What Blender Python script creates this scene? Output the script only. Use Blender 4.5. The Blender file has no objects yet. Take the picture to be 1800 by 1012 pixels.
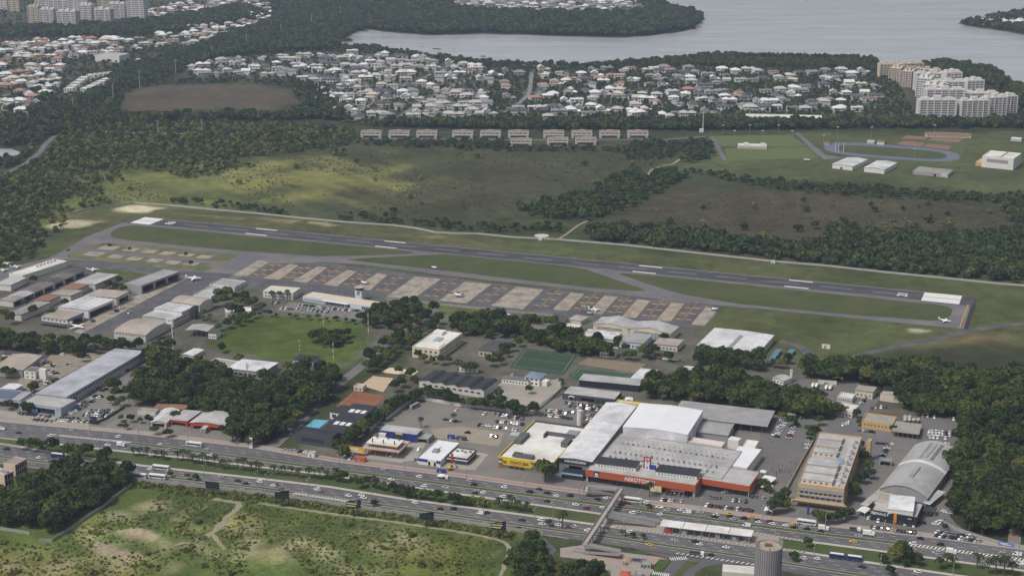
import bpy, math, random
import numpy as np
random.seed(7); RNG = np.random.default_rng(7)
scene = bpy.context.scene
R = math.radians
# ---------------------------------------------------------------- camera (a 55 mm view from an aircraft 410 m up)
CAM_H, F, CX, CY, YH = 410.0, 2750.0, 900.0, 506.0, -285.0
PITCH = math.atan((CY - YH) / F)
cd = bpy.data.cameras.new('camera'); cam = bpy.data.objects.new('camera', cd)
scene.collection.objects.link(cam); scene.camera = cam
cam.location = (0, 0, CAM_H); cam.rotation_euler = (math.pi / 2 - PITCH, 0, 0)
cd.sensor_width = 36.0; cd.lens = 36.0 * F / 1800.0; cd.clip_start = 1.0; cd.clip_end = 60000.0
# ---------------------------------------------------------------- daylight under a broken cloud deck
SUN_EL, SUN_AZ = R(56), R(-125)          # azimuth measured from +Y (view direction) towards +X
w = bpy.data.worlds.new('World'); scene.world = w; w.use_nodes = True
nt = w.node_tree; bg = nt.nodes['Background']
sky = nt.nodes.new('ShaderNodeTexSky'); sky.sky_type = 'NISHITA'; sky.sun_disc = False
sky.sun_elevation = SUN_EL; sky.sun_rotation = SUN_AZ; sky.air_density = 1.0; sky.dust_density = 4.0; sky.ozone_density = 1.0
hs = nt.nodes.new('ShaderNodeHueSaturation'); hs.inputs['Saturation'].default_value = 0.50
nt.links.new(sky.outputs[0], hs.inputs['Color']); nt.links.new(hs.outputs[0], bg.inputs[0])
bg.inputs[1].default_value = 0.10
ld = bpy.data.lights.new('sun', 'SUN'); sun = bpy.data.objects.new('sun', ld); scene.collection.objects.link(sun)
ld.energy = 2.3; ld.angle = R(10); ld.color = (1.0, 0.965, 0.92)
sun.rotation_euler = (math.pi / 2 - SUN_EL, 0, -SUN_AZ + math.pi) ; sun.location = (0, 0, 900)
scene.view_settings.view_transform = 'Standard'; scene.view_settings.look = 'None'
scene.view_settings.exposure = 0.10; scene.view_settings.gamma = 1.0; scene.view_settings.use_curve_mapping = False
scene.cycles.max_bounces = 5; scene.cycles.diffuse_bounces = 2; scene.cycles.glossy_bounces = 2
scene.cycles.transparent_max_bounces = 4; scene.cycles.volume_bounces = 0
scene.cycles.use_denoising = True

# ---------------------------------------------------------------- survey: where a sight line meets height z
cp, sp = math.cos(PITCH), math.sin(PITCH)
def P(x, y=None, z=0.0):
    if y is None: x, y = x
    u = (x - CX) / F; v = (y - CY) / F
    t = (z - CAM_H) / (-sp - v * cp)
    return (u * t, (cp - v * sp) * t)
def PN(a, z=0.0):
    a = np.asarray(a, float); u = (a[:, 0] - CX) / F; v = (a[:, 1] - CY) / F
    t = (z - CAM_H) / (-sp - v * cp)
    return np.stack([u * t, (cp - v * sp) * t], 1)
def pix(X, Y, z=0.0):
    dx, dy, dz = X, Y, z - CAM_H
    d = dy * cp - dz * sp; v = -(dy * sp + dz * cp)
    return CX + F * dx / d, CY + F * v / d
def Z(ox, oy, s): return lambda x, y: (ox + x * s, oy + y * s)
TS = 460 / 1790
t00, t01, t02, t03 = Z(0, 0, TS), Z(450, 0, TS), Z(900, 0, TS), Z(1340, 0, TS)
t10, t11, t12, t13 = Z(0, 250, TS), Z(450, 250, TS), Z(900, 250, TS), Z(1340, 250, TS)
t20, t21, t22, t23 = Z(0, 500, TS), Z(450, 500, TS), Z(900, 500, TS), Z(1340, 500, TS)
t30, t31, t32, t33 = Z(0, 752, TS), Z(450, 752, TS), Z(900, 752, TS), Z(1340, 752, TS)
e3, e4, e5, e7 = Z(600, 660, .168), Z(860, 680, .168), Z(1130, 680, .168), Z(0, 600, .168)
e6, e8, eL, s5 = Z(1380, 720, .2174), Z(1020, 850, .2111), Z(0, 430, .2556), Z(200, 520, .1)
w7, w8, w5, w6 = Z(860, 540, .15556), Z(1340, 600, .2), Z(400, 500, .1778), Z(1230, 220, .31667)
z2, z6 = Z(1600, 120, .11111), Z(0, 760, .11111)

def ordinal(n): return {1: 'first', 2: 'second', 3: 'third', 4: 'fourth', 5: 'fifth', 6: 'sixth', 7: 'seventh', 8: 'eighth', 9: 'ninth'}.get(n, '%d%s' % (n, 'th' if 10 <= n % 100 <= 20 else {1: 'st', 2: 'nd', 3: 'rd'}.get(n % 10, 'th')))

# ---------------------------------------------------------------- materials
def lin(c): return tuple((v / 255 / 12.92 if v <= 10.3 else ((v / 255 + .055) / 1.055) ** 2.4) for v in c)
MATS = {}
def mat(name, c, rough=.75, var=.16, scale=.25, spec=.25, metal=0.0, var2=None, bump=0.0, stretch=None, alpha=None):
    """principled surface whose albedo is broken up by two octaves of world-space noise"""
    if name in MATS: return MATS[name]
    m = bpy.data.materials.new(name); m.use_nodes = True; n = m.node_tree; N = n.nodes; Lk = n.links
    b = N['Principled BSDF']; b.inputs['Roughness'].default_value = rough; b.inputs['Metallic'].default_value = metal
    b.inputs['Specular IOR Level'].default_value = spec
    g = N.new('ShaderNodeNewGeometry'); src = g.outputs['Position']
    if stretch:
        mp = N.new('ShaderNodeMapping'); mp.inputs['Rotation'].default_value = (0, 0, -stretch[0]); mp.inputs['Scale'].default_value = (stretch[1], stretch[2], 1)
        mp.vector_type = 'TEXTURE' if False else 'POINT'
        Lk.new(src, mp.inputs[0]); src = mp.outputs[0]
    n1 = N.new('ShaderNodeTexNoise'); n1.inputs['Scale'].default_value = scale; n1.inputs['Detail'].default_value = 5; n1.inputs['Roughness'].default_value = .65
    Lk.new(src, n1.inputs['Vector'])
    mr = N.new('ShaderNodeMapRange'); mr.inputs[1].default_value = .25; mr.inputs[2].default_value = .75
    mr.inputs[3].default_value = 1 - var; mr.inputs[4].default_value = 1 + var; Lk.new(n1.outputs[0], mr.inputs[0])
    mx = N.new('ShaderNodeMix'); mx.data_type = 'RGBA'; mx.blend_type = 'MULTIPLY'; mx.inputs[0].default_value = 1
    mx.inputs[6].default_value = (*lin(c), 1); Lk.new(mr.outputs[0], mx.inputs[7]); out = mx.outputs[2]
    if var2:
        n2 = N.new('ShaderNodeTexNoise'); n2.inputs['Scale'].default_value = scale * .31; n2.inputs['Detail'].default_value = 3
        Lk.new(src, n2.inputs['Vector'])
        r2 = N.new('ShaderNodeMapRange'); r2.inputs[1].default_value = .45; r2.inputs[2].default_value = .68; Lk.new(n2.outputs[0], r2.inputs[0])
        m2 = N.new('ShaderNodeMix'); m2.data_type = 'RGBA'; Lk.new(r2.outputs[0], m2.inputs[0]); Lk.new(out, m2.inputs[6])
        m2.inputs[7].default_value = (*lin(var2), 1); out = m2.outputs[2]
    Lk.new(out, b.inputs['Base Color'])
    if bump:
        bp = N.new('ShaderNodeBump'); bp.inputs['Strength'].default_value = bump; bp.inputs['Distance'].default_value = .3
        Lk.new(n1.outputs[0], bp.inputs['Height']); Lk.new(bp.outputs[0], b.inputs['Normal'])
    MATS[name] = m; return m
def paint(name, c, rough=.45, spec=.5): return mat(name, c, rough, .05, .6, spec)
def metalroof(name, c, ang=0.0, pitch=1.0, rough=.55, var2=None):
    """ribbed metal sheet: seams run across the slope at a fixed pitch in object space, dulled by streaks"""
    if name in MATS: return MATS[name]
    m = mat(name, c, rough, .24, .16, .35, var2=var2 or tuple(v * .84 for v in c)); N = m.node_tree.nodes; Lk = m.node_tree.links; b = N['Principled BSDF']
    tc = N.new('ShaderNodeTexCoord'); mp = N.new('ShaderNodeMapping'); mp.inputs['Rotation'].default_value = (0, 0, ang)
    wv = N.new('ShaderNodeTexWave'); wv.inputs['Scale'].default_value = .32 / pitch; wv.inputs['Distortion'].default_value = .0
    Lk.new(tc.outputs['Object'], mp.inputs[0]); Lk.new(mp.outputs[0], wv.inputs[0])
    old = b.inputs['Base Color'].links[0].from_socket
    mr = N.new('ShaderNodeMapRange'); mr.inputs[1].default_value = .0; mr.inputs[2].default_value = .35; mr.inputs[3].default_value = .86; mr.inputs[4].default_value = 1.0
    Lk.new(wv.outputs['Fac'], mr.inputs[0])
    mx = N.new('ShaderNodeMix'); mx.data_type = 'RGBA'; mx.blend_type = 'MULTIPLY'; mx.inputs[0].default_value = 1
    Lk.new(old, mx.inputs[6]); Lk.new(mr.outputs[0], mx.inputs[7]); Lk.new(mx.outputs[2], b.inputs['Base Color'])
    bp = N.new('ShaderNodeBump'); bp.inputs['Strength'].default_value = .5; bp.inputs['Distance'].default_value = .08
    Lk.new(wv.outputs['Fac'], bp.inputs['Height']); Lk.new(bp.outputs[0], b.inputs['Normal'])
    return m
def foliage(name, c1, c2, rough=.75):
    m = bpy.data.materials.new(name); m.use_nodes = True; n = m.node_tree; N = n.nodes; Lk = n.links
    b = N['Principled BSDF']; b.inputs['Roughness'].default_value = rough; b.inputs['Specular IOR Level'].default_value = .15
    oi = N.new('ShaderNodeObjectInfo'); at = N.new('ShaderNodeAttribute'); at.attribute_name = 'tone'
    mx = N.new('ShaderNodeMix'); mx.data_type = 'RGBA'; mx.inputs[6].default_value = (*lin(c1), 1); mx.inputs[7].default_value = (*lin(c2), 1)
    ad = N.new('ShaderNodeMath'); ad.operation = 'MULTIPLY_ADD'; ad.inputs[1].default_value = .75
    sb = N.new('ShaderNodeMath'); sb.operation = 'SUBTRACT'; sb.inputs[1].default_value = .35
    Lk.new(at.outputs['Fac'], sb.inputs[0]); Lk.new(oi.outputs['Random'], ad.inputs[0]); Lk.new(sb.outputs[0], ad.inputs[2])
    cl = N.new('ShaderNodeClamp'); Lk.new(ad.outputs[0], cl.inputs[0]); Lk.new(cl.outputs[0], mx.inputs[0])
    Lk.new(mx.outputs[2], b.inputs['Base Color'])
    tr = N.new('ShaderNodeBsdfTranslucent'); Lk.new(mx.outputs[2], tr.inputs[0])
    ms = N.new('ShaderNodeMixShader'); ms.inputs[0].default_value = .32
    Lk.new(b.outputs[0], ms.inputs[1]); Lk.new(tr.outputs[0], ms.inputs[2]); Lk.new(ms.outputs[0], N['Material Output'].inputs[0])
    MATS[name] = m; return m

# ---------------------------------------------------------------- objects
COL = scene.collection
def link(o): COL.objects.link(o); return o
def mesh(name, V, Fc, m=None, smooth=False):
    me = bpy.data.meshes.new(name); me.from_pydata([tuple(v) for v in V], [], Fc)
    if m: me.materials.append(m)
    if smooth: me.shade_smooth()
    me.update(); return me
def obj(name, me, parent=None, loc=(0, 0, 0), rz=0.0, label=None, cat=None, group=None, kind=None):
    o = bpy.data.objects.new(name, me); link(o)
    o.location = loc
    if rz: o.rotation_euler = (0, 0, rz)
    if parent is not None: o.parent = parent
    tag(o, label, cat, group, kind); return o
def tag(o, label=None, cat=None, group=None, kind=None):
    if label: o['label'] = label
    if cat: o['category'] = cat
    if group: o['group'] = group
    if kind: o['kind'] = kind
    return o
def thing(name, label, cat, loc=(0, 0, 0), rz=0.0, group=None): return obj(name, None, None, loc, rz, label, cat, group)
class MB:
    """collects boxes, tubes and prisms into one mesh"""
    def __init__(s): s.v = []; s.f = []
    def add(s, V, Fc):
        k = len(s.v); s.v += [tuple(p) for p in V]; s.f += [tuple(i + k for i in f) for f in Fc]; return s
    def box(s, x0, x1, y0, y1, z0, z1):
        return s.add([(x0, y0, z0), (x1, y0, z0), (x1, y1, z0), (x0, y1, z0), (x0, y0, z1), (x1, y0, z1), (x1, y1, z1), (x0, y1, z1)],
                     [(0, 3, 2, 1), (4, 5, 6, 7), (0, 1, 5, 4), (1, 2, 6, 5), (2, 3, 7, 6), (3, 0, 4, 7)])
    def bar(s, a, b, r, n=6, r2=None):
        a = np.array(a, float); b = np.array(b, float); d = b - a; d /= max(np.linalg.norm(d), 1e-9)
        u = np.cross(d, (0, 0, 1.0)); u = u / np.linalg.norm(u) if np.linalg.norm(u) > 1e-6 else np.array((1.0, 0, 0)); q = np.cross(d, u); r2 = r if r2 is None else r2
        V = [a + r * (math.cos(t) * u + math.sin(t) * q) for t in [2 * math.pi * i / n for i in range(n)]]
        V += [b + r2 * (math.cos(t) * u + math.sin(t) * q) for t in [2 * math.pi * i / n for i in range(n)]]
        return s.add(V, [(i, (i + 1) % n, n + (i + 1) % n, n + i) for i in range(n)] + [tuple(range(n - 1, -1, -1)), tuple(range(n, 2 * n))])
    def loft(s, rings, cap=True):
        n = len(rings[0]); V = [p for r in rings for p in r]; Fc = []
        for k in range(len(rings) - 1):
            for i in range(n): Fc.append((k * n + i, k * n + (i + 1) % n, (k + 1) * n + (i + 1) % n, (k + 1) * n + i))
        if cap: Fc += [tuple(range(n - 1, -1, -1)), tuple(range((len(rings) - 1) * n, len(rings) * n))]
        return s.add(V, Fc)
    def mesh(s, name, m, smooth=False): return mesh(name, s.v, s.f, m, smooth)
    def obj(s, name, m, parent=None, smooth=False, **k): return obj(name, s.mesh(name, m, smooth), parent, **k)
ZUSED = {}
def sheet(name, pts, z, m, parent=None, kind='structure', world=False, label=None):
    """a flat ground surface laid at height z from surveyed outline points"""
    W = pts if world else [P(p) for p in pts]
    if parent is None: z = ZUSED[round(z, 3)] = ZUSED.get(round(z, 3), z - .0045) + .0045
    a = sum(W[i][0] * W[(i + 1) % len(W)][1] - W[(i + 1) % len(W)][0] * W[i][1] for i in range(len(W)))
    if a < 0: W = W[::-1]
    o = obj(name, mesh(name, [(x, y, z) for x, y in W], [tuple(range(len(W)))], m), parent)
    if parent is None and kind: o['kind'] = kind
    if label: o['label'] = label
    return o
def lerp(poly, x):
    """y of a surveyed edge at survey column x"""
    return float(np.interp(x, [p[0] for p in poly], [p[1] for p in poly]))
def ribbon(path, wid, z):
    """(V,F) of a strip of width wid along world path"""
    p = np.array(path, float); d = np.gradient(p, axis=0); d /= np.linalg.norm(d, axis=1)[:, None]; nrm = np.stack([-d[:, 1], d[:, 0]], 1)
    a = p + nrm * wid / 2; b = p - nrm * wid / 2; n = len(p)
    V = [(x, y, z) for x, y in b] + [(x, y, z) for x, y in a]
    return V, [(i, i + 1, n + i + 1, n + i) for i in range(n - 1)]
def strip(name, pts, wid, z, m, parent=None, kind='structure', world=False):
    V, Fc = ribbon(pts if world else [P(p) for p in pts], wid, z)
    o = obj(name, mesh(name, V, Fc, m), parent)
    if parent is None and kind: o['kind'] = kind
    return o
def between(name, top, bot, z, m, x0, x1, step=40, fr=(0, 1), kind='structure', parent=None):
    """surface between two surveyed edges (fractions fr of the way from one to the other)"""
    xs = np.arange(x0, x1 + step, step); A = []; B = []
    for x in xs:
        a = np.array(P(x, lerp(top, x))); b = np.array(P(x, lerp(bot, x))); A.append(a + (b - a) * fr[0]); B.append(a + (b - a) * fr[1])
    n = len(xs); V = [(p[0], p[1], z) for p in B] + [(p[0], p[1], z) for p in A]
    o = obj(name, mesh(name, V, [(i, i + 1, n + i + 1, n + i) for i in range(n - 1)], m), parent)
    if parent is None and kind: o['kind'] = kind
    return o
def inpoly(pts, poly):
    x, y = pts[:, 0], pts[:, 1]; c = np.zeros(len(pts), bool); n = len(poly); j = n - 1
    for i in range(n):
        xi, yi = poly[i]; xj, yj = poly[j]
        if yi != yj:
            k = ((yi > y) != (yj > y)) & (x < (xj - xi) * (y - yi) / (yj - yi) + xi); c ^= k
        j = i
    return c
def edgedist(pts, poly):
    d = np.full(len(pts), 1e9); n = len(poly)
    for i in range(n):
        a = np.array(poly[i]); b = np.array(poly[(i + 1) % n]); ab = b - a; l2 = max(ab @ ab, 1e-9)
        t = np.clip(((pts - a) @ ab) / l2, 0, 1); q = a + t[:, None] * ab; d = np.minimum(d, np.hypot(*(pts - q).T))
    return d
def wpoly(px): return [tuple(p) for p in PN(px)]
def keepoff(p, paths, r):
    k = np.ones(len(p), bool)
    for path in paths:
        W = [P(v) for v in path]
        for a, b in zip(W[:-1], W[1:]):
            a = np.array(a); ab = np.array(b) - a; t = np.clip(((p - a) @ ab) / (ab @ ab), 0, 1); k &= np.hypot(*(p - a - t[:, None] * ab).T) > r
    return k
# ================================================================ GROUND
def zone(px, c, soft=12, wob=10, amt=1.0):
    g = sum(c) / 3; return (wpoly(px), lin([(v + (g - v) * .12) * .87 for v in c]), soft, wob, amt)
GZ = [
 # natural ground, far to near (colours are those of the grass, reeds, soil and paving themselves, bar the meadow's painted sunlight)
 zone([(-400, -60), (2300, -60), (2300, 300), (-400, 300)], (62, 70, 54), 60, 40),
 zone([(-100, 20), (480, -20), (480, 60), (330, 110), (210, 150), (90, 190), (-100, 260)], (96, 96, 84), 30, 20, .7),
 zone([(330, 110), (520, 85), (700, 85), (900, 118), (1560, 118), (1620, 205), (850, 213), (600, 215), (520, 150), (330, 140)], (104, 104, 94), 25, 12, .75),
 zone([(205, 170), (240, 155), (330, 148), (430, 148), (515, 158), (525, 180), (480, 195), (380, 190), (280, 198), (215, 190)], (98, 88, 78), 18, 14),
 zone([(-100, 420), (-60, 300), (120, 230), (420, 240), (640, 225), (900, 245), (1260, 230), (1800, 235), (2100, 240), (2100, 500), (1600, 480), (900, 415), (300, 360), (150, 370), (60, 470)], (72, 80, 55), 40, 20),
 zone([(430, 275), (560, 255), (900, 255), (1240, 250), (1180, 300), (1000, 360), (960, 390), (900, 400), (700, 385), (440, 330)], (78, 82, 58), 60, 60),
 zone([(480, 330), (640, 305), (860, 290), (980, 300), (900, 350), (700, 372), (520, 365)], (86, 82, 64), 70, 60, .8),
 zone([(1060, 360), (1200, 335), (1400, 338), (1600, 355), (1790, 370), (1790, 420), (1600, 430), (1400, 470), (1240, 470), (1100, 405)], (82, 76, 62), 30, 40),
 zone([(1240, 345), (1440, 345), (1560, 360), (1400, 365), (1260, 358)], (98, 80, 68), 40, 40, .5),
 zone([(140, 300), (260, 290), (430, 292), (600, 295), (660, 320), (560, 345), (420, 350), (330, 365), (200, 365), (60, 400), (100, 350)], (126, 129, 74), 120, 90, .9),  # meadow grass lightened: the pool of sun is painted into its colour
 zone([(420, 296), (560, 292), (640, 312), (560, 330), (440, 325)], (152, 148, 84), 100, 70, .75),  # brighter core of the painted sun pool
 zone([(1250, 255), (1410, 235), (1800, 235), (1900, 350), (1700, 335), (1500, 315), (1280, 310), (1180, 290)], (92, 100, 66), 30, 20),
 zone([(75, 470), (130, 378), (240, 359), (450, 377), (700, 399), (900, 419), (1360, 462), (1800, 504), (2000, 520), (2000, 680), (1760, 655), (1600, 600), (1400, 650), (1260, 590), (1180, 570), (600, 540), (300, 500)], (92, 98, 62), 10, 6),
 zone([(120, 390), (240, 362), (330, 372), (520, 392), (700, 408), (900, 428), (900, 440), (600, 412), (300, 380), (160, 410)], (102, 98, 72), 12, 20, .75),
 # soil and sand worn through the turf
 zone([(194, 366), (215, 362), (250, 361), (285, 366), (262, 373), (225, 375), (200, 372)], (214, 200, 176), 5, 9),
 zone([(95, 398), (112, 390), (150, 388), (180, 390), (160, 398), (130, 404), (100, 402)], (212, 198, 178), 5, 9),
 zone([(548, 391), (572, 391), (600, 397), (575, 398)], (190, 176, 140), 3, 5),
 zone([(450, 381), (520, 388), (512, 392), (460, 385)], (170, 150, 110), 3, 7, .7),
 zone([(300, 374), (380, 378), (420, 384), (330, 381)], (160, 140, 105), 4, 8, .6),
 zone([(660, 408), (780, 416), (760, 419), (668, 411)], (150, 132, 95), 4, 8, .6),
 zone([(1590, 577), (1620, 577), (1640, 582), (1610, 585)], (186, 180, 162), 4, 6, .9),
 zone([(1700, 612), (1720, 625), (1765, 645), (1768, 650), (1720, 642)], (200, 190, 172), 4, 7, .9),
 zone([(1690, 590), (1790, 578), (1790, 602), (1720, 606)], (140, 118, 96), 12, 12, .6),
 zone([(1590, 605), (1690, 600), (1690, 618), (1600, 622)], (128, 112, 88), 12, 12, .6),
 # the built-up strip between airfield and avenue
 zone([(-300, 500), (60, 470), (300, 495), (640, 520), (900, 548), (1240, 578), (1420, 640), (1480, 655), (1600, 690), (1690, 735), (1700, 960), (1340, 905), (900, 850), (460, 785), (-300, 715)], (112, 108, 104), 10, 6, .95),
 zone([(1640, 610), (1900, 600), (1900, 960), (1720, 955), (1660, 900), (1680, 740), (1560, 700), (1430, 665), (1480, 630)], (66, 70, 50), 14, 10),
 zone([(235, 655), (400, 635), (480, 660), (620, 640), (740, 560), (745, 600), (640, 700), (520, 790), (420, 780), (380, 745), (240, 700)], (74, 80, 54), 10, 10),
 zone([(365, 605), (420, 560), (455, 553), (560, 560), (640, 570), (650, 600), (610, 645), (520, 640), (430, 625)], (88, 106, 50), 6, 6),
 zone([(680, 525), (880, 546), (880, 562), (700, 548)], (100, 110, 62), 4, 3),
 # open field in the foreground
 zone([(-300, 840), (60, 900), (236, 848), (460, 870), (640, 897), (900, 932), (905, 960), (940, 1000), (960, 1200), (-300, 1200)], (98, 116, 58), 8, 10),
 zone([(-100, 960), (60, 955), (170, 985), (230, 1012), (200, 1100), (-100, 1100)], (150, 142, 86), 20, 25, .8),
 zone([(240, 880), (400, 880), (420, 930), (300, 945), (230, 930)], (84, 98, 56), 16, 20, .8),
 zone([(640, 945), (820, 935), (880, 960), (800, 1000), (660, 985)], (130, 134, 66), 18, 22, .8),
 zone([(465, 905), (700, 925), (680, 960), (520, 975), (455, 950)], (92, 104, 62), 18, 22, .7),
 zone([(185, 905), (250, 898), (310, 888), (300, 895), (240, 908), (190, 913)], (168, 158, 142), 4, 10, .6),
 zone([(200, 940), (215, 931), (255, 929), (272, 938), (290, 950), (268, 956), (235, 947)], (182, 162, 146), 3, 4),
 zone([(155, 956), (175, 952), (205, 965), (262, 976), (258, 982), (210, 981), (180, 974)], (176, 158, 144), 3, 5),
 zone([(268, 955), (290, 946), (310, 955), (345, 950), (385, 972), (390, 985), (360, 978), (330, 968), (290, 975)], (184, 168, 144), 4, 8, .9),
 zone([(290, 990), (330, 980), (340, 1000), (290, 1012)], (170, 156, 130), 6, 12, .7),
 zone([(520, 985), (580, 945), (640, 950), (720, 935), (735, 950), (640, 985), (560, 1000)], (176, 164, 136), 8, 22, .75),
]
rz_ = random.Random(3)
for _ in range(90):   # worn soil and dry grass showing through the open field
    fx, fy = rz_.uniform(0, 880), rz_.uniform(885, 1015); cxy = P(fx, fy); rx, ry = rz_.uniform(2, 9), rz_.uniform(3, 12); dry = rz_.random() < .55
    if fy < 870 + fx * .07 or (fx < 240 and fy < 950 - fx * .35): continue
    GZ.append(([(cxy[0] + rx * math.cos(t) + ry * .5 * math.sin(t), cxy[1] + ry * math.sin(t)) for t in np.linspace(0, 6.28, 9)[:-1]], lin((132, 130, 82) if dry else (158, 146, 122)), 5, 6, rz_.uniform(.3, .85)))
def ground_colour(p):
    rgb = np.tile(np.array(lin((70, 76, 56))), (len(p), 1))
    wob = (np.sin(p[:, 0] * .071 + 1.3 * np.sin(p[:, 1] * .043)) + np.sin(p[:, 1] * .057 + 1.7 * np.sin(p[:, 0] * .031)) + np.sin(p[:, 0] * .19 + p[:, 1] * .13) * .6) / 2.6
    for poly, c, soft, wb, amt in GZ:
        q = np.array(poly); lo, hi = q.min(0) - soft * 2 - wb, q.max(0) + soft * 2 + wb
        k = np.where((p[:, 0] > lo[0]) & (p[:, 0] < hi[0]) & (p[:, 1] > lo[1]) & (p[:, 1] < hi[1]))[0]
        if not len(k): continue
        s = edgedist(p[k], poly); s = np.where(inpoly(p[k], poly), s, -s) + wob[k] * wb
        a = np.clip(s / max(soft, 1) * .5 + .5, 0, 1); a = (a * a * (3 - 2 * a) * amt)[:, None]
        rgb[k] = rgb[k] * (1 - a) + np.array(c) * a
    return rgb
MOUNDS = [(P(240, 940), 15, 3.4, 7), (P(268, 950), 9, 1.6, 6), (P(285, 958), 7, 2.2, 7), (P(320, 955), 6, 1.5, 8), (P(205, 965), 12, .8, 8), (P(560, 960), 20, 1.5, 14), (P(800, 975), 24, 1.6, 12), (P(480, 985), 16, 1.8, 12)]
def ground_z(p):
    z = np.zeros(len(p))
    for (cx, cy), sx, h, sy in MOUNDS: z += h * np.exp(-((p[:, 0] - cx) / sx) ** 2 - ((p[:, 1] - cy) / sy) ** 2)
    return z
def graded(lo, hi, s0, s1):
    a = [lo]
    while a[-1] < hi: a.append(a[-1] + s0 + (s1 - s0) * min(1, max(0, (a[-1] - lo) / (hi - lo))))
    return a
gx = graded(0, 1700, 4.2, 13); gx = [-40000, -9000, -3500] + [-v for v in gx[:0:-1]] + gx + [3500, 9000, 40000]
gy = [-20000, -2000, 200] + graded(640, 5200, 2.6, 16) + [7000, 14000, 60000]
nx, ny = len(gx), len(gy); XX, YY = np.meshgrid(gx, gy); pts = np.stack([XX.ravel(), YY.ravel()], 1)
zz = ground_z(pts)
me = bpy.data.meshes.new('ground'); me.vertices.add(nx * ny); me.vertices.foreach_set('co', np.column_stack([pts, zz]).ravel())
ii = (np.arange(ny - 1)[:, None] * nx + np.arange(nx - 1)[None]).ravel(); quads = np.stack([ii, ii + 1, ii + nx + 1, ii + nx], 1)
me.loops.add(quads.size); me.loops.foreach_set('vertex_index', quads.ravel()); me.polygons.add(len(quads))
me.polygons.foreach_set('loop_start', np.arange(0, quads.size, 4)); me.update(); me.validate()
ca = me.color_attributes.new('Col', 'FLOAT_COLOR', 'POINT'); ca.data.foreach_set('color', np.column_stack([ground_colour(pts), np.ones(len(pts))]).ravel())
def groundmat():
    m = bpy.data.materials.new('ground soil and grass'); m.use_nodes = True; N = m.node_tree.nodes; Lk = m.node_tree.links; b = N['Principled BSDF']
    b.inputs['Roughness'].default_value = .9; b.inputs['Specular IOR Level'].default_value = .1
    at = N.new('ShaderNodeAttribute'); at.attribute_name = 'Col'; g = N.new('ShaderNodeNewGeometry'); col = at.outputs['Color']
    for sc, lo, hi, tint in ((.010, .72, 1.28, (1.1, 1, .86)), (.06, .72, 1.28, (.90, 1.04, .84)), (.5, .66, 1.34, (1, 1, 1))):
        n = N.new('ShaderNodeTexNoise'); n.inputs['Scale'].default_value = sc; n.inputs['Detail'].default_value = 5; n.inputs['Roughness'].default_value = .6
        Lk.new(g.outputs['Position'], n.inputs['Vector'])
        r = N.new('ShaderNodeMapRange'); r.inputs[1].default_value = .3; r.inputs[2].default_value = .7; r.inputs[3].default_value = lo; r.inputs[4].default_value = hi
        Lk.new(n.outputs[0], r.inputs[0])
        mx = N.new('ShaderNodeMix'); mx.data_type = 'RGBA'; mx.blend_type = 'MULTIPLY'; mx.inputs[0].default_value = 1
        Lk.new(col, mx.inputs[6]); Lk.new(r.outputs[0], mx.inputs[7]); col = mx.outputs[2]
        if tint != (1, 1, 1):
            m3 = N.new('ShaderNodeMix'); m3.data_type = 'RGBA'; m3.blend_type = 'MULTIPLY'; n3 = N.new('ShaderNodeTexNoise'); n3.inputs['Scale'].default_value = sc * 1.7
            Lk.new(g.outputs['Position'], n3.inputs['Vector']); Lk.new(n3.outputs[0], m3.inputs[0]); Lk.new(col, m3.inputs[6]); m3.inputs[7].default_value = (*tint, 1); col = m3.outputs[2]
    Lk.new(col, b.inputs['Base Color'])
    bp = N.new('ShaderNodeBump'); bp.inputs['Strength'].default_value = .6; bp.inputs['Distance'].default_value = .6; Lk.new(n.outputs[0], bp.inputs['Height']); Lk.new(bp.outputs[0], b.inputs['Normal'])
    return m
me.materials.append(groundmat()); me.shade_smooth()
tag(obj('ground', me), kind='structure')

# ---------------------------------------------------------------- lagoon
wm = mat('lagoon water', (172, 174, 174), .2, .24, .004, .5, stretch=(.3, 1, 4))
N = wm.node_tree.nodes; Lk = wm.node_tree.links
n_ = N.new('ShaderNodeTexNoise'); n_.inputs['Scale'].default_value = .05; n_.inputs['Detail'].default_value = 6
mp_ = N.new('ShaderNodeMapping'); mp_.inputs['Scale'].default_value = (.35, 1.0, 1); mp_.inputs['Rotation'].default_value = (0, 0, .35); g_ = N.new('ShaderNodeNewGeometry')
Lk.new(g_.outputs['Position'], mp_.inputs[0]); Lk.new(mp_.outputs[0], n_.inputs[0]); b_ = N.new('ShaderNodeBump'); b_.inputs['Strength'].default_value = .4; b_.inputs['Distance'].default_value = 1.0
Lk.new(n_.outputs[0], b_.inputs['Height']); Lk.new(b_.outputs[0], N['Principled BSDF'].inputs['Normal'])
def wiggle(pts, amp, seed, sub=4):
    """a natural shore or field edge: extra points pushed off the straight line"""
    rr = np.random.default_rng(seed); out = []
    for i in range(len(pts)):
        a = np.array(pts[i], float); b = np.array(pts[(i + 1) % len(pts)], float)
        for k in range(sub):
            q = a + (b - a) * k / sub
            out.append(tuple(q + (rr.normal(0, amp, 2) * (1, .28) if k else 0)))
    return out
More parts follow.
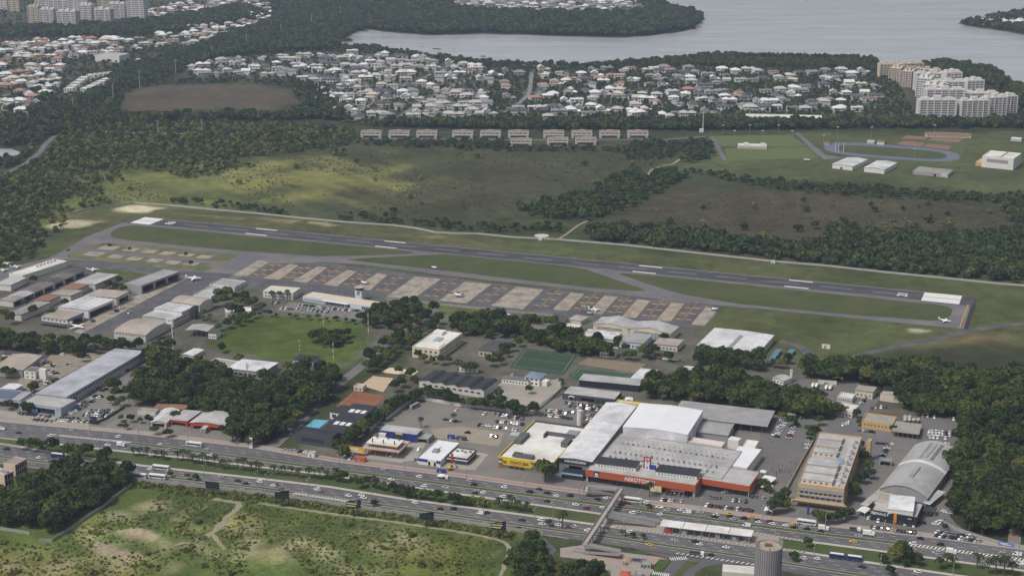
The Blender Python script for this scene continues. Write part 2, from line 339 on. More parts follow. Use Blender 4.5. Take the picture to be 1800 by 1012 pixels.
LAG = [(585, 76), (600, 68), (625, 57), (650, 53), (700, 59), (760, 63), (850, 60), (1000, 65), (1090, 67), (1140, 64), (1190, 58), (1222, 52), (1226, 42), (1239, 33), (1228, 26), (1195, 19), (1172, 10), (1168, -4), (1150, -60), (1300, -80), (2300, -80), (2300, 190), (1800, 152), (1775, 148), (1762, 132), (1757, 122), (1735, 121), (1690, 114), (1660, 109), (1600, 116), (1545, 110), (1500, 104), (1430, 106), (1380, 104), (1300, 101), (1240, 101), (1150, 109), (1085, 115), (1040, 116), (1020, 118), (960, 117), (880, 114), (800, 107), (745, 101), (730, 96), (690, 89), (640, 84), (600, 80)]
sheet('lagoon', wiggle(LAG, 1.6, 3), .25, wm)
sheet('pond', wiggle([(-60, 262), (20, 262), (38, 268), (28, 276), (-60, 280)], 1, 4), .25, wm)
isl = mat('island soil', (66, 72, 56), .9, .25, .05)
sheet('island', wiggle([(1684, 42), (1700, 36), (1740, 30), (1800, 20), (1960, 10), (1960, 75), (1800, 62), (1740, 52), (1700, 47)], 1.2, 5), .5, isl)
for pp in ([(600, 72), (612, 70), (622, 73), (606, 75)], [(760, 85), (775, 86), (773, 88), (761, 87)], [(766, 92), (777, 93), (774, 94)], [(842, 99), (854, 100), (850, 101)], [(671, 66), (676, 67), (673, 68)], [(636, 54), (648, 55), (642, 57)], [(680, 65), (686, 65.6), (683, 66.4)], [(738, 82), (744, 82.6), (741, 83.4)], [(796, 86), (801, 86.6), (798, 87.2)], [(844, 98), (852, 98.6), (848, 99.6)], [(806, 96), (811, 96.5), (808, 97.2)]):
    sheet('islet', wiggle(pp, .5, 6, 3), .5, isl)

# ================================================================ AIRFIELD
ASPH = mat('taxiway asphalt', (104, 101, 104), .85, .14, .09, .2, var2=(118, 114, 114))
ASPD = mat('apron asphalt', (84, 84, 87), .85, .34, .2, .2, var2=(102, 101, 100))
RWY = mat('runway asphalt', (80, 78, 82), .85, .42, .035, .2, stretch=(R(-19.6), .4, 9), var2=(62, 61, 64))
CONC = mat('concrete slabs', (156, 147, 134), .85, .36, .3, .2, var2=(126, 116, 106))
WPAINT = mat('white road paint', (214, 212, 208), .7, .12, .35, .3)
GPAINT = mat('worn white paint', (150, 147, 152), .8, .2, .3, .2)
YPAINT = mat('yellow road paint', (196, 150, 62), .7, .2, .5, .3)
TURF = mat('mown airfield turf', (72, 81, 50), .95, .24, .06, .1, var2=(84, 85, 58), bump=.2)
rl = np.array(P(239, 386.5)); rr_ = np.array(P(1700.4, 528.5)); RU = (rr_ - rl) / np.linalg.norm(rr_ - rl); RV = np.array([-RU[1], RU[0]]); RLEN = np.linalg.norm(rr_ - rl); RANG = math.atan2(RU[1], RU[0])
def rw(u, v): q = rl + RU * u + RV * v; return (q[0], q[1])
def rwy_u(px): q = np.array(P(px)) - rl; return q @ RU, q @ RV
def rrect(u0, u1, v0, v1): return [rw(u0, v0), rw(u1, v0), rw(u1, v1), rw(u0, v1)]
HW = 15.0
sheet('taxiway', [(250, 381), (215, 391.5), (150, 417), (117, 438), (85, 454), (-60, 487), (-60, 508), (60, 480), (116, 462), (400, 500), (470, 470), (560, 461), (640, 465), (760, 481), (900, 497), (1060, 514), (1180, 528), (1270, 537), (1340, 543), (1500, 559), (1694, 578), (1711, 521)], .05, ASPH)
runway = sheet('runway', rrect(-4, RLEN + 6, -HW - .6, HW + .6), .12, RWY, world=True)
sheet('runway_markings', rrect(2, 27, .5, HW - .5), .16, WPAINT, world=True)
def mark(u0, u1, v0, v1, m=WPAINT, z=.16, name='painted_bar'): return sheet(name, rrect(u0, u1, v0, v1), z, m, parent=runway, world=True)
bpy.data.objects['runway_markings'].parent = runway; bpy.data.objects['runway_markings'].name = 'threshold_block'
if 'kind' in bpy.data.objects['threshold_block']: del bpy.data.objects['threshold_block']['kind']
mark(2, 27, -HW + .5, -.5, name='threshold_block')
for v0, v1 in ((.5, HW - .5), (-HW + .5, -.5)): mark(RLEN - 40, RLEN - 6, v0, v1, name='threshold_block')
for v in (-HW + .2, HW - 1.2): mark(27, RLEN - 40, v, v + 1.0, GPAINT, name='edge_line')
for a, b, c, d in (((452.5, 401), (487, 405.5), (438, 409), (471, 413.5)), ((678.7, 422), (713.4, 427.3), (664.6, 430.7), (699, 435.5)), ((1125, 465.4), (1164, 471), (1114.6, 474.4), (1154.4, 479.5)), ((1387.5, 491.6), (1428.6, 497.2), (1379, 501.9), (1421, 507))):
    u0, u1 = rwy_u(a)[0], rwy_u(b)[0]; mark(u0, u1, 10.2, 12.8, name='aiming_bar'); mark(u0, u1, -12.8, -10.2, name='aiming_bar')
u = 62.0
while u < RLEN - 75:
    mark(u, u + 30, -.55, .55, GPAINT, name='centre_dash'); u += 50
def lettering(txt, size, m, parent, M4, ext=.02, align='CENTER', name='lettering'):
    c = bpy.data.curves.new(name, 'FONT'); c.body = txt; c.size = size; c.extrude = ext; c.offset = size * .018; c.align_x = align; c.align_y = 'CENTER'; c.materials.append(m); c.resolution_u = 3
    tmp = bpy.data.objects.new(name, c); link(tmp); me = bpy.data.meshes.new_from_object(tmp.evaluated_get(bpy.context.evaluated_depsgraph_get())); bpy.data.objects.remove(tmp); me.name = name
    o = bpy.data.objects.new(name, me); link(o); o.parent = parent; o.matrix_local = M4; return o
from mathutils import Matrix
for txt, uu, flip in (('03', 44, -90), ('21', RLEN - 58, 90)):
    q = rw(uu, 0); lettering(txt, 13, WPAINT, runway, Matrix.Translation((q[0], q[1], .19)) @ Matrix.Rotation(RANG + R(flip), 4, 'Z'))
# turf islands between the taxiways
for pts_ in ([(193, 412), (198, 406), (214, 399), (232, 396), (272, 398.5), (450, 416), (580, 428), (700, 439.5), (722, 442), (729, 444.5), (715, 446.5), (660, 448.5), (560, 450.5), (450, 443), (340, 434), (230, 422.5), (200, 418)],
             [(609, 456), (650, 453), (785, 447), (850, 453), (960, 463.5), (1000, 468), (1035, 475), (1080, 491), (1128, 507), (1134, 510.5), (1122, 512), (1040, 506), (900, 490), (770, 474), (650, 461.5)],
             [(1087, 481), (1096, 480.5), (1150, 484.5), (1400, 510), (1640, 534.5), (1664, 538), (1675, 544), (1671, 554), (1661, 562), (1640, 563.5), (1500, 553.5), (1400, 544.5), (1290, 533), (1240, 524), (1200, 517), (1170, 509), (1115, 491)]):
    sheet('turf_island', pts_, .09, TURF)
apron = sheet('apron', [(395, 502), (470, 463), (560, 462), (640, 470), (770, 486), (900, 501), (1060, 516), (1180, 528), (1272, 538), (1240, 577), (1140, 570), (1010, 556), (874, 545), (679, 525.5), (620, 518), (450, 509)], .08, ASPD)
PADS = [[(409, 484), (434, 486), (473, 461), (455, 457)], [(463, 489), (490, 491.6), (524.5, 466.4), (510, 463.9)], [(514, 494), (538.7, 496.8), (574.7, 470.5), (559, 468.5)], [(568, 500.6), (592.6, 503), (627, 476.7), (610.6, 474.9)], [(622, 507), (650, 510), (681, 482.6), (664.6, 480)],
        [(679, 521.8), (726, 525.7), (775, 490.3), (729, 486)], [(771, 528.3), (820, 533.4), (864, 499.3), (817.5, 495.5)], [(862.6, 537.3), (919, 543.7), (955, 509), (907.7, 504)], [(972, 543.7), (997.7, 546.3), (1026, 516.7), (1004, 514)], [(1033, 550), (1056.8, 552.4), (1085, 521.8), (1063, 519.6)],
        [(1094, 556.5), (1117, 558.8), (1143, 528.3), (1121, 526)], [(1154.4, 563), (1177.6, 565.5), (1202, 533.4), (1181.4, 531.4)], [(1214.8, 570), (1239, 572.7), (1263, 542.4), (1240.5, 539.8)]]
def bowtie(c, ang, L=6.5, Wd=2.4):
    for s in (-1, 1):
        V = []; n = 10
        for i in range(n): t = 2 * math.pi * i / n; V.append((s * (L * .62) + L * .45 * math.cos(t), Wd * .5 * math.sin(t) * (1 + .25 * math.cos(2 * t)) + s * .9))
        ca_, sa_ = math.cos(ang), math.sin(ang)
        sheet('stand_marking', [(c[0] + x * ca_ - y * sa_, c[1] + x * sa_ + y * ca_) for x, y in V], .14, YPAINT, parent=apron, world=True)
for i, q in enumerate(PADS):
    w4 = [np.array(P(p)) for p in q]; sheet('concrete_pad', w4, .12, CONC, parent=apron, world=True)
    if i in (1, 2, 3, 4, 8, 9, 10, 11):
        for a, b in ((0, 3), (1, 2)):
            V, Fc = ribbon([w4[a] + (w4[b] - w4[a]) * .03, w4[b]], .5, .15); obj('pad_edge_line', mesh('pad_edge_line', V, Fc, YPAINT), apron)
    if i < len(PADS) - 1:
        n4 = [np.array(P(p)) for p in PADS[i + 1]]; b0 = (w4[1] + n4[0]) / 2; b1 = (w4[2] + n4[3]) / 2
        V, Fc = ribbon([b0 + (b1 - b0) * .1, b1 + (b1 - b0) * .18], .35, .13); obj('lead_line', mesh('lead_line', V, Fc, YPAINT), apron)
        for t in (.2, .52, .84): bowtie(b0 + (b1 - b0) * t, RANG)
# helicopter parking field
hgrass = sheet('helipad_turf', wiggle([t10(455, 772), t10(500, 748), t10(620, 702), t10(720, 690), t10(830, 692), t10(1600, 765), t10(1620, 778), t10(1500, 850), t10(1390, 885), t10(1250, 872), t10(850, 832), t10(600, 803), t10(470, 790)], .3, 9, 3), .10, mat('worn helipad turf', (92, 98, 70), .95, .2, .14, .1, var2=(122, 114, 90)))
strip('helipad_path', [t10(540, 728), t10(800, 758), t10(1200, 800), t10(1530, 830)], 9, .13, ASPH)
HP = [t10(745, 722), t10(890, 735), t10(1020, 747), t10(1145, 760), t10(1275, 770), t10(1400, 785), t10(645, 764), t10(795, 782), t10(920, 796), t10(1055, 809), t10(1180, 823), t10(1305, 832)]
for q in HP:
    c = np.array(P(q)); s_ = 6.2 if q not in (HP[6], HP[0]) else 8
    sheet('helipad', [c + RU * a * s_ * 1.2 + RV * b * s_ for a, b in ((-1, -1), (1, -1), (1, 1), (-1, 1))], .16, CONC, parent=hgrass, world=True)
    V, Fc = ribbon([c - RV * (s_ + .3), c - RV * (s_ + 9)], 2.5, .145); obj('pad_link', mesh('pad_link', V, Fc, ASPH), hgrass)
# hangar taxilanes
sheet('hangar_taxilane', [eL(560, 612), eL(1290, 232), eL(1330, 215), eL(1620, 205), eL(1460, 290), eL(1340, 335), eL(1180, 395), eL(1060, 455), eL(780, 612)], .07, ASPD)
sheet('hangar_forecourt', [eL(505, 600), eL(620, 515), eL(800, 410), eL(950, 345), eL(1180, 240), eL(1290, 232), eL(560, 612)], .11, CONC)
sheet('lower_taxiway', [eL(440, 100), eL(700, 115), eL(1250, 178), eL(1640, 205), eL(1500, 230), eL(1170, 205), eL(950, 180), eL(600, 165), eL(430, 135)], .09, ASPD)
sheet('rear_lane', [eL(20, 460), eL(330, 310), eL(560, 205), eL(620, 175), eL(680, 180), eL(350, 345), eL(60, 475)], .07, ASPD)
strip('service_road', [(1433, 639), (1480, 630), (1560, 613), (1640, 596), (1700, 582), (1760, 572), (1830, 566)], 8, .06, ASPD)
strip('service_road', [(1370, 600), (1395, 604), (1414, 613), (1426, 626), (1424, 634)], 9, .06, ASPD)
# perimeter wall of the airfield
def wallrun(name, pts_, h, th, m, label, cat='wall', world=False):
    W = pts_ if world else [P(p) for p in pts_]; V, Fc = ribbon(W, th, 0); n = len(W)
    V = V + [(x, y, h) for x, y, _ in V]; k = 2 * n
    F2 = [(i + k, i + 1 + k, n + i + 1 + k, n + i + k) for i in range(n - 1)] + [(i, i + 1, i + 1 + k, i + k) for i in range(n - 1)] + [(n + i + 1, n + i, n + i + k, n + i + 1 + k) for i in range(n - 1)]
    F2 += [(n, 0, k, n + k), (n - 1, 2 * n - 1, k + 2 * n - 1, k + n - 1)]
    return obj(name, mesh(name, V, F2, m), label=label, cat=cat)
WHITEW = mat('whitewashed wall', (196, 196, 190), .85, .12, .15, .2)
GREYW = mat('grey cement wall', (150, 148, 142), .9, .18, .2, .2)
wallrun('perimeter_wall', [(128.5, 376), (150, 370), (190, 363), (237, 357.5), (300, 362), (380, 370), (450, 376), (525, 384), (620, 392.5), (690, 397), (730, 402), (765, 409.5), (800, 411.5), (840, 412), (900, 418), (980, 422), (1100, 432), (1200, 443), (1300, 454), (1360, 460.5), (1450, 468), (1560, 480), (1700, 494), (1760, 500), (1860, 508)], 1.9, .4, mat('dull white wall', (168, 168, 162), .9, .12, .1), 'long thin white perimeter wall behind the runway')

# ================================================================ AVENUE
K0 = [(-300, 712), (0, 741), (250, 764), (450, 788), (584, 811), (707, 826), (823, 840.5), (910, 853), (1020, 867), (1131, 885), (1231, 897), (1340, 912), (1500, 930), (1623, 943), (1800, 966), (2100, 1005)]
M1 = [(-300, 728), (0, 757), (90, 764), (223, 777), (450, 807), (910, 867), (1020, 881.7), (1231, 909.5), (1398, 932.8), (1600, 957), (1800, 984), (2100, 1024)]
K2 = [(-300, 740), (0, 768), (103, 779), (218, 792), (334, 804), (460, 819.5), (578, 833), (784, 863), (910, 881), (1054, 901), (1161, 915), (1326, 934), (1400, 947), (1545, 966), (1800, 1001), (2100, 1042)]
K3 = [(-300, 745), (0, 781), (113, 800), (239, 818.5), (460, 843), (578, 857), (707, 878), (910, 905), (1028, 921), (1157, 938), (1327, 962), (1379, 967), (1520, 989), (1674, 1012), (1800, 1031), (2100, 1075)]
M2 = [(-300, 765), (0, 802), (236, 832), (460, 857), (617, 880), (707, 892), (910, 922), (1028, 938), (1327, 980), (1379, 989), (1480, 1005), (1600, 1023), (1800, 1053), (2100, 1098)]
K4 = [(-300, 776), (0, 814), (236, 843), (460, 867), (640, 893), (835, 921), (910, 932), (1028, 950), (1125, 965), (1200, 976), (1327, 995), (1400, 1007), (1500, 1024), (1800, 1070), (2100, 1116)]
ROAD = mat('avenue asphalt', (93, 91, 93), .85, .14, .05, .2, var2=(104, 102, 102), stretch=(R(-17), .3, 3))
PAVE = mat('pavement concrete', (150, 142, 134), .9, .14, .25, .2, var2=(160, 138, 126))
KERB = mat('kerb concrete', (176, 170, 160), .85, .12, .3, .2)
MEDG = mat('median grass', (70, 84, 48), .95, .22, .12, .1, var2=(86, 88, 60), bump=.2)
RA, RB = -260, 2060
avenue = between('avenue', K0, M1, .06, ROAD, RA, RB)
cw2 = between('avenue', M1, K2, .06, ROAD, RA, RB); cw3 = between('avenue', K3, M2, .06, ROAD, RA, RB); cw4 = between('avenue', M2, K4, .06, ROAD, RA, RB)
def offline(edge, off, x0, x1, step=30):
    xs = np.arange(x0, x1 + step, step); W = np.array([P(x, lerp(edge, x)) for x in xs]); d = np.gradient(W, axis=0); d /= np.linalg.norm(d, axis=1)[:, None]
    return W + np.stack([-d[:, 1], d[:, 0]], 1) * off
def edgestrip(name, edge, off, wid, z, m, x0=RA, x1=RB, kind='structure', parent=None): return strip(name, offline(edge, off, x0, x1), wid, z, m, parent, kind, True)
def kerbline(edge, off, wid, h=.16, x0=RA, x1=RB):
    V, Fc = ribbon(offline(edge, off, x0, x1), wid, h); n = len(V) // 2
    V2 = V + [(x, y, 0) for x, y, _ in V]; F2 = Fc + [(2 * n + i, 2 * n + i + 1, i + 1, i) for i in range(n - 1)] + [(3 * n + i + 1, 3 * n + i, n + i, n + i + 1) for i in range(n - 1)]
    return tag(obj('kerb', mesh('kerb', V2, F2, KERB)), kind='structure')
edgestrip('sidewalk', K0, 3.6, 6.8, .15, PAVE)
RED = mat('red cycle path', (156, 112, 104), .9, .15, .3, .2)
edgestrip('cycle_path', K0, 3.0, 1.6, .19, RED, 520, 1180)
edgestrip('median_strip', M1, 0, 3.4, .17, MEDG, 230, RB); kerbline(M1, 1.9, .45, x0=230); kerbline(M1, -1.9, .45, x0=230)
edgestrip('median_strip', M2, 0, 2.6, .17, MEDG); kerbline(M2, 1.5, .45); kerbline(M2, -1.5, .45)
between('median_lawn', K2, K3, .14, MEDG, RA, 1035); between('median_lawn', K2, K3, .14, MEDG, 1370, RB)
between('station_island', K2, K3, .12, PAVE, 1030, 1375, 30)
edgestrip('busway_edge', K2, -1.3, 2.6, .20, KERB); edgestrip('busway_edge', K3, 1.5, 3.0, .20, KERB)
kerbline(K0, .3, .5); kerbline(K4, -.2, .5, x1=1000)
def dashes(top, bot, fr, x0, x1, parent, L=4.0, gap=8.0, wid=.22, z=.10, m=WPAINT):
    xs = np.arange(x0, x1, 12); W = []
    for x in xs:
        a = np.array(P(x, lerp(top, x))); b = np.array(P(x, lerp(bot, x))); W.append(a + (b - a) * fr)
    W = np.array(W); seg = np.hypot(*np.diff(W, axis=0).T); s = np.concatenate([[0], np.cumsum(seg)]); V = []; Fc = []; t = 0
    while t < s[-1] - L:
        q = [np.array((np.interp(v, s, W[:, 0]), np.interp(v, s, W[:, 1]))) for v in (t, t + L)]; d = q[1] - q[0]; d /= np.linalg.norm(d); nn = np.array((-d[1], d[0])) * wid / 2; k = len(V)
        V += [(*(q[0] - nn), z), (*(q[1] - nn), z), (*(q[1] + nn), z), (*(q[0] + nn), z)]; Fc.append((k, k + 1, k + 2, k + 3)); t += L + gap
    o = obj('lane_dashes', mesh('lane_dashes', V, Fc, m), parent); o['kind'] = 'stuff'; return o
for top, bot, par, frs in ((K0, M1, avenue, (.30, .57)), (M1, K2, cw2, (.38, .68)), (K3, M2, cw3, (.25, .5, .75)), (M2, K4, cw4, (.5,))):
    for fr in frs: dashes(top, bot, fr, RA, RB, par)
def hatch(edge, off, x0, x1, parent, n_m=2.3, wid=1.0, ln=3.4, m=WPAINT):
    W = offline(edge, off, x0, x1, 8); s = np.concatenate([[0], np.cumsum(np.hypot(*np.diff(W, axis=0).T))]); V = []; Fc = []; t = 0
    while t < s[-1] - 2:
        c = np.array((np.interp(t, s, W[:, 0]), np.interp(t, s, W[:, 1]))); e = np.array((np.interp(t + 1, s, W[:, 0]), np.interp(t + 1, s, W[:, 1]))); d = e - c; d /= np.linalg.norm(d); nn = np.array((-d[1], d[0])); k = len(V)
        for a, b in ((-.5, -1), (.5, -1), (.5, 1), (-.5, 1)): q = c + d * (a * wid + b * .7) + nn * b * ln / 2; V.append((q[0], q[1], .24))
        Fc.append((k, k + 1, k + 2, k + 3)); t += n_m
    o = obj('hatching', mesh('hatching', V, Fc, m), parent); o['kind'] = 'stuff'
BLK = mat('dark road paint', (70, 68, 68), .85, .1, .4)
hatch(M1, 0, 88, 226, avenue); hatch(M1, 0, 1596, 1830, avenue); hatch(M2, -1.2, 520, 612, cw4); hatch(K4, 2, 1190, 1330, cw4, 3, .9, 2.4)
o_ = edgestrip('chevron_kerb', K2, -1.3, 2.4, .23, KERB, 1095, 1420); hatch(K2, -1.3, 1095, 1420, cw2, 2.6, 1.1, 1.8, BLK); hatch(K3, 1.5, 1085, 1420, cw3, 2.6, 1.1, 1.8, BLK)
hatch(K3, 1.5, 0, 40, cw3, 2.6, 1.1, 1.8, BLK); hatch(K2, -1.3, -10, 70, cw2, 2.6, 1.1, 1.8, BLK)
# cemented retaining wall along the field
wallrun('field_wall', offline(K4, -1.2, 236, 930), 2.2, .35, GREYW, 'stained grey cement wall between the avenue and the open field', world=True)
wallrun('grove_wall', [(232, 853), (180, 893), (130, 927), (92, 952), (68, 952)], 2.2, .3, GREYW, 'pale cement wall along the foot of the corner grove')
wallrun('field_side_wall', [(0, 931), (30, 935), (52, 939)], 2.0, .3, GREYW, 'short pale cement wall at the picture edge below the grove')

# ================================================================ LOTS, COURTS AND PATHS
LOT = mat('car park asphalt', (116, 113, 108), .9, .15, .08, .2, var2=(128, 122, 114))
LOTG = mat('dark lot asphalt', (106, 104, 102), .9, .13, .06, .2)
COBB = mat('paved yard', (150, 144, 134), .9, .13, .1, .2, var2=(164, 156, 146))
DIRT = mat('dirt track', (144, 136, 118), .95, .2, .2, .1, var2=(140, 130, 112))
CLAY = mat('clay court', (134, 90, 68), .95, .12, .15, .1, var2=(122, 80, 60))
SAND = mat('beach court sand', (184, 164, 136), .95, .1, .2, .1)
PITCH_ = mat('synthetic pitch', (58, 76, 62), .95, .1, .1, .1)
BLUE = mat('blue running track', (98, 106, 122), .9, .08, .1, .2)
sheet('car_park', [e7(715, 760), e7(880, 560), e7(1340, 290), e7(1480, 380), e7(1300, 690), e7(1110, 810), e7(1000, 860), e7(570, 830)], .07, LOT)
sheet('car_park', [e7(190, 420), e7(230, 330), e7(480, 190), e7(590, 90), e7(1100, 130), e7(560, 420), e7(360, 530), e7(170, 450)], .07, mat('unpaved yard', (140, 130, 116), .95, .15, .1, .1))
sheet('car_park', [e7(-200, 700), e7(200, 740), e7(720, 800), e7(960, 830), e7(940, 900), e7(520, 850), e7(-200, 770)], .07, COBB)
sheet('car_park', [e7(1110, 880), e7(1340, 740), e7(1800, 830), e7(2300, 900), e7(2420, 960), e7(2300, 1010), e7(1560, 960), e7(1100, 920)], .07, LOT)
sheet('car_park', [t21(140, 180), t21(230, 120), t21(800, 160), t21(760, 240), t21(620, 230), t21(300, 195)], .07, LOT)
sheet('station_yard', [e3(10, 870), e3(260, 690), e3(470, 470), e3(780, 240), e3(1200, 300), e3(1790, 380), e3(2200, 260), e3(2500, 120), e3(2640, 160), e3(2470, 500), e3(2140, 900), e3(1400, 1000), e3(800, 945)], .06, LOT)
sheet('paved_forecourt', [e3(230, 860), e3(290, 760), e3(800, 700), e3(900, 690), e3(790, 870), e3(620, 910)], .11, COBB)
sheet('paved_forecourt', [e3(1000, 960), e3(1120, 900), e3(1340, 920), e3(1420, 800), e3(1540, 820), e3(1400, 990)], .11, COBB)
sheet('bare_yard', [e3(930, 560), e3(1240, 530), e3(1700, 600), e3(1650, 740), e3(1240, 690), e3(1000, 650)], .11, mat('dusty yard', (148, 138, 124), .95, .12, .12, .1))
sheet('paved_yard', [t22(0, 640), t22(230, 660), t22(340, 640), t22(330, 710), t22(140, 860), t22(0, 830), t21(1640, 700), t21(1760, 600)], .09, COBB)
sheet('car_park', [e5(1240, 420), e5(1400, 280), e5(1790, 330), e5(1830, 450), e5(1560, 960), e5(1480, 1010), e5(1100, 850), e5(1200, 660)], .08, LOTG)
sheet('car_park', [t32(520, 400), t32(1000, 420), t32(1260, 420), t32(1640, 410), t32(1760, 480), t32(1690, 590), t32(1100, 530), t32(750, 480)], .08, LOTG)
sheet('car_park', [w8(1400, 650), w8(1700, 690), w8(1740, 850), w8(1640, 1100), w8(1480, 1500), w8(1560, 1600), w8(1260, 1560), w8(1320, 1000)], .08, LOTG)
sheet('car_park', [e6(650, 860), e6(1060, 920), e6(1180, 850), e6(1320, 870), e6(1560, 1060), e6(1100, 1040), e6(620, 960)], .085, LOTG)
sheet('depot_yard', [w8(150, 420), w8(360, 330), w8(820, 350), w8(1010, 470), w8(640, 520), w8(200, 480)], .08, LOTG); sheet('depot_yard', [w8(1010, 470), w8(700, 900), w8(540, 880), w8(640, 520)], .08, LOTG)
strip('depot_road', [w8(1000, 480), w8(880, 620), w8(780, 760), w8(700, 880)], 9, .10, ASPH)
strip('side_road', [e6(760, 200), e6(720, 420), e6(640, 560), e6(560, 760), e6(500, 930)], 11, .10, ASPH)
strip('club_road', [(470, 792), (520, 748), (575, 690), (640, 640), (690, 595), (735, 558), (770, 545)], 9, .09, ASPH)
strip('club_road', [(610, 800), (650, 760), (720, 712), (745, 703)], 6, .10, ASPH)
strip('school_road', [(848, 625), (880, 600), (915, 578), (960, 570)], 9, .09, ASPH)
sheet('block_paving', [(590, 803), (640, 760), (700, 760), (880, 790), (985, 770), (1130, 715), (1360, 735), (1470, 738), (1560, 738), (1692, 745), (1674, 850), (1668, 905), (1705, 950), (1620, 940), (1340, 908), (1131, 881), (910, 849), (707, 822)], .053, mat('worn block paving', (112, 108, 104), .9, .16, .07, .2, var2=(126, 120, 112)))
sheet('block_paving', [(-60, 705), (20, 690), (200, 660), (240, 712), (330, 726), (400, 752), (430, 782), (250, 760), (0, 737)], .053, mat('worn block paving', (112, 108, 104)))
strip('wood_lane', [(1781, 962), (1788, 900), (1800, 840), (1830, 760)], 7, .07, mat('brown lane', (128, 116, 104), .95, .15, .1))
STREETS = [[(600, 214), (640, 190), (700, 160), (760, 130), (790, 115)], [(690, 214), (740, 180), (800, 150), (850, 128)], [(870, 205), (905, 190), (930, 165), (935, 128)], [(545, 160), (640, 150), (760, 148), (860, 150)], [(600, 190), (720, 182), (860, 180)], [(870, 165), (1100, 160), (1300, 158), (1540, 160)], [(870, 190), (1100, 188), (1300, 186), (1560, 188)], [(0, 130), (120, 100), (240, 80), (420, 40)], [(0, 170), (90, 150)]]
for q in STREETS: strip('suburb_street', q, 7, .11 + .004 * STREETS.index(q), mat('suburb street', (128, 126, 126), .9, .1, .05))
sheet('runway_shoulder', [(1709.5, 521), (1716, 537), (1700, 580), (1694.5, 578)], .045, mat('dark shoulder', (52, 54, 50), .95, .2, .2)); strip('edge_stripe', [(1702, 535), (1696, 550), (1687, 575)], .8, .16, YPAINT)
sheet('tennis_court', [t21(545, 832), t21(665, 727), t21(900, 762), t21(765, 875)], .10, CLAY)
sheet('beach_court', [t21(715, 690), t21(800, 625), t21(940, 640), t21(870, 735)], .10, SAND)
sheet('beach_court', [t21(852, 600), t21(915, 567), t21(1112, 592), t21(1070, 625)], .10, mat('pale court sand', (206, 190, 160), .95, .1, .2, .1))
sheet('football_pitch', [w7(230, 680), w7(400, 460), w7(1000, 540), w7(850, 760), w7(640, 740)], .10, PITCH_)
sheet('football_pitch', [w7(890, 780), w7(1000, 690), w7(1640, 750), w7(1560, 830), w7(1020, 830)], .10, mat('new synthetic pitch', (58, 84, 60), .95, .1, .1, .1))
sheet('vacant_plot', [w7(1000, 640), w7(1120, 570), w7(1780, 640), w7(1700, 690), w7(1640, 740)], .09, mat('bare earth', (128, 116, 98), .95, .18, .1, .1))
sheet('swimming_pool', [t21(322, 985), t21(400, 922), t21(500, 930), t21(420, 992)], .30, mat('pool water', (104, 172, 196), .15, .06, .3, .5))
def outline(q, wid=.3, z=.13):
    W = [np.array(P(p)) for p in q]; W.append(W[0]); c = (W[0] + W[2]) / 2; W = [c + (v - c) * .92 for v in W]; W.append(W[0] + (W[1] - W[0]) * .5); mid = [W[0] + (W[1] - W[0]) * .5, W[3] + (W[2] - W[3]) * .5]
    for a, b_ in list(zip(W[:4], W[1:5])) + [tuple(mid)]: strip('pitch_line', [a, b_], wid, z, GPAINT, world=True)
outline([w7(240, 670), w7(400, 470), w7(985, 545), w7(850, 745)]); outline([w7(905, 775), w7(1005, 695), w7(1625, 752), w7(1550, 822)]); outline([t21(560, 828), t21(668, 732), t21(885, 763), t21(765, 868)], .25)
# sports centre behind the airfield
def stadium(a, h, e=.7): return [w6(1067 + x, 150 + .073 * x + h * math.copysign(abs(math.sin(t)) ** e, math.sin(t))) for t in np.linspace(0, 6.283, 41)[:-1] for x in [a * math.copysign(abs(math.cos(t)) ** e, math.cos(t))]]
sheet('athletics_field', stadium(378, 39), .10, BLUE); sheet('athletics_infield', stadium(300, 24, .6), .16, TURF)
for k in (320, 340, 358):
    q = stadium(k, 24 + (k - 300) * .19); W_ = [P(p) for p in q] + [P(q[0])]; strip('track_line', W_, .5, .19, GPAINT, world=True)
for q in ([(1090, 108), (1130, 88), (1250, 98), (1225, 120)], [(1120, 75), (1145, 58), (1265, 66), (1250, 82)], [(1235, 120), (1265, 103), (1395, 115), (1380, 138)], [(1265, 85), (1295, 68), (1455, 78), (1440, 98)]):
    sheet('clay_court', [w6(*v) for v in q], .12, mat('far clay court', (132, 104, 92), .95, .1, .1, .1))
sheet('sports_road', [w6(525, 40), w6(555, 45), w6(640, 120), w6(700, 165), w6(820, 185), w6(690, 190), w6(650, 165), w6(590, 105)], .10, ASPH)
sheet('sports_pitch', [w6(70, 60), w6(510, 55), w6(590, 118), w6(90, 118)], .09, mat('sports lawn', (94, 104, 66), .95, .1, .05, .1))
sheet('sports_pitch', [w6(140, 130), w6(600, 125), w6(660, 185), w6(160, 195)], .09, mat('sports lawn', (94, 104, 66)))
strip('sports_path', [w6(60, 60), w6(110, 140), w6(140, 195)], 6, .12, ASPH)
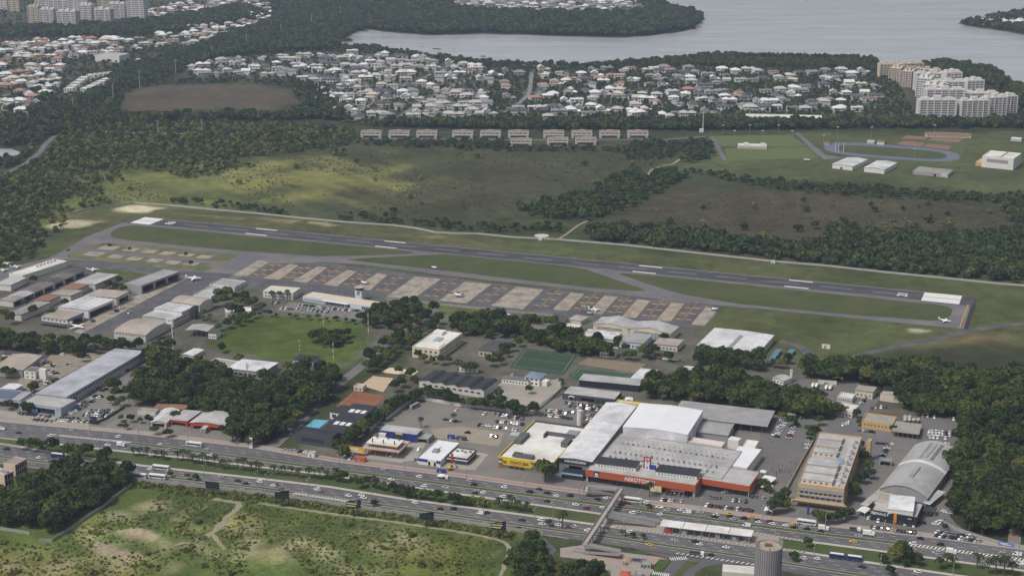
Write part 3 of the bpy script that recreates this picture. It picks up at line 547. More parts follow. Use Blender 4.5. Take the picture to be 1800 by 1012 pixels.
# tracks through the fields
def track(pts_, wid, seed):
    rr = np.random.default_rng(seed); q = np.array([P(p) for p in pts_]); s = np.concatenate([[0], np.cumsum(np.hypot(*np.diff(q, axis=0).T))]); t = np.arange(0, s[-1], 2.5); W = np.stack([np.interp(t, s, q[:, 0]), np.interp(t, s, q[:, 1])], 1)
    for _ in range(6): W[1:-1] = (W[:-2] + W[1:-1] * 2 + W[2:]) / 4
    d = np.gradient(W, axis=0); d /= np.linalg.norm(d, axis=1)[:, None]; n = np.stack([-d[:, 1], d[:, 0]], 1); w1 = wid * .5 * rr.uniform(.55, 1.3, len(W)); w2 = wid * .5 * rr.uniform(.55, 1.3, len(W)); A = W + n * w1[:, None]; B = W - n * w2[:, None]; k = len(W)
    h = ground_z(W) + .12; V = [(*B[i], h[i]) for i in range(k)] + [(*A[i], h[i]) for i in range(k)]; tag(obj('dirt_track', mesh('dirt_track', V, [(i, i + 1, k + i + 1, k + i) for i in range(k - 1)], DIRT)), kind='structure')
track([(375, 876), (400, 880), (425, 883), (420, 892), (400, 908), (388, 922), (374, 936), (360, 944), (340, 955), (300, 962)], 4.2, 1); track([(374, 938), (384, 952), (397, 968)], 3, 3)
track([(455, 884), (520, 894), (600, 905), (700, 918), (760, 927), (840, 940), (885, 950), (897, 962), (892, 980), (880, 1012)], 2.8, 2)
strip('dirt_track', [(210, 252), (85, 260)], 5, .1, DIRT)
strip('far_road', [(-40, 310), (10, 305), (45, 288), (70, 268), (80, 253), (95, 240), (130, 236)], 8, .10, ASPH)
strip('far_road', [(183, 232), (240, 234), (320, 236)], 10, .12, PAVE)
strip('far_road', [(600, 243), (900, 246), (1160, 246), (1240, 240)], 7, .10, ASPH)
strip('meadow_path', [t12(310, 668), t12(370, 630), t12(450, 570), t12(520, 535)], 3, .10, DIRT)
strip('meadow_path', [t12(920, 235), t12(960, 185), t12(1040, 160), t12(1100, 150), t12(1180, 95)], 4, .10, DIRT)
sheet('helicopter_circle', [(952 + 13 * math.cos(t), 414.5 + 3.2 * math.sin(t)) for t in np.linspace(0, 6.28, 24)[:-1]], .2, mat('pale circle', (180, 186, 170), .9, .1, .3))
# bottom corner: ramps and small plaza
sheet('plaza', [t32(330, 820), t32(480, 800), t32(760, 850), t32(1000, 880), t32(1080, 900), t32(950, 990), t32(900, 1080), t32(650, 1080), t32(500, 900), t32(330, 880)], .09, PAVE)
sheet('ramp_road', [t32(850, 830), t32(1180, 880), t32(1320, 900), t32(1180, 960), t32(1080, 1060), t32(960, 1080), t32(1100, 900)], .10, ROAD)
strip('ramp_road', [t32(1700, 905), t32(1420, 905), t32(1280, 930), t32(1200, 985), t32(1170, 1060)], 9, .105, ROAD)
strip('ramp_road', [t32(180, 760), t32(260, 830), t32(190, 930), t32(120, 1020)], 8, .10, ROAD)
sheet('traffic_island', [t32(950, 960), t32(1010, 895), t32(1090, 900), t32(1040, 960), t32(990, 980)], .16, MEDG)
sheet('traffic_island', [t32(1100, 1010), t32(1190, 910), t32(1290, 915), t32(1180, 980), t32(1150, 1060), t32(1080, 1060)], .16, MEDG)
def zebra(c0, c1, ln, n):
    a = np.array(P(c0)); b = np.array(P(c1)); d = (b - a) / np.linalg.norm(b - a); nn = np.array((-d[1], d[0])); V = []; Fc = []
    for i in range(n):
        c = a + (b - a) * i / (n - 1); k = len(V)
        for s, t in ((-.3, -.5), (.3, -.5), (.3, .5), (-.3, .5)): q = c + d * s + nn * t * ln; V.append((q[0], q[1], .14))
        Fc.append((k, k + 1, k + 2, k + 3))
    tag(obj('zebra_crossing', mesh('zebra_crossing', V, Fc, WPAINT)), kind='structure')
zebra(t32(1085, 895), t32(1190, 888), 4, 8); zebra(t32(965, 990), t32(1070, 1005), 4, 9)
# ================================================================ BUILDINGS
FOOT = []
def wall_faces(b, W, L, h, holes, depth=.3, par=0.0, tops=None):
    """four outer walls with real openings cut through them (holes: face -> list of (u0,u1,z0,z1)); face 0 front, 1 right, 2 back, 3 left"""
    fr = {0: ((0, 0), (1, 0), W), 1: ((W, 0), (0, 1), L), 2: ((W, L), (-1, 0), W), 3: ((0, L), (0, -1), L)}
    for fc, (o, d, n) in fr.items():
        nx_, ny_ = d[1], -d[0]; hl = holes.get(fc, [])
        us = sorted({0.0, n} | {min(max(q, 0), n) for x in hl for q in x[:2]}); zs = sorted({0.0, h} | {q for x in hl for q in x[2:4]})
        for i in range(len(us) - 1):
            run = None
            for j in range(len(zs) - 1):
                um, zm = (us[i] + us[i + 1]) / 2, (zs[j] + zs[j + 1]) / 2
                if any(x[0] < um < x[1] and x[2] < zm < x[3] for x in hl): continue
                q = lambda u, z: (o[0] + d[0] * u, o[1] + d[1] * u, z)
                b.add([q(us[i], zs[j]), q(us[i + 1], zs[j]), q(us[i + 1], zs[j + 1]), q(us[i], zs[j + 1])], [(0, 1, 2, 3)])
        for x in hl:
            q = lambda u, z, e: (o[0] + d[0] * u - nx_ * e, o[1] + d[1] * u - ny_ * e, z)
            c = [(x[0], x[2]), (x[1], x[2]), (x[1], x[3]), (x[0], x[3])]
            b.add([q(*c[i], 0) for i in range(4)] + [q(*c[i], depth) for i in range(4)], [(1, 0, 4, 5), (2, 1, 5, 6), (3, 2, 6, 7), (0, 3, 7, 4)])
def profile_roof(b, prof, n, axis, over, th=.25):
    """roof sheet with thickness: cross-section prof [(t,z)] extruded over length n; axis 'v' runs front to back"""
    a, e = -over, n + over
    def pt(t, s, z): return (t, s, z) if axis == 'v' else (s, t, z)
    k = len(prof); V = [pt(t, a, z + th) for t, z in prof] + [pt(t, e, z + th) for t, z in prof] + [pt(t, a, z) for t, z in prof] + [pt(t, e, z) for t, z in prof]; Fc = []
    for i in range(k - 1):
        Fc += [(i, i + 1, k + i + 1, k + i), (2 * k + i + 1, 2 * k + i, 3 * k + i, 3 * k + i + 1), (2 * k + i, 2 * k + i + 1, i + 1, i), (k + i, k + i + 1, 3 * k + i + 1, 3 * k + i)]
    Fc += [(0, k, 3 * k, 2 * k), (2 * k - 1, k - 1, 3 * k - 1, 4 * k - 1)]
    b.add(V, Fc)
PANE = {}
def pane_mesh(w_, h_, m):
    k = (round(w_, 2), round(h_, 2), m.name)
    if k not in PANE: PANE[k] = MB().box(-w_ / 2, w_ / 2, -.03, .03, -h_ / 2, h_ / 2).mesh('window', m)
    return PANE[k]
GLASS = mat('window glass', (54, 60, 68), .12, .15, .4, .6)
GLASSB = mat('balcony shade glass', (84, 84, 92), .3, .25, .5, .5)
def bld(name, label, A, B, D, h, wall, roof, kind='flat', rh=1.5, cat='building', win=(), opens=(), over=.5, group=None, parent_only=False, world=None, rz=None, dims=None, glass=None, base=0.0, par=.7, axis='v'):
    """A,B,D: surveyed eave corners (near left, near right, far left) at height h.
    win: (face, columns, z0, z1, fill[, u0, u1]) rows of windows; opens: (face, u0, u1, z0, z1) fractions/metres of open bays"""
    if dims: W, L = dims; org = world
    else:
        a, b_, d = (np.array(P(q[0], q[1], h + base)) for q in (A, B, D)); W = float(np.linalg.norm(b_ - a)); L = float(np.linalg.norm(d - a))
        r1 = math.atan2(*(b_ - a)[::-1]); r2 = math.atan2(*(d - a)[::-1]) - math.pi / 2; rz = (r1 + r2) / 2 if abs(r1 - r2) < .5 else r1; org = (a[0], a[1])
    t = thing(name, label, cat, (org[0], org[1], base), rz, group)
    holes = {}; panes = []
    for wn in win:
        fc, n, z0, z1, fl = wn[:5]; tot = W if fc in (0, 2) else L; u0, u1 = (wn[5] * tot, wn[6] * tot) if len(wn) > 5 else (.04 * tot, .96 * tot); st = (u1 - u0) / n
        for i in range(n):
            c = u0 + st * (i + .5); x = (c - st * fl / 2, c + st * fl / 2, z0, z1); holes.setdefault(fc, []).append(x); panes.append((fc, x))
    for fc, u0, u1, z0, z1 in opens: tot = W if fc in (0, 2) else L; holes.setdefault(fc, []).append((u0 * tot, u1 * tot, z0, z1))
    wb = MB(); wall_faces(wb, W, L, h, holes)
    rb = MB()
    if kind == 'flat':
        e = .35; zr = h - par
        wb.add([(0, 0, h), (W, 0, h), (W, L, h), (0, L, h), (e, e, h), (W - e, e, h), (W - e, L - e, h), (e, L - e, h), (e, e, zr), (W - e, e, zr), (W - e, L - e, zr), (e, L - e, zr)],
               [(0, 1, 5, 4), (1, 2, 6, 5), (2, 3, 7, 6), (3, 0, 4, 7), (4, 5, 9, 8), (5, 6, 10, 9), (6, 7, 11, 10), (7, 4, 8, 11)])
        rb.box(e + .004, W - e - .004, e + .004, L - e - .004, zr - .3, zr)
    elif kind == 'hip':
        o = over; q = min(W, L) / 2; r0, r1 = ((q, L / 2), (W - q, L / 2)) if W > L else ((W / 2, q), (W / 2, L - q)); z = h + rh
        rb.add([(-o, -o, h), (W + o, -o, h), (W + o, L + o, h), (-o, L + o, h), (*r0, z), (*r1, z)], [(0, 1, 5, 4), (1, 2, 5), (2, 3, 4, 5), (3, 0, 4), (3, 2, 1, 0)] if W > L else [(0, 1, 4), (1, 2, 5, 4), (2, 3, 5), (3, 0, 4, 5), (3, 2, 1, 0)])
    else:
        span, ln = (W, L) if axis == 'v' else (L, W)
        if kind == 'gable': prof = [(-over, h - over * rh / span * 2), (span / 2, h + rh), (span + over, h - over * rh / span * 2)]
        elif kind == 'arch': n = 14; prof = [(-over + (span + 2 * over) * i / n, h + rh * (1 - (2 * i / n - 1) ** 2)) for i in range(n + 1)]
        elif kind == 'shed': prof = [(-over, h), (span + over, h + rh)]
        elif kind == 'saw':
            n = 5; prof = []
            for i in range(n): prof += [(span * i / n, h), (span * (i + .75) / n, h + rh), (span * (i + 1) / n - .02, h + .1)]
        profile_roof(rb, prof, ln, axis, over)
        inner = [(min(max(t_, 0), span), z_) for t_, z_ in prof]
        for s_ in (0, ln):
            V = [(t_, s_, z_) if axis == 'v' else (s_, t_, z_) for t_, z_ in inner] + [(t_, s_, h - .01) if axis == 'v' else (s_, t_, h - .01) for t_, _ in inner]; k = len(inner)
            wb.add(V, [(i, i + 1, k + i + 1, k + i) for i in range(k - 1)])
    if not parent_only:
        wb.obj('wall', wall, t)
    rf = rb.obj('roof', roof, t, smooth=False)
    gl = glass or GLASS
    fr = {0: ((0, 0), (1, 0), 0), 1: ((W, 0), (0, 1), math.pi / 2), 2: ((W, L), (-1, 0), math.pi), 3: ((0, L), (0, -1), -math.pi / 2)}
    for fc, x in panes:
        o, d, ang = fr[fc]; u_ = (x[0] + x[1]) / 2; obj('window', pane_mesh(x[1] - x[0], x[3] - x[2], gl), t, (o[0] + d[0] * u_ - d[1] * .22, o[1] + d[1] * u_ + d[0] * .22, (x[2] + x[3]) / 2), ang)
    c_, s_ = math.cos(rz), math.sin(rz); FOOT.append([(org[0] + (u_ * W) * c_ - (v_ * L) * s_ + m_, org[1] + (u_ * W) * s_ + (v_ * L) * c_) for u_, v_, m_ in ((-.03, -.04, 0), (1.03, -.04, 0), (1.03, 1.03, 0), (-.03, 1.03, 0))])
    return t, W, L, rf
def canopy(name, label, A, B, D, h, roof, nu=4, nv=2, th=.6, cat='canopy', fascia=None, rh=0, base=0.0, post=.2):
    """open roof on posts"""
    a, b_, d = (np.array(P(q[0], q[1], h + base)) for q in (A, B, D)); W = float(np.linalg.norm(b_ - a)); L = float(np.linalg.norm(d - a)); r1 = math.atan2(*(b_ - a)[::-1]); r2 = math.atan2(*(d - a)[::-1]) - math.pi / 2
    t = thing(name, label, cat, (a[0], a[1], base), (r1 + r2) / 2)
    b = MB()
    if rh: profile_roof(b, [(0, h - .3), (W / 2, h - .3 + rh), (W, h - .3)], L, 'v', 0, .3)
    else: b.box(0, W, 0, L, h - th * .4, h)
    b.obj('roof', roof, t)
    if fascia: MB().box(-.1, W + .1, -.1, .1, h - th, h + .1).box(W - .05, W + .15, .1, L, h - th, h + .1).obj('fascia', fascia, t)
    for i in range(nu):
        for j in range(nv):
            x = W * (.06 + .88 * i / max(nu - 1, 1)); y = L * (.08 + .84 * j / max(nv - 1, 1)); MB().bar((x, y, 0), (x, y, h - .3), post, 6).obj('post', GREYP, t)
    return t, W, L
def roofbox(t, name, x0, x1, y0, y1, z, hh, m): return MB().box(x0, x1, y0, y1, z, z + hh).obj(name, m, t)
WHITE = mat('white plaster', (214, 212, 206), .85, .07, .2, .2); OFFW = mat('off white plaster', (196, 192, 184), .85, .09, .2, .2); CREAM = mat('cream plaster', (206, 194, 170), .85, .09, .2, .2)
BEIGE = mat('beige render', (178, 168, 150), .85, .1, .2, .2); GREYB = mat('grey render', (150, 150, 150), .85, .1, .2, .2); DKGREY = mat('dark grey cladding', (72, 76, 82), .6, .1, .2, .3); BLACKC = mat('black cladding', (40, 44, 54), .5, .1, .2, .4)
GREYP = paint('grey steel', (138, 140, 142)); DARKP = paint('dark steel', (52, 56, 60)); YELLOW = paint('yellow cladding', (206, 176, 44)); ORANGE = paint('orange cladding', (170, 86, 56)); BLUEC = paint('blue cladding', (44, 58, 138)); REDC = paint('red cladding', (168, 50, 40)); WHITEP = paint('white painted metal', (222, 222, 220)); TEAL = paint('blue tarpaulin', (84, 124, 140)); STEELB = paint('steel blue cladding', (92, 116, 156)); OCHRE = mat('ochre render', (192, 160, 116), .85, .1, .2, .2)
R_WHITE = metalroof('white metal roof', (212, 211, 211), 0, 1.2); R_GREY = metalroof('grey metal roof', (158, 156, 156), 0, 1.2, var2=(148, 144, 142)); R_LGREY = metalroof('light grey metal roof', (182, 180, 178), 0, 1.2); R_DARK = metalroof('dark metal roof', (84, 82, 86), 0, 1.0); R_TAN = metalroof('tan metal roof', (170, 160, 148), 0, 1.0, var2=(156, 144, 132)); R_BLACK = metalroof('black roof sheeting', (54, 54, 58), 0, .9)
R_TERRA = mat('terracotta tiles', (136, 104, 86), .9, .18, .4, .1); R_CEM = mat('weathered cement roof', (150, 146, 138), .9, .18, .12, .1, var2=(132, 126, 120)); R_CEMD = mat('dark cement roof', (112, 108, 106), .9, .18, .12, .1); R_SOLAR = mat('solar panels', (96, 104, 124), .25, .1, .3, .6); R_FLATW = mat('white roof membrane', (214, 212, 206), .85, .16, .15, .2, var2=(192, 186, 178)); R_FLATG = mat('gravelled grey roof', (172, 170, 168), .9, .2, .16, .1, var2=(152, 150, 148))
W2 = lambda f, n, fl=.5, st=2, z=1.0, fh=3.2, wh=1.4: tuple((f, n, z + k * fh, z + k * fh + wh, fl) for k in range(st))

# --- west hangars and apron buildings
bld('open_hangar', 'large grey hangar with open bays facing the taxilane', eL(850, 262), eL(950, 288), eL(1060, 158), 8.5, GREYB, R_GREY, 'flat', opens=((1, .04, .30, 0, 6.6), (1, .36, .62, 0, 6.6), (1, .68, .94, 0, 6.6)), cat='hangar')
bld('open_hangar', 'white roofed hangar with one wide open door', eL(400, 428), eL(592, 462), eL(560, 352), 7, WHITE, R_WHITE, 'saw', .7, opens=((1, .06, .94, 0, 5.2),), cat='hangar')
bld('open_hangar', 'tan roofed hangar beside the white roofed hangar', eL(590, 350), eL(785, 378), eL(668, 305), 7, OFFW, R_TAN, 'shed', .8, opens=((1, .2, .9, 0, 5.2),), cat='hangar')
t, W, L, _ = bld('open_hangar', 'hangar with blue fascia and two storey office front', eL(285, 495), eL(462, 520), eL(400, 447), 6.5, WHITE, R_TAN, 'shed', .5, win=W2(0, 6, .6), opens=((1, .25, .9, 0, 4.6),), cat='hangar')
MB().box(W + .05, W + .3, 0, L, 5.2, 7.4).obj('fascia', STEELB, t); MB().box(-1, W, -5, -.2, 2.9, 3.1).obj('veranda_roof', R_DARK, t)
bld('vaulted_hangar', 'beige vaulted hangar nearest the tall sign pole', eL(782, 598), eL(1003, 622), eL(965, 508), 6, OFFW, R_TAN, 'arch', 2.6, win=((0, 9, 1.0, 1.9, .4), (0, 9, 3.6, 4.5, .4)), axis='u', cat='hangar')
bld('hangar_office', 'grey roofed hangar with rooftop vents beside the vaulted hangar', eL(978, 492), eL(1185, 522), eL(1065, 448), 6.5, OFFW, R_LGREY, 'shed', .5, win=W2(1, 6, .6), cat='hangar')
bld('hangar_office', 'white roofed hangar office with stepped roofs and long windows', eL(1060, 438), eL(1245, 467), eL(1150, 398), 9.5, WHITE, R_WHITE, 'saw', .6, win=W2(1, 6, .6, 3, .9, 2.9, 1.4), cat='hangar')
bld('glass_stair_tower', 'narrow dark glass stair tower beside the white hangar office', eL(1312, 428), eL(1334, 432), eL(1338, 414), 11.5, DKGREY, R_DARK, 'flat', win=((0, 1, 1, 10.5, .8), (1, 2, 1, 10.5, .85)), cat='tower')
bld('vaulted_hangar', 'beige vaulted hangar beside the dark trees', eL(1180, 392), eL(1370, 420), eL(1275, 350), 8, OFFW, R_TAN, 'arch', 2.4, axis='u', cat='hangar')
bld('storage_shed', 'pale flat roofed shed next to the taxilane mouth', eL(1328, 345), eL(1450, 358), eL(1450, 272), 5, WHITE, R_LGREY, 'flat')
bld('storage_shed', 'grey flat roofed shed beside the apron corner', eL(1440, 272), eL(1610, 292), eL(1520, 230), 4.5, OFFW, R_GREY, 'flat')
rfs = [R_CEM, R_LGREY, R_CEMD, R_CEMD, R_DARK, R_CEMD, R_DARK]
for i in range(7):
    x, y = -10 + i * 70, 382 - i * 31
    bld('small_hangar', 'small gabled hangar in the upper hangar row, %s from the near end' % ordinal(i + 1), eL(x, y), eL(x + 92, y + 14), eL(x + 66, y - 32), 5, OFFW if i != 1 else STEELB, rfs[i], 'gable', 1.2, opens=((1, .12, .88, 0, 3.9),), cat='hangar', group='upper row of small hangars', axis='v')
for A, B, D, rf, nm in (((50, 475), (140, 490), (230, 390), R_CEM, 'long grey'), ((235, 380), (330, 395), (300, 345), R_TERRA, 'rusty red nearer'), ((345, 340), (480, 360), (420, 305), R_CEM, 'grey'), ((415, 300), (520, 318), (490, 265), R_TERRA, 'rusty red farther'), ((508, 262), (640, 285), (640, 192), R_LGREY, 'large light grey')):
    bld('storage_shed', '%s roofed shed in the row behind the open hangars' % nm, eL(*A), eL(*B), eL(*D), 5, OFFW, rf, 'shed', .8, opens=((0, .2, .5, 0, 3.2),), cat='shed', group='sheds behind the open hangars')
t, W, L, _ = bld('maintenance_building', 'long white building with cluttered roof by the helicopter pads', eL(60, 195), eL(145, 215), eL(330, 92), 6, WHITE, R_FLATW, 'flat', win=((0, 6, 1, 2.2, .6),))
for i in range(6): roofbox(t, 'roof_unit', W * .2, W * .2 + 3, L * (.5 + .08 * i), L * (.5 + .08 * i) + 2.5, 5.3, 1.6 + .4 * (i % 2), OFFW)
bld('storage_shed', 'white roofed shed at the picture edge behind trees', eL(-40, 275), eL(60, 290), eL(40, 222), 5, WHITE, R_LGREY, 'shed', .8)
canopy('covered_court', 'open sided grey roof over a sports court', s5(1250, 598), s5(1620, 640), s5(1335, 495), 6, R_LGREY, 5, 3, rh=1.2)
bld('club_annex', 'white annex beside the covered court', s5(1660, 640), s5(1790, 655), s5(1720, 580), 5.5, WHITE, R_DARK, 'shed', .4, win=W2(0, 3, .5))
bld('club_annex', 'low white lodge behind the bamboo clump', t20(1540, 190), t20(1720, 180), t20(1600, 160), 4.5, WHITE, R_FLATW, 'flat', win=((0, 5, .8, 2.2, .5),))
t, W, L, _ = bld('terminal', 'long low airport terminal with cream roof', t21(320, 78), t21(825, 138), t21(395, 50), 4.6, mat('pale blue plaster', (190, 200, 208), .8, .08, .2), mat('stained cream roof', (198, 186, 168), .9, .1, .15), 'flat', win=((0, 10, .8, 2.4, .55, .02, .3), (0, 12, .3, 3.2, .8, .34, .68), (0, 6, .4, 3.2, .85, .84, .99), (1, 4, .6, 3, .7)), par=.25)
MB().box(W * .3, W * .66, -2.4, -.1, 3.5, 3.75).obj('porch_roof', WHITEP, t)
q = P(t21(710, 105)); t = thing('control_tower', 'white control tower with blue emblem and glazed cab above the terminal', 'control tower', (q[0], q[1], 0), RANG)
MB().box(-3.3, 3.3, -3, 3, 0, 9.6).obj('shaft', WHITE, t); MB().box(-1.4, 1.4, -3.06, -3.005, 5.6, 8.6).obj('emblem', paint('tower blue', (84, 132, 196)), t)
b = MB(); b.loft([[(3.7 * math.cos(a) * k, 3.7 * math.sin(a) * k, z) for a in [math.pi / 4 * (i + .5) for i in range(8)]] for k, z in ((.95, 9.6), (1.15, 12.0))]); b.obj('cab_glazing', GLASS, t)
b = MB(); b.loft([[(4.7 * math.cos(a), 4.7 * math.sin(a), z) for a in [math.pi / 4 * (i + .5) for i in range(8)]] for z in (12.0, 12.5)]); b.obj('roof', R_FLATG, t); MB().bar((0, 0, 12.5), (0, 0, 16), .08).bar((2, 1, 12.5), (2, 1, 14.5), .06).obj('antenna', GREYP, t)
MB().loft([[(4.2 * math.cos(a), 4.2 * math.sin(a), z) for a in [math.pi / 4 * (i + .5) for i in range(8)]] for z in (9.3, 9.6)]).obj('walkway', OFFW, t)
bld('terminal_annex', 'white two storey block beside the terminal car park', t21(48, 42), t21(245, 62), t21(95, 6), 6.5, WHITE, mat('cream roof sheet', (196, 188, 172), .85, .08, .1), 'flat', win=W2(0, 9, .62) + W2(1, 4, .5), par=.2)
bld('lawn_cottage', 'small pale blue house with dark hipped roof on the lawn', t21(252, 512), t21(388, 528), t21(295, 475), 4.2, mat('pale blue wall', (168, 184, 206), .85, .08, .3), R_BLACK, 'hip', 1.6, win=((0, 4, .9, 2.6, .6), (1, 3, .9, 2.6, .5)))
bld('guard_house', 'tiny white hut below the apron fence', t21(1655, 205), t21(1715, 215), t21(1680, 190), 3.4, WHITE, R_FLATG, 'flat', win=((0, 2, .9, 2.4, .6),))
t, W, L, _ = bld('school', 'cream three storey block with white roof and glazed skylight', t21(1068, 420), t21(1250, 446), t21(1215, 305), 9.5, CREAM, R_FLATW, 'flat', win=W2(0, 5, .45, 2, 2.0, 3.4, 1.7) + W2(1, 10, .5, 2, 2.0, 3.4, 1.7))
MB().box(W * .4, W * .62, L * .42, L * .62, 8.6, 9.6).obj('skylight', mat('skylight glass', (150, 166, 168), .2, .1, .5, .6), t); roofbox(t, 'stair_head', W * .1, W * .45, L * .75, L * .93, 8.8, 2.4, WHITE); roofbox(t, 'roof_plinth', W * .55, W * .9, L * .1, L * .35, 8.8, .8, WHITE)
bld('club_shed', 'wide black roofed sports shed with pale ridge strips', t21(1115, 655), t21(1545, 735), t21(1205, 588), 6, OFFW, R_BLACK, 'saw', 1.6, win=((0, 10, 2.5, 4, .6),), cat='hall')
bld('club_hall', 'dark roofed hall with white eave beside the football pitch', t21(1522, 448), t21(1640, 465), t21(1590, 378), 5, BEIGE, R_DARK, 'shed', .4, win=((0, 4, 1, 3, .5),))
bld('changing_rooms', 'low white building with pale roof under the pitch', t21(1390, 565), t21(1510, 580), t21(1400, 552), 3.5, WHITE, R_FLATW, 'flat', win=((0, 4, .9, 2.2, .5),))
bld('gym_entrance_block', 'dark clad front block of the gym facing the avenue', (519, 757), (583, 767.5), (531, 748), 9, DKGREY, R_BLACK, 'flat', win=((0, 1, 2.0, 5.0, .8, .1, .85),))
t, W, L, _ = bld('gym', 'black roofed gym hall with white skylights', (561, 757), (603, 763), (617, 709), 7.5, DKGREY, R_BLACK, 'shed', .3, win=((0, 1, 2.0, 5.0, .8, .1, .85), (1, 6, 1.5, 3.5, .5)))
for i in range(3):
    for j in range(2): MB().box(W * (.2 + .25 * i), W * (.2 + .25 * i) + 3.4, L * (.25 + .45 * j), L * (.25 + .45 * j) + 6, 7.85, 8.05).obj('skylight', WHITEP, t)
bld('gym_annex', 'white walled gym annex beside the pool', t21(505, 868), t21(600, 895), t21(572, 822), 5.5, WHITE, R_BLACK, 'shed', .6, win=((0, 2, 1, 4, .6),))
bld('court_lodge', 'small cream lodge between the clay and sand courts', t21(668, 690), t21(728, 700), t21(690, 672), 4, CREAM, R_FLATG, 'flat', win=((0, 2, .8, 2.2, .5),))
bld('club_house', 'low club house with sweeping white roof among trees', t20(1555, 572), t20(1785, 612), t20(1640, 508), 5.5, GREYB, R_WHITE, 'shed', .6, win=((0, 7, .8, 3, .8),))
bld('club_house_wing', 'grey roofed wing of the low club house', t20(1400, 540), t20(1560, 572), t20(1470, 498), 4, WHITE, R_GREY, 'flat')
bld('pump_house', 'small shed with white ribbed roof beside the lawn', t20(1250, 478), t20(1312, 490), t20(1310, 437), 3.5, OFFW, R_WHITE, 'gable', .7)
bld('tennis_pavilion', 'narrow white pavilion beside the clay courts', e3(285, 385), e3(325, 395), e3(425, 290), 4, WHITE, R_DARK, 'shed', .3, win=((0, 1, .8, 2.4, .6),))
# --- dealer with the long hall
t, W, L, _ = bld('dealer_hall', 'very long grey metal roofed dealer hall with a row of windows', e7(375, 545), e7(688, 585), e7(1180, 72), 7.5, mat('light grey panels', (176, 180, 182), .6, .06, .2, .3), metalroof('pale grey long roof', (176, 177, 182), 0, 1.4), 'shed', .25, win=((1, 26, 4.4, 6.2, .7),), opens=((1, .02, .12, 0, 3.6),), cat='hall')
t, W, L, _ = bld('dealer_showroom', 'grey dealer showroom with glazed front facing the avenue', e7(212, 632), e7(645, 690), e7(378, 548), 6.8, mat('silver panels', (160, 166, 174), .5, .05, .2, .4), R_FLATG, 'flat', opens=((0, .03, .86, 0, 4.4),))
for i in range(14): MB().box(W * (.03 + .83 * i / 14) + .15, W * (.03 + .83 * (i + 1) / 14) - .1, 1.4, 1.46, .1, 4.3).obj('shop_window', GLASS, t)
MB().box(W * .86, W + .4, -1.2, -.06, 0, 7.4).obj('entrance_pylon', mat('silver panels', (160, 166, 174)), t); MB().box(W * .28, W * .42, -1.0, -.1, 0, 3.4).box(W * .30, W * .40, -1.05, -1.0, .2, 2.8).obj('entrance_portal', paint('portal blue', (120, 150, 210)), t)
q = b = MB()
for i in range(16): a0 = 6.283 * i / 16; a1 = 6.283 * (i + 1) / 16; b.bar((W * .93 + 1.25 * math.cos(a0), -1.26, 5.4 + .75 * math.sin(a0)), (W * .93 + 1.25 * math.cos(a1), -1.26, 5.4 + .75 * math.sin(a1)), .1, 4)
b.obj('oval_emblem', BLUEC, t)
t, W, L, _ = bld('dealer_showroom', 'dealer showroom with solar panels on its roof at the picture edge', e7(-160, 585), e7(185, 628), e7(-60, 500), 6.6, mat('silver panels', (160, 166, 174)), R_FLATG, 'flat', opens=((0, .05, .95, 0, 4.2),))
for i in range(4): MB().box(2, W * .7, 2 + i * 5, 6.3 + i * 5, 6.2, 6.35).obj('solar_panel', R_SOLAR, t)
for i in range(10): MB().box(W * (.05 + .09 * i) + .15, W * (.05 + .09 * (i + 1)) - .1, 1.4, 1.46, .1, 4.1).obj('shop_window', GLASS, t)
bld('dealer_house', 'small white two storey house with dark flat roof in the dealer yard', e7(250, 310), e7(362, 322), e7(315, 262), 6.2, WHITE, R_CEMD, 'flat', win=W2(0, 2, .35, 2, 1.0, 3.0, 1.3) + W2(1, 2, .3, 2, 1, 3, 1.2), par=.2)
bld('stair_block', 'plain white stair block attached beside the small white house', e7(403, 288), e7(472, 296), e7(425, 276), 8, WHITE, R_FLATW, 'flat', par=.2)
bld('dealer_workshop', 'brown roofed workshop at the picture edge', e7(-80, 285), e7(205, 318), e7(60, 132), 6, GREYB, R_TAN, 'gable', 1.0, cat='workshop', win=((1, 8, 2, 3, .5),))
bld('dealer_workshop', 'dark roofed workshop with white flank behind the yard', e7(20, 128), e7(418, 192), e7(95, 96), 5, WHITE, R_DARK, 'shed', .5, cat='workshop', win=((1, 3, 1.4, 2.6, .6),))
bld('dealer_store', 'small white roofed store beside the palm clump', e7(0, 495), e7(130, 515), e7(80, 440), 4, OFFW, R_WHITE, 'gable', .6)
# --- restaurant with tents
t, W, L, _ = bld('restaurant', 'restaurant wing with white tent roof and red fascia', t20(1030, 940), t20(1130, 950), t20(1100, 850), 3.6, OFFW, R_WHITE, 'gable', 1.6, opens=((0, .1, .9, 0, 2.8),))
t, W, L, _ = bld('restaurant', 'restaurant wing with grey roof and orange red front', t20(1165, 922), t20(1275, 940), t20(1250, 856), 4.2, paint('brick red', (176, 72, 52)), R_LGREY, 'shed', .5, opens=((0, .1, .9, 0, 2.6),))
t, W, L, _ = bld('restaurant', 'restaurant main room with pale vaulted roof and red front', t20(1300, 945), t20(1530, 972), t20(1390, 868), 4.4, paint('brick red', (176, 72, 52)), R_LGREY, 'arch', 1.6, opens=((0, .1, .4, 0, 2.6), (0, .6, .9, 0, 2.6)))
MB().box(W * .42, W * .56, -7, -.2, 3.4, 3.7).box(W * .42, W * .44, -7, -6.7, 0, 3.4).box(W * .54, W * .56, -7, -6.7, 0, 3.4).obj('porch', R_LGREY, t)
bld('kitchen_block', 'terracotta roofed kitchen block behind the restaurant', t20(1050, 845), t20(1240, 872), t20(1068, 815), 3.4, OFFW, R_TERRA, 'shed', .6)
bld('kitchen_block', 'low white store behind the restaurant tent', t20(940, 862), t20(1060, 872), t20(960, 842), 3.2, OFFW, R_CEM, 'flat')
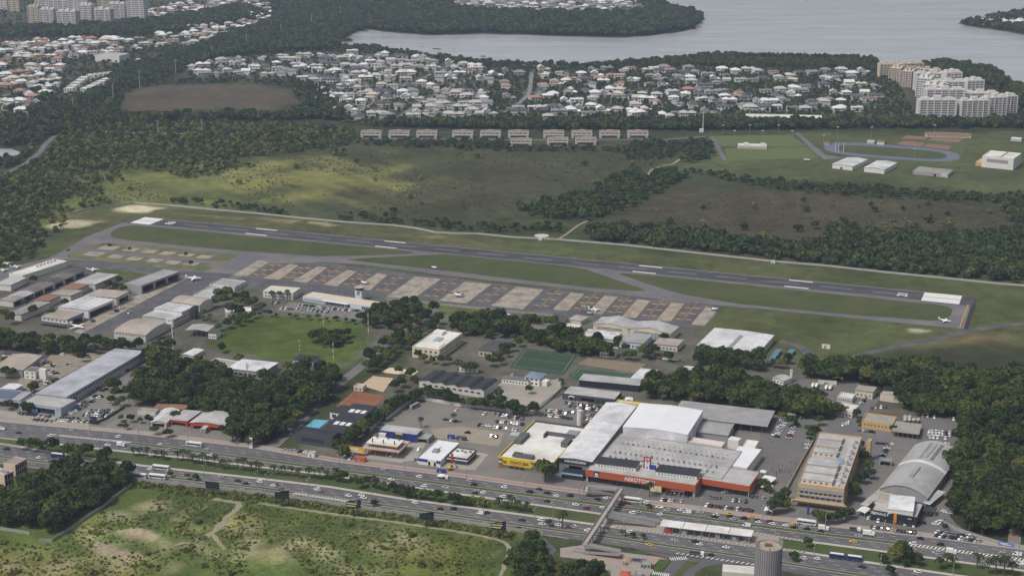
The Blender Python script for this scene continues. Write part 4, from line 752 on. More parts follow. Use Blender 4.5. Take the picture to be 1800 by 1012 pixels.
# --- filling station and its neighbours
t, W, L, _ = bld('station_shop', 'blue fronted shop with pale metal roof beside the fuel canopy', e3(410, 568), e3(780, 622), e3(472, 515), 6, BLUEC, R_LGREY, 'shed', .3, win=((0, 6, .5, 3, .8, .3, .95),), cat='shop')
MB().box(-.1, W + .1, -.25, -.05, 4.6, 6.3).obj('fascia', BLUEC, t); MB().box(W * .42, W * .62, -.35, -.27, 4.7, 6.1).obj('yellow_sign', paint('sign yellow', (226, 200, 60)), t); MB().box(.0, W * .18, -3, -.3, 0, 4.4).obj('white_booth', WHITE, t)
t, W, L = canopy('fuel_canopy', 'lower fuel station canopy with orange rim', e3(210, 755), e3(600, 805), e3(322, 640), 5.6, R_LGREY, 4, 2, fascia=paint('orange rim', (204, 128, 70)), post=.3)
for i in range(3):
    b = MB().box(W * (.2 + .3 * i), W * (.2 + .3 * i) + 1, L * .45, L * .55, .15, 2.0); b.obj('fuel_pump', REDC, t)
t, W, L = canopy('fuel_canopy', 'upper white fuel canopy with black columns through the roof', e3(255, 702), e3(580, 748), e3(330, 632), 8.2, R_FLATW, 3, 2, fascia=paint('orange rim', (204, 128, 70)), post=.3)
for i in range(3):
    for j in range(2): x = W * (.15 + .35 * i); y = L * (.2 + .6 * j); MB().box(x, x + .6, y, y + .6, 8.0, 11).obj('column_head', DARKP, t)
bld('wash_bay', 'small grey roofed wash bay beside the blue shop', e3(790, 642), e3(905, 660), e3(850, 588), 4, GREYB, R_LGREY, 'flat', opens=((0, .08, .92, 0, 3),))
t, W, L, _ = bld('tyre_shop', 'white flat roofed shop with blue front under construction', e3(805, 858), e3(1030, 895), e3(985, 668), 4.6, WHITE, mat('bright white membrane', (216, 216, 218), .8, .05, .1), 'flat', opens=((0, .45, .55, 0, 3), (0, .7, .8, 0, 3)), par=.25, cat='shop')
MB().box(0, W * .42, -.3, -.05, 2.6, 4.4).box(W * .82, W, -.3, -.05, 2.6, 4.4).obj('fascia', BLUEC, t)
b = MB().box(W * .3, W * .55, L * .35, L * .5, 4.4, 5.8); b.bar((W * .4, L * .4, 5.6), (W * .62, L * .52, 7.0), .3, 5); b.obj('roof_plant', GREYP, t)
t, W, L, _ = bld('restaurant', 'dark grey drive-in restaurant with white roof and red pylon', e3(1105, 838), e3(1318, 868), e3(1205, 745), 5, DKGREY, R_FLATW, 'flat', win=((0, 7, .4, 2.6, .85), (1, 6, .4, 2.6, .8)))
MB().box(-.15, W + .15, -.15, -.03, 2.9, 3.5).box(W + .03, W + .15, 0, L, 2.9, 3.5).obj('white_band', WHITEP, t); MB().box(W * .22, W * .32, -.5, -.16, 0, 7.4).obj('red_pylon', REDC, t)
for i in range(4): roofbox(t, 'roof_unit', W * (.15 + .2 * i), W * (.15 + .2 * i) + 1.6, L * (.6 + .08 * (i % 2)), L * (.6 + .08 * (i % 2)) + 1.6, 4.3, 1.3, GREYP)
# --- yellow store
t, W, L, rf = bld('building_supplies_store', 'yellow parapeted store with the CHATUBA sign', e4(95, 722), e4(655, 805), e4(470, 345), 8, paint('store grey', (110, 112, 108)), R_FLATW, 'flat', par=1.2, win=((0, 3, .3, 2.4, .9, .2, .5),), cat='store')
MB().box(-.25, W + .25, -.25, .35, 6.9, 8.15).obj('parapet_band', YELLOW, t); MB().box(-.25, .35, .36, L, 6.9, 8.15).obj('parapet_band', YELLOW, t); MB().box(W - .35, W + .25, .36, L, 6.9, 8.15).obj('parapet_band', YELLOW, t); MB().box(.36, W - .36, L - .4, L + .2, 6.9, 8.15).obj('parapet_band', DKGREY, t)
b = MB(); b.add([(3.4, -.5, 2.6), (W * .60, -.5, 2.6), (W * .66, -.5, 4.4), (W * .58, -.5, 7.2), (3.4, -.5, 7.2)] + [(3.4, -.26, 2.6), (W * .60, -.26, 2.6), (W * .66, -.26, 4.4), (W * .58, -.26, 7.2), (3.4, -.26, 7.2)], [(0, 1, 2, 3, 4), (1, 0, 5, 6), (2, 1, 6, 7), (3, 2, 7, 8), (4, 3, 8, 9), (0, 4, 9, 5)]); sg = b.obj('sign_board', YELLOW, t)
SIGNK = paint('sign black', (36, 30, 26)); lettering('CHATUBA', 2.9, SIGNK, t, Matrix.Translation((W * .40, -.56, 5.1)) @ Matrix.Rotation(R(90), 4, 'X'), .03)
MB().box(W * .28, W * .50, -.56, -.53, 3.35, 3.6).obj('sign_strapline', REDC, t)
b = MB()
for k, (x, z) in enumerate(((0, 0), (.9, .35), (-.9, .35), (.55, -.8), (-.55, -.8))): b.box(W * .13 + x - .42, W * .13 + x + .42, -.57, -.53, 5.0 + z - .42, 5.0 + z + .42)
b.obj('flower_logo', paint('logo brown', (110, 46, 24)), t)
for i in range(4): MB().box(.3, 2.9, -.4, -.27, .8 + i * 1.5, 2.0 + i * 1.5).obj('poster', paint('poster %d' % i, ((200, 90, 60), (90, 110, 90), (210, 190, 160), (120, 90, 110))[i]), t)
for x0, x1, y0, y1, hh in ((.22, .6, .06, .12, 2.2), (.02, .16, .38, .62, 2.6), (.86, .99, .46, .60, 3.4)): roofbox(t, 'plant_room', W * x0, W * x1, L * y0, L * y1, 6.8, hh, mat('plant room grey', (92, 94, 94), .8, .08, .2))
for i in range(4): MB().bar((W * (.25 + .04 * i), L * .1, 9.0), (W * (.25 + .04 * i), L * .1, 10.0), .5, 8).obj('roof_fan', DARKP, t)
MB().box(W * .44, W * .95, L * .70, L * .715, 6.8, 9.6).box(W * .42, W * .44, L * .62, L * .715, 6.8, 9.6).obj('roof_screen', mat('plant room grey', (92, 94, 94)), t); roofbox(t, 'chiller', W * .78, W * .99, L * .73, L * .85, 6.8, 2.2, GREYP)
q = P(e4(945, 403)); t = thing('water_tower', 'slim white cylindrical water tank behind the yellow store', 'water tower', (q[0], q[1], 0)); MB().bar((0, 0, 0), (0, 0, 11.5), 2.0, 16).obj('tank', WHITE, t); MB().bar((0, 0, 11.5), (0, 0, 11.9), 2.15, 16).obj('lid', OFFW, t)
bld('kiosk', 'grey kiosk with stepped roof beside the yellow store', e4(190, 500), e4(300, 515), e4(215, 455), 3.6, GREYB, R_LGREY, 'flat')
# --- shopping complex
t, W, L, _ = bld('hangar_hall', 'long white roofed hall with the dark HANGAR sign board', e4(733, 738), e4(1075, 783), e4(1235, 162), 10.5, mat('hall grey', (120, 122, 126), .8, .1, .2), R_WHITE, 'gable', 1.0, opens=((0, .3, .7, 0, 6),), over=.2, cat='hall')
MB().box(-.2, W + .2, -.7, -.3, 7.8, 10.6).obj('sign_board', BLACKC, t); lettering('HANGAR', 2.4, WHITEP, t, Matrix.Translation((W * .5, -.76, 9.2)) @ Matrix.Rotation(R(90), 4, 'X'), .03)
for x in (.2, .27, .73, .8): MB().box(W * x - .7, W * x + .7, -.76, -.72, 8.5, 9.9).obj('sign_icon', paint('icon grey', (176, 178, 184)), t)
b = MB(); b.box(W * .2, W * .85, -9, -1, 0, 4.6); b.obj('porch', BLACKC, t); MB().box(W * .2, W * .85, -9.2, -9.02, 3.2, 4.4).obj('porch_sign', paint('porch sign', (150, 178, 188)), t)
def mall(label, A, B, D, h, **kw): return bld('shopping_hall', label, A, B, D, h, mat('mall grey', (150, 148, 146), .85, .1, .2), R_FLATG, 'flat', cat='shopping hall', **kw)
t, W, L, _ = mall('wide low shopping hall roof dotted with small vents', t32(572, 214), t32(1445, 332), t32(765, 38), 8, par=.4)
ROWS = MB()
for j, yv in enumerate((.16, .30, .34, .50, .66, .80)):
    for i in range(20): x = W * (.08 + .043 * i) + (j % 2) * 1.2; MB().box(x, x + .9, L * yv, L * yv + .9, 7.6, 8.5 + .3 * (i % 2)).obj('roof_vent', DARKP if (i + j) % 3 == 0 else GREYP, t) if j in (0, 2, 4) else ROWS.box(x, x + .5, L * yv, L * yv + .5, 7.6, 8.2)
rv = ROWS.obj('small_vents', GREYP, t); rv['kind'] = 'stuff'
for k in (.33, .66, .9): MB().box(W * .02, W * .98, L * k, L * k + .25, 7.6, 7.75).obj('roof_seam', GREYB, t)
t, W, L, _ = mall('shopping front with orange fascia and the AEROTOWN lettering', t32(508, 283), t32(1258, 383), t32(572, 214), 8.8, par=.5, opens=((0, .02, .98, 0, 4.2),))
MB().box(-.4, W + .4, -.8, -.1, 4.4, 9.0).box(W + .02, W + .4, -.1, L * .8, 4.4, 9.0).obj('fascia', ORANGE, t); lettering('AEROTOWN', 3.6, WHITEP, t, Matrix.Translation((W * .50, -.86, 6.6)) @ Matrix.Rotation(R(90), 4, 'X'), .04)
MB().box(W * .075, W * .125, -1.0, -.82, 4.6, 8.8).obj('sign_plate', paint('plate navy', (44, 50, 84)), t); MB().box(W * .085, W * .115, -1.05, -1.01, 6.2, 7.6).box(W * .08, W * .12, -1.05, -1.01, 5.0, 5.6).obj('plate_emblem', WHITEP, t)
for i in range(22): MB().box(W * (.03 + .043 * i) + .1, W * (.03 + .043 * (i + 1)) - .1, 2.0, 2.06, .1, 4.1).obj('shop_window', GLASS, t)
for lab, A, B, D in (('black sheeted roof lantern with white front on the shopping roof, nearer the HANGAR hall', (575, 240), (845, 275), (605, 197)), ('black sheeted roof lantern with white front on the shopping roof, nearer the white annex', (985, 295), (1262, 335), (1010, 250))):
    t2, W2_, L2_, _ = bld('roof_lantern', lab, t32(*A), t32(*B), t32(*D), 2.4, WHITEP, R_BLACK, 'shed', .3, cat='roof lantern', base=8.4, win=((0, 12, .4, 1.2, .6),))
q = P(*t32(925, 275), 8.5); t = thing('roof_mast', 'red white and blue lattice mast on the shopping roof', 'mast', (q[0], q[1], 8.3), RANG)
for x, cc in ((-2.2, REDC), (-1, WHITEP), (1, WHITEP), (2.2, BLUEC)): MB().box(x - .35, x + .35, -.35, .35, 0, 8).obj('leg', cc, t)
MB().box(-2.6, 2.6, -.5, .5, 5.6, 6.2).box(-2.6, 2.6, -.5, .5, 7.6, 8.2).obj('cross_beam', REDC, t); MB().box(1.6, 5.8, -.6, .6, .2, 3).obj('side_box', BLUEC, t)
t, W, L, _ = mall('orange fronted shopping wing set back beside the white annex', t32(1288, 343), t32(1630, 385), t32(1388, 250), 8, par=.5, opens=((0, .02, .98, 0, 4.0),))
MB().box(-.2, W + .4, -.6, -.1, 4.2, 8.2).box(W + .02, W + .4, -.1, L, 4.2, 8.2).obj('fascia', ORANGE, t)
for i in range(9): MB().box(W * (.03 + .104 * i) + .1, W * (.03 + .104 * (i + 1)) - .1, 1.6, 1.66, .1, 3.9).obj('shop_window', GLASS, t)
bld('shopping_annex', 'annex with plain bright white flat roof beside the car park', t32(1448, 247), t32(1605, 275), t32(1540, 118), 7.5, WHITE, mat('bright white membrane', (216, 216, 218)), 'flat', par=.2)
bld('shopping_annex', 'narrow white roofed annex behind the bright white one', e5(890, 540), e5(1000, 560), e5(925, 512), 7, WHITE, R_FLATW, 'flat', par=.2); bld('shopping_annex', 'white stepped annex with vents at the car park edge', e5(1035, 630), e5(1160, 650), e5(1075, 545), 6, WHITE, R_FLATW, 'flat', par=.4)
bld('shopping_annex', 'pinkish low annex below the tall white hall', e5(475, 565), e5(830, 615), e5(520, 520), 8.6, OFFW, mat('pinkish membrane', (204, 192, 188), .85, .06, .1), 'flat', par=.3)
bld('tall_hall', 'tall white clad hall rising above the shopping roofs', (1095, 750), (1209, 763), (1128, 709), 13.5, metalroof('white cladding', (216, 216, 220), 0, .8), mat('bright white membrane', (216, 216, 218)), 'gable', 1.2, over=.2, cat='hall', win=((1, 2, 8.5, 10.5, .3, .45, .6),))
bld('yellow_walled_yard', 'white roof with yellow courtyard walls behind the shopping hall', e4(1320, 150), e4(1720, 205), e4(1345, 125), 9, YELLOW, R_FLATW, 'flat', par=.8)
t, W, L = canopy('service_canopy', 'wide grey service canopy behind the shopping hall', e5(300, 297), e5(1300, 418), e5(395, 138), 6.5, R_GREY, 9, 3, th=1.2)
bld('vault_store', 'small grey vaulted store under the service canopy', e5(575, 470), e5(890, 505), e5(655, 352), 5, GREYB, R_GREY, 'arch', 1.2, axis='u')
bld('shop_row', 'dark fronted shop row with flat grey roof above the car park', t22(345, 742), t22(700, 790), t22(388, 688), 5, DKGREY, R_FLATG, 'flat', opens=((0, .36, .6, 0, 3),), win=((0, 3, .4, 3, .7, .64, .9),), par=.3, cat='shops')
bld('shop_row', 'grey roofed stand with dark front beside the new pitch', t22(460, 652), t22(862, 702), t22(485, 612), 5, BLACKC, R_LGREY, 'shed', .5, cat='shops')
bld('court_roof', 'plain white roofed hall beside the hall wood', t22(800, 645), t22(930, 664), t22(868, 568), 5, OFFW, R_WHITE, 'flat', par=.2, cat='hall')
bld('club_pavilion', 'white pavilion with blue hipped roof in the paved yard', t22(85, 632), t22(178, 652), t22(112, 592), 6, WHITE, mat('blue tile roof', (120, 130, 148), .8, .12, .4), 'hip', 1.8, win=W2(0, 3, .5) + W2(1, 2, .4))
bld('club_lodge', 'long low white lodge with dark roof in the paved yard', t22(-70, 640), t22(105, 668), t22(-55, 622), 3.6, WHITE, R_CEMD, 'shed', .6, win=((0, 8, .8, 2.2, .5),))
bld('club_lodge', 'white cube beside the blue hipped pavilion', t22(180, 655), t22(232, 668), t22(195, 638), 4, WHITE, R_FLATW, 'flat', par=.2)
t, W, L, _ = bld('white_hall', 'large white roofed hall beside the airfield road', t22(1268, 415), t22(1680, 470), t22(1385, 297), 6.5, OFFW, R_WHITE, 'gable', .8, win=((0, 12, 3, 4.4, .6), (1, 10, 2, 3, .6)), cat='hall')
MB().box(W * .50, W * .56, L * .08, L * .7, 7.2, 8.0).obj('roof_ventilator', GREYP, t)
for i in range(2):
    A = [(555, 272), (800, 300)][i]; B = [(800, 298), (1085, 335)][i]; D = [(622, 225), (866, 253)][i]
    t, W, L, _ = bld('gabled_hangar', ('%s half of the twin gabled hangar with grey doors below the apron' % ('western', 'eastern')[i]), t22(*A), t22(*B), t22(*D), 7, CREAM, R_LGREY, 'gable', 3.0, over=.4, opens=((0, .12, .82, 0, 5.6),), cat='hangar')
    for k in range(4): MB().box(W * (.12 + .175 * k) + .05, W * (.12 + .175 * (k + 1)) - .05, .3 + .25 * (k % 2), .5 + .25 * (k % 2), .05, 5.5).obj('sliding_door', mat('door grey', (160, 164, 168), .6, .05, .3), t)
bld('workshop', 'patched white and grey roofed workshop below the hangar', t22(470, 352), t22(690, 382), t22(525, 305), 4.6, OFFW, mat('patched roof', (206, 202, 200), .8, .06, .5, .2, var2=(140, 130, 126)), 'shed', .6, win=((0, 8, 1, 2.4, .5),))
bld('workshop', 'grey roofed workshop with blue front below the hangar', t22(735, 388), t22(895, 408), t22(795, 330), 5, mat('pale blue plaster', (190, 200, 208)), R_GREY, 'shed', .6, win=((0, 6, 1, 2.6, .5),))
bld('workshop', 'tan roofed workshop beside the dark yard', t22(970, 405), t22(1125, 430), t22(1000, 362), 4.5, OFFW, R_TAN, 'shed', .6, win=((0, 6, 1, 2.4, .5),))
bld('workshop', 'white two storey workshop office among trees', t22(600, 440), t22(700, 455), t22(615, 418), 6.5, WHITE, R_CEMD, 'flat', win=W2(0, 5, .7))
bld('barracks', 'dark pitched roof barracks among trees below the apron', t22(80, 315), t22(265, 338), t22(115, 268), 4.6, WHITE, R_CEMD, 'gable', 1.8, axis='u', win=((0, 8, 1, 2.4, .5),))
bld('barracks', 'long dark roofed barracks beside the apron fence', w7(340, 120), w7(870, 150), w7(400, 85), 4, GREYB, R_DARK, 'gable', 1.2, axis='u')
bld('barracks', 'cream walled house with white roof among trees below the apron', t22(310, 310), t22(398, 330), t22(345, 258), 6, CREAM, R_FLATW, 'flat', win=W2(0, 3, .4))
bld('barracks', 'small tan roofed house by the apron corner', w7(900, 130), w7(1020, 160), w7(960, 80), 4, OFFW, R_TAN, 'hip', 1.2)
for i in range(6): canopy('awning', 'blue awning in the rows beside the large white hall, %s one' % ordinal(i + 1), w8(40 + 26 * (i % 3) + 120 * (i // 3), 170 - 36 * (i % 3)), w8(85 + 26 * (i % 3) + 120 * (i // 3), 178 - 36 * (i % 3)), w8(66 + 26 * (i % 3) + 120 * (i // 3), 134 - 36 * (i % 3)), 3.2, TEAL, 2, 2, th=.4)
bld('site_office', 'small white hut with grey gable roof near the depot', w8(90, 318), w8(180, 348), w8(150, 290), 3.6, WHITE, R_LGREY, 'gable', 1.0, win=((0, 3, .9, 2.2, .5),))
q = P(w8(250, 350)); t = thing('chimney_tower', 'slim white chimney beside the small white hut', 'chimney', (q[0], q[1], 0)); MB().box(-.8, .8, -.8, .8, 0, 9).obj('shaft', WHITE, t); MB().box(-1, 1, -1, 1, 9, 9.5).obj('cap', OFFW, t)
bld('depot_block', 'cream block with grey roof at the depot road', w8(815, 425), w8(970, 448), w8(850, 385), 5.5, CREAM, R_CEM, 'shed', .5, win=((0, 4, 1.5, 3, .4),))
bld('depot_block', 'cream long block at the wood edge', w8(1035, 470), w8(1245, 495), w8(1050, 445), 4.5, CREAM, R_CEM, 'flat', par=.3)
bld('depot_block', 'white house with black roof at the wood edge', w8(1060, 425), w8(1225, 440), w8(1090, 395), 4, WHITE, R_BLACK, 'shed', .5, win=((0, 4, .8, 2.4, .5),))
bld('depot_block', 'low white offices beside the truck yard', w8(660, 480), w8(790, 500), w8(690, 440), 4, OFFW, R_FLATW, 'flat', win=((0, 6, .9, 2.2, .5),))
t, W, L, _ = bld('depot_block', 'pale flat roofed house with round roof vent in the depot', w8(635, 590), w8(790, 620), w8(690, 530), 5, OFFW, R_FLATW, 'flat', win=((0, 5, .9, 2.4, .5),)); MB().bar((W * .5, L * .5, 4.3), (W * .5, L * .5, 5.2), 1.5, 12).obj('roof_vent', R_TERRA, t)
bld('depot_block', 'ochre edged flat roof hall behind the yellow block', w8(875, 690), w8(1150, 720), w8(925, 625), 6, OCHRE, R_CEM, 'flat', par=.9, win=((0, 8, 2.5, 3.6, .4),))
canopy('carport', 'grey roofed car shelter behind the vaulted showroom', e6(860, 172), e6(1085, 192), e6(905, 92), 4.5, R_CEM, 6, 2, th=.8)
for i in range(6): canopy('parking_shade', 'small grey parking shade at the wood edge, %s from the left' % ordinal(i + 1), w8(1235 + 38 * (i % 4), 690 - 8 * (i // 4) * 3), w8(1262 + 38 * (i % 4), 694 - 8 * (i // 4) * 3), w8(1245 + 38 * (i % 4), 668 - 8 * (i // 4) * 3), 2.8, R_LGREY, 2, 2, th=.3, post=.08)
# --- yellow office block
t, W, L, rf = bld('office_block', 'ochre and grey four storey office block with stepped roofs', e6(105, 590), e6(478, 637), e6(282, 178), 14, OCHRE, R_FLATG, 'flat', par=.9, win=((0, 8, 4.4, 6.0, .85), (0, 9, 7.6, 9.0, .7), (1, 6, 2.0, 11.8, .35)))
MB().box(.0, W, -.5, -.06, 9.2, 11.8).box(0, W, -.5, -.06, 6.2, 7.4).obj('concrete_band', GREYB, t)
b = MB(); b.box(-3, W + 3, -7, -6.2, 4.7, 5.4); b.box(-3, -2, -7, -6, 0, 4.4); b.box(W + 2, W + 3, -7, -6, 0, 4.4); b.obj('entrance_frame', OCHRE, t); MB().box(-1, W + 1, -5.9, -.6, 3.6, 4.1).obj('entrance_roof', GREYB, t)
for k, (y0, y1, hh) in enumerate(((.04, .14, 2.6), (.17, .27, 2.8), (.30, .40, 3.2), (.56, .64, 2.4), (.68, .78, 2.6), (.82, .92, 2.6))):
    roofbox(t, 'roof_house', W * .06, W * (.72 if k < 3 else .6), L * y0, L * y1, 13.1, hh, CREAM); MB().box(W * .05, W * (.73 if k < 3 else .61), L * y0 - .2, L * y1 + .2, 13.1 + hh, 13.4 + hh).obj('roof_sheet', R_LGREY, t)
    for j in range(5): MB().box(W * (.1 + .12 * j), W * (.1 + .12 * j) + 1.2, L * y0 - .1, L * y0 - .02, 13.7, 14.7).obj('roof_opening', DARKP, t)
for i in range(16): roofbox(t, 'air_unit', W * (.80 + .08 * (i % 2)), W * (.80 + .08 * (i % 2)) + 1.8, L * (.05 + .055 * i), L * (.05 + .055 * i) + 1.8, 13.1, 1.5 + .3 * (i % 3), GREYP if i % 2 else OFFW)
MB().box(W * .62, W * .78, L * .44, L * .55, 13.1, 13.6).obj('blue_roof', mat('bluish roof sheet', (130, 146, 170), .6, .1, .2), t); MB().box(W + .05, W + .3, L * .05, L * .95, 11.9, 14.1).obj('flank_band', DKGREY, t)
bld('lift_tower', 'plain ochre lift tower at the back of the office block', e6(660, 248), e6(692, 254), e6(668, 228), 15, OCHRE, R_FLATG, 'flat', cat='tower')
t, W, L, _ = bld('glass_porch', 'small green glass pyramid porch on the office flank', e6(560, 560), e6(605, 572), e6(578, 520), .6, GREYB, mat('green glass', (96, 128, 128), .2, .1, .4, .6), 'hip', 4.0, cat='porch')
# --- vaulted car showroom
vr = metalroof('vault sheeting', (158, 157, 156), 0, 1.6, var2=(170, 168, 164))
t, W, L, _ = bld('vaulted_showroom', 'long grey vaulted showroom hall with ridge ventilators', e6(765, 640), e6(1130, 735), e6(905, 262), 6, GREYB, vr, 'arch', 5.5, cat='showroom', win=((1, 12, 1, 3, .6),))
MB().box(W * .46, W * .55, L * .18, L * .40, 11.4, 12.6).obj('ridge_ventilator', R_GREY, t); MB().box(W * .47, W * .53, L * .62, L * .93, 11.4, 12.3).obj('ridge_ventilator', R_GREY, t)
n = 14; b = MB(); prof = [(-.5 + (W + 1) * i / n, 6 + 5.5 * (1 - (2 * i / n - 1) ** 2) + .22) for i in range(n + 1)]
for i in range(n): (x0, z0_), (x1, z1_) = prof[i], prof[i + 1]; b.add([(x0, L * .50, z0_ + .1), (x1, L * .50, z1_ + .1), (x1, L * .555, z1_ + .1), (x0, L * .555, z0_ + .1)], [(0, 1, 2, 3)])
b.obj('pale_roof_band', R_WHITE, t)
for j in range(16):
    for sx in (.36, .40, .60, .64): x = W * sx; z = 6 + 5.5 * (1 - (2 * sx - 1) ** 2) + .25; MB().box(x, x + .9, L * (.60 + .022 * j), L * (.60 + .022 * j) + 1.0, z - .3, z + .12).obj('roof_light', DARKP, t)
t, W, L, _ = bld('car_showroom', 'black fronted car showroom with RENAULT lettering and orange panel', e6(697, 806), e6(1062, 878), e6(735, 690), 7, BLACKC, R_FLATG, 'flat', win=((0, 5, .3, 2.6, .9, .05, .95),), cat='showroom')
lettering('RENAULT', 2.5, WHITEP, t, Matrix.Translation((W * .2, -.1, 5.2)) @ Matrix.Rotation(R(90), 4, 'X'), .04); MB().box(W * .50, W * .565, -.7, -.05, 1.2, 7.6).obj('orange_panel', paint('panel orange', (204, 140, 52)), t)
b = MB(); b.add([(W * .035, -.12, 5.2), (W * .047, -.12, 4.0), (W * .059, -.12, 5.2), (W * .047, -.12, 6.4)], [(0, 1, 2, 3)]); b.obj('diamond_logo', WHITEP, t); MB().box(W * .80, W * .88, -.1, -.04, 4.9, 5.3).obj('small_lettering', WHITEP, t)
t2, _, _, _ = bld('showroom_roof', 'white curved roof over the black showroom front', e6(835, 800), e6(1035, 820), e6(866, 685), 3.0, WHITE, R_WHITE, 'arch', .9, base=6.5, cat='roof', axis='u', over=.3); MB()
bld('showroom_wing', 'tan flat wing beside the white curved roof', e6(722, 745), e6(828, 765), e6(758, 660), 7.8, OFFW, R_TAN, 'flat', par=.3)
canopy('long_canopy', 'long narrow grey canopy along the showroom drive', e6(608, 762), e6(660, 782), e6(715, 508), 4, R_LGREY, 2, 8, th=.5); canopy('tent', 'white tent at the head of the long narrow canopy', e6(575, 815), e6(640, 838), e6(602, 775), 3.4, WHITEP, 2, 2, th=.4, rh=.8)
canopy('side_canopy', 'grey canopy beside the vaulted showroom on the wood side', e6(1110, 750), e6(1165, 770), e6(1172, 632), 4, R_LGREY, 2, 5, th=.5); MB()
canopy('wash_canopy', 'dark canopy frame beside the black showroom front', e6(1100, 800), e6(1222, 815), e6(1112, 772), 4, DARKP, 4, 2, th=.5); bld('drive_gate', 'grey bridge roof across the showroom side yard', e6(762, 400), e6(865, 412), e6(770, 380), 4.2, GREYB, R_CEM, 'flat', opens=((0, .1, .9, 0, 3.2),))
# --- pink office at the corner
t, W, L, _ = bld('pink_office', 'pink office wing with gridded glass flank at the picture corner', z6(50, 478), z6(215, 520), z6(205, 372), 14, mat('pink render', (206, 182, 164), .85, .07, .2), mat('brown roof', (146, 134, 126), .9, .1, .3), 'flat', win=tuple((1, 6, 1 + 4.2 * k, 4.6 + 4.2 * k, .88) for k in range(3)), par=.4)
t, W, L, _ = bld('pink_office', 'nearer pink office wing with stair head at the picture corner', z6(-160, 605), z6(75, 665), z6(-10, 545), 13, mat('pink render', (206, 182, 164)), R_FLATG, 'flat', win=tuple((1, 3, 1 + 4 * k, 4.4 + 4 * k, .85) for k in range(3)))
for i in range(3): roofbox(t, 'air_unit', W * (.5 + .15 * i), W * (.5 + .15 * i) + 2, L * .4, L * .4 + 2, 12.3, 1.6, GREYP)
# --- sports centre
bld('sports_hall', 'white gabled sports hall nearer the blue track bend', t13(480, 150), t13(612, 168), t13(560, 102), 5.5, WHITE, R_WHITE, 'gable', 1.4, opens=((0, .40, .5, 0, 3),), cat='hall'); bld('sports_hall', 'white gabled sports hall beside the tree group', t13(697, 174), t13(832, 190), t13(772, 126), 5.5, WHITE, R_WHITE, 'gable', 1.4, cat='hall')
t, W, L, _ = bld('sports_arena', 'tall white box arena with long window band', t13(1505, 92), t13(1722, 112), t13(1566, 56), 15, WHITE, R_FLATW, 'flat', win=((0, 1, 7, 11.5, .98, .15, .84),), cat='arena', glass=mat('arena louvre', (150, 148, 144), .6, .1, .2), par=.8); MB().box(W * .55, W * .57, .5, L - .5, 14.3, 15.2).obj('roof_rib', GREYP, t); MB().box(-9, -.1, L * .1, L * .8, 0, 5).obj('side_lodge', OCHRE, t)
t, W, L, _ = bld('rescue_station', 'grey flat roofed station with checkered end', t13(1030, 196), t13(1275, 216), t13(1082, 166), 4.5, GREYB, R_CEM, 'flat', opens=((0, .6, .66, 0, 3),), par=.3)
for i in range(5):
    for j in range(4):
        if (i + j) % 2 == 0: MB().box(W * .79 + i * 1.6, W * .79 + 1.6 + i * 1.6, -.15, -.05, .3 + j * 1.3, 1.6 + j * 1.3).obj('check', paint('check white', (224, 222, 216)), t)
t, W, L, _ = bld('changing_block', 'long low white building with two roof humps between the pitches', t12(1545, 20), t12(1740, 20), t12(1555, 8), 4.5, WHITE, R_FLATW, 'flat', win=((0, 10, .8, 2.4, .5),))
for k in (.2, .78): roofbox(t, 'roof_hump', W * k, W * k + 7, L * .3, L * .6, 4, 3, WHITE)
bld('long_lodge', 'long cream lodge with red tiled roof above the clay courts', t03(1120, 918), t03(1420, 918), t03(1125, 905), 4, CREAM, R_TERRA, 'gable', 1.6, axis='u', win=((0, 14, .8, 2.4, .5),)); bld('sports_kiosk', 'white kiosk with red roof by the clay courts', w6(985, 92), w6(1025, 94), w6(990, 84), 4, WHITE, R_TERRA, 'hip', 1.4); bld('sports_kiosk', 'small white kiosk with low roof by the blue track', w6(930, 88), w6(968, 90), w6(935, 82), 3.5, WHITE, R_FLATG, 'flat', win=((0, 3, .8, 2, .5),)); bld('sports_kiosk', 'little orange roofed hut beside the sports road', w6(690, 98), w6(722, 98), w6(694, 92), 3.2, OCHRE, R_TERRA, 'hip', 1.2)
canopy('dugout', 'small white shelter on the sports lawn', w6(575, 192), w6(610, 194), w6(582, 186), 3, R_LGREY, 2, 2)
t, W, L, _ = bld('long_school', 'long white building with a stepped porch behind the tree belt', t02(1600, 800), t03(410, 806), t02(1606, 778), 7, WHITE, R_FLATW, 'flat', win=((0, 26, 1, 3.2, .7), (0, 26, 4.2, 5.8, .7)))
bld('white_house_far', 'little white house at the far sports lawn', w6(1728, 72), w6(1785, 76), w6(1735, 66), 4, WHITE, R_FLATW, 'flat', win=((0, 4, .8, 2.4, .5),))
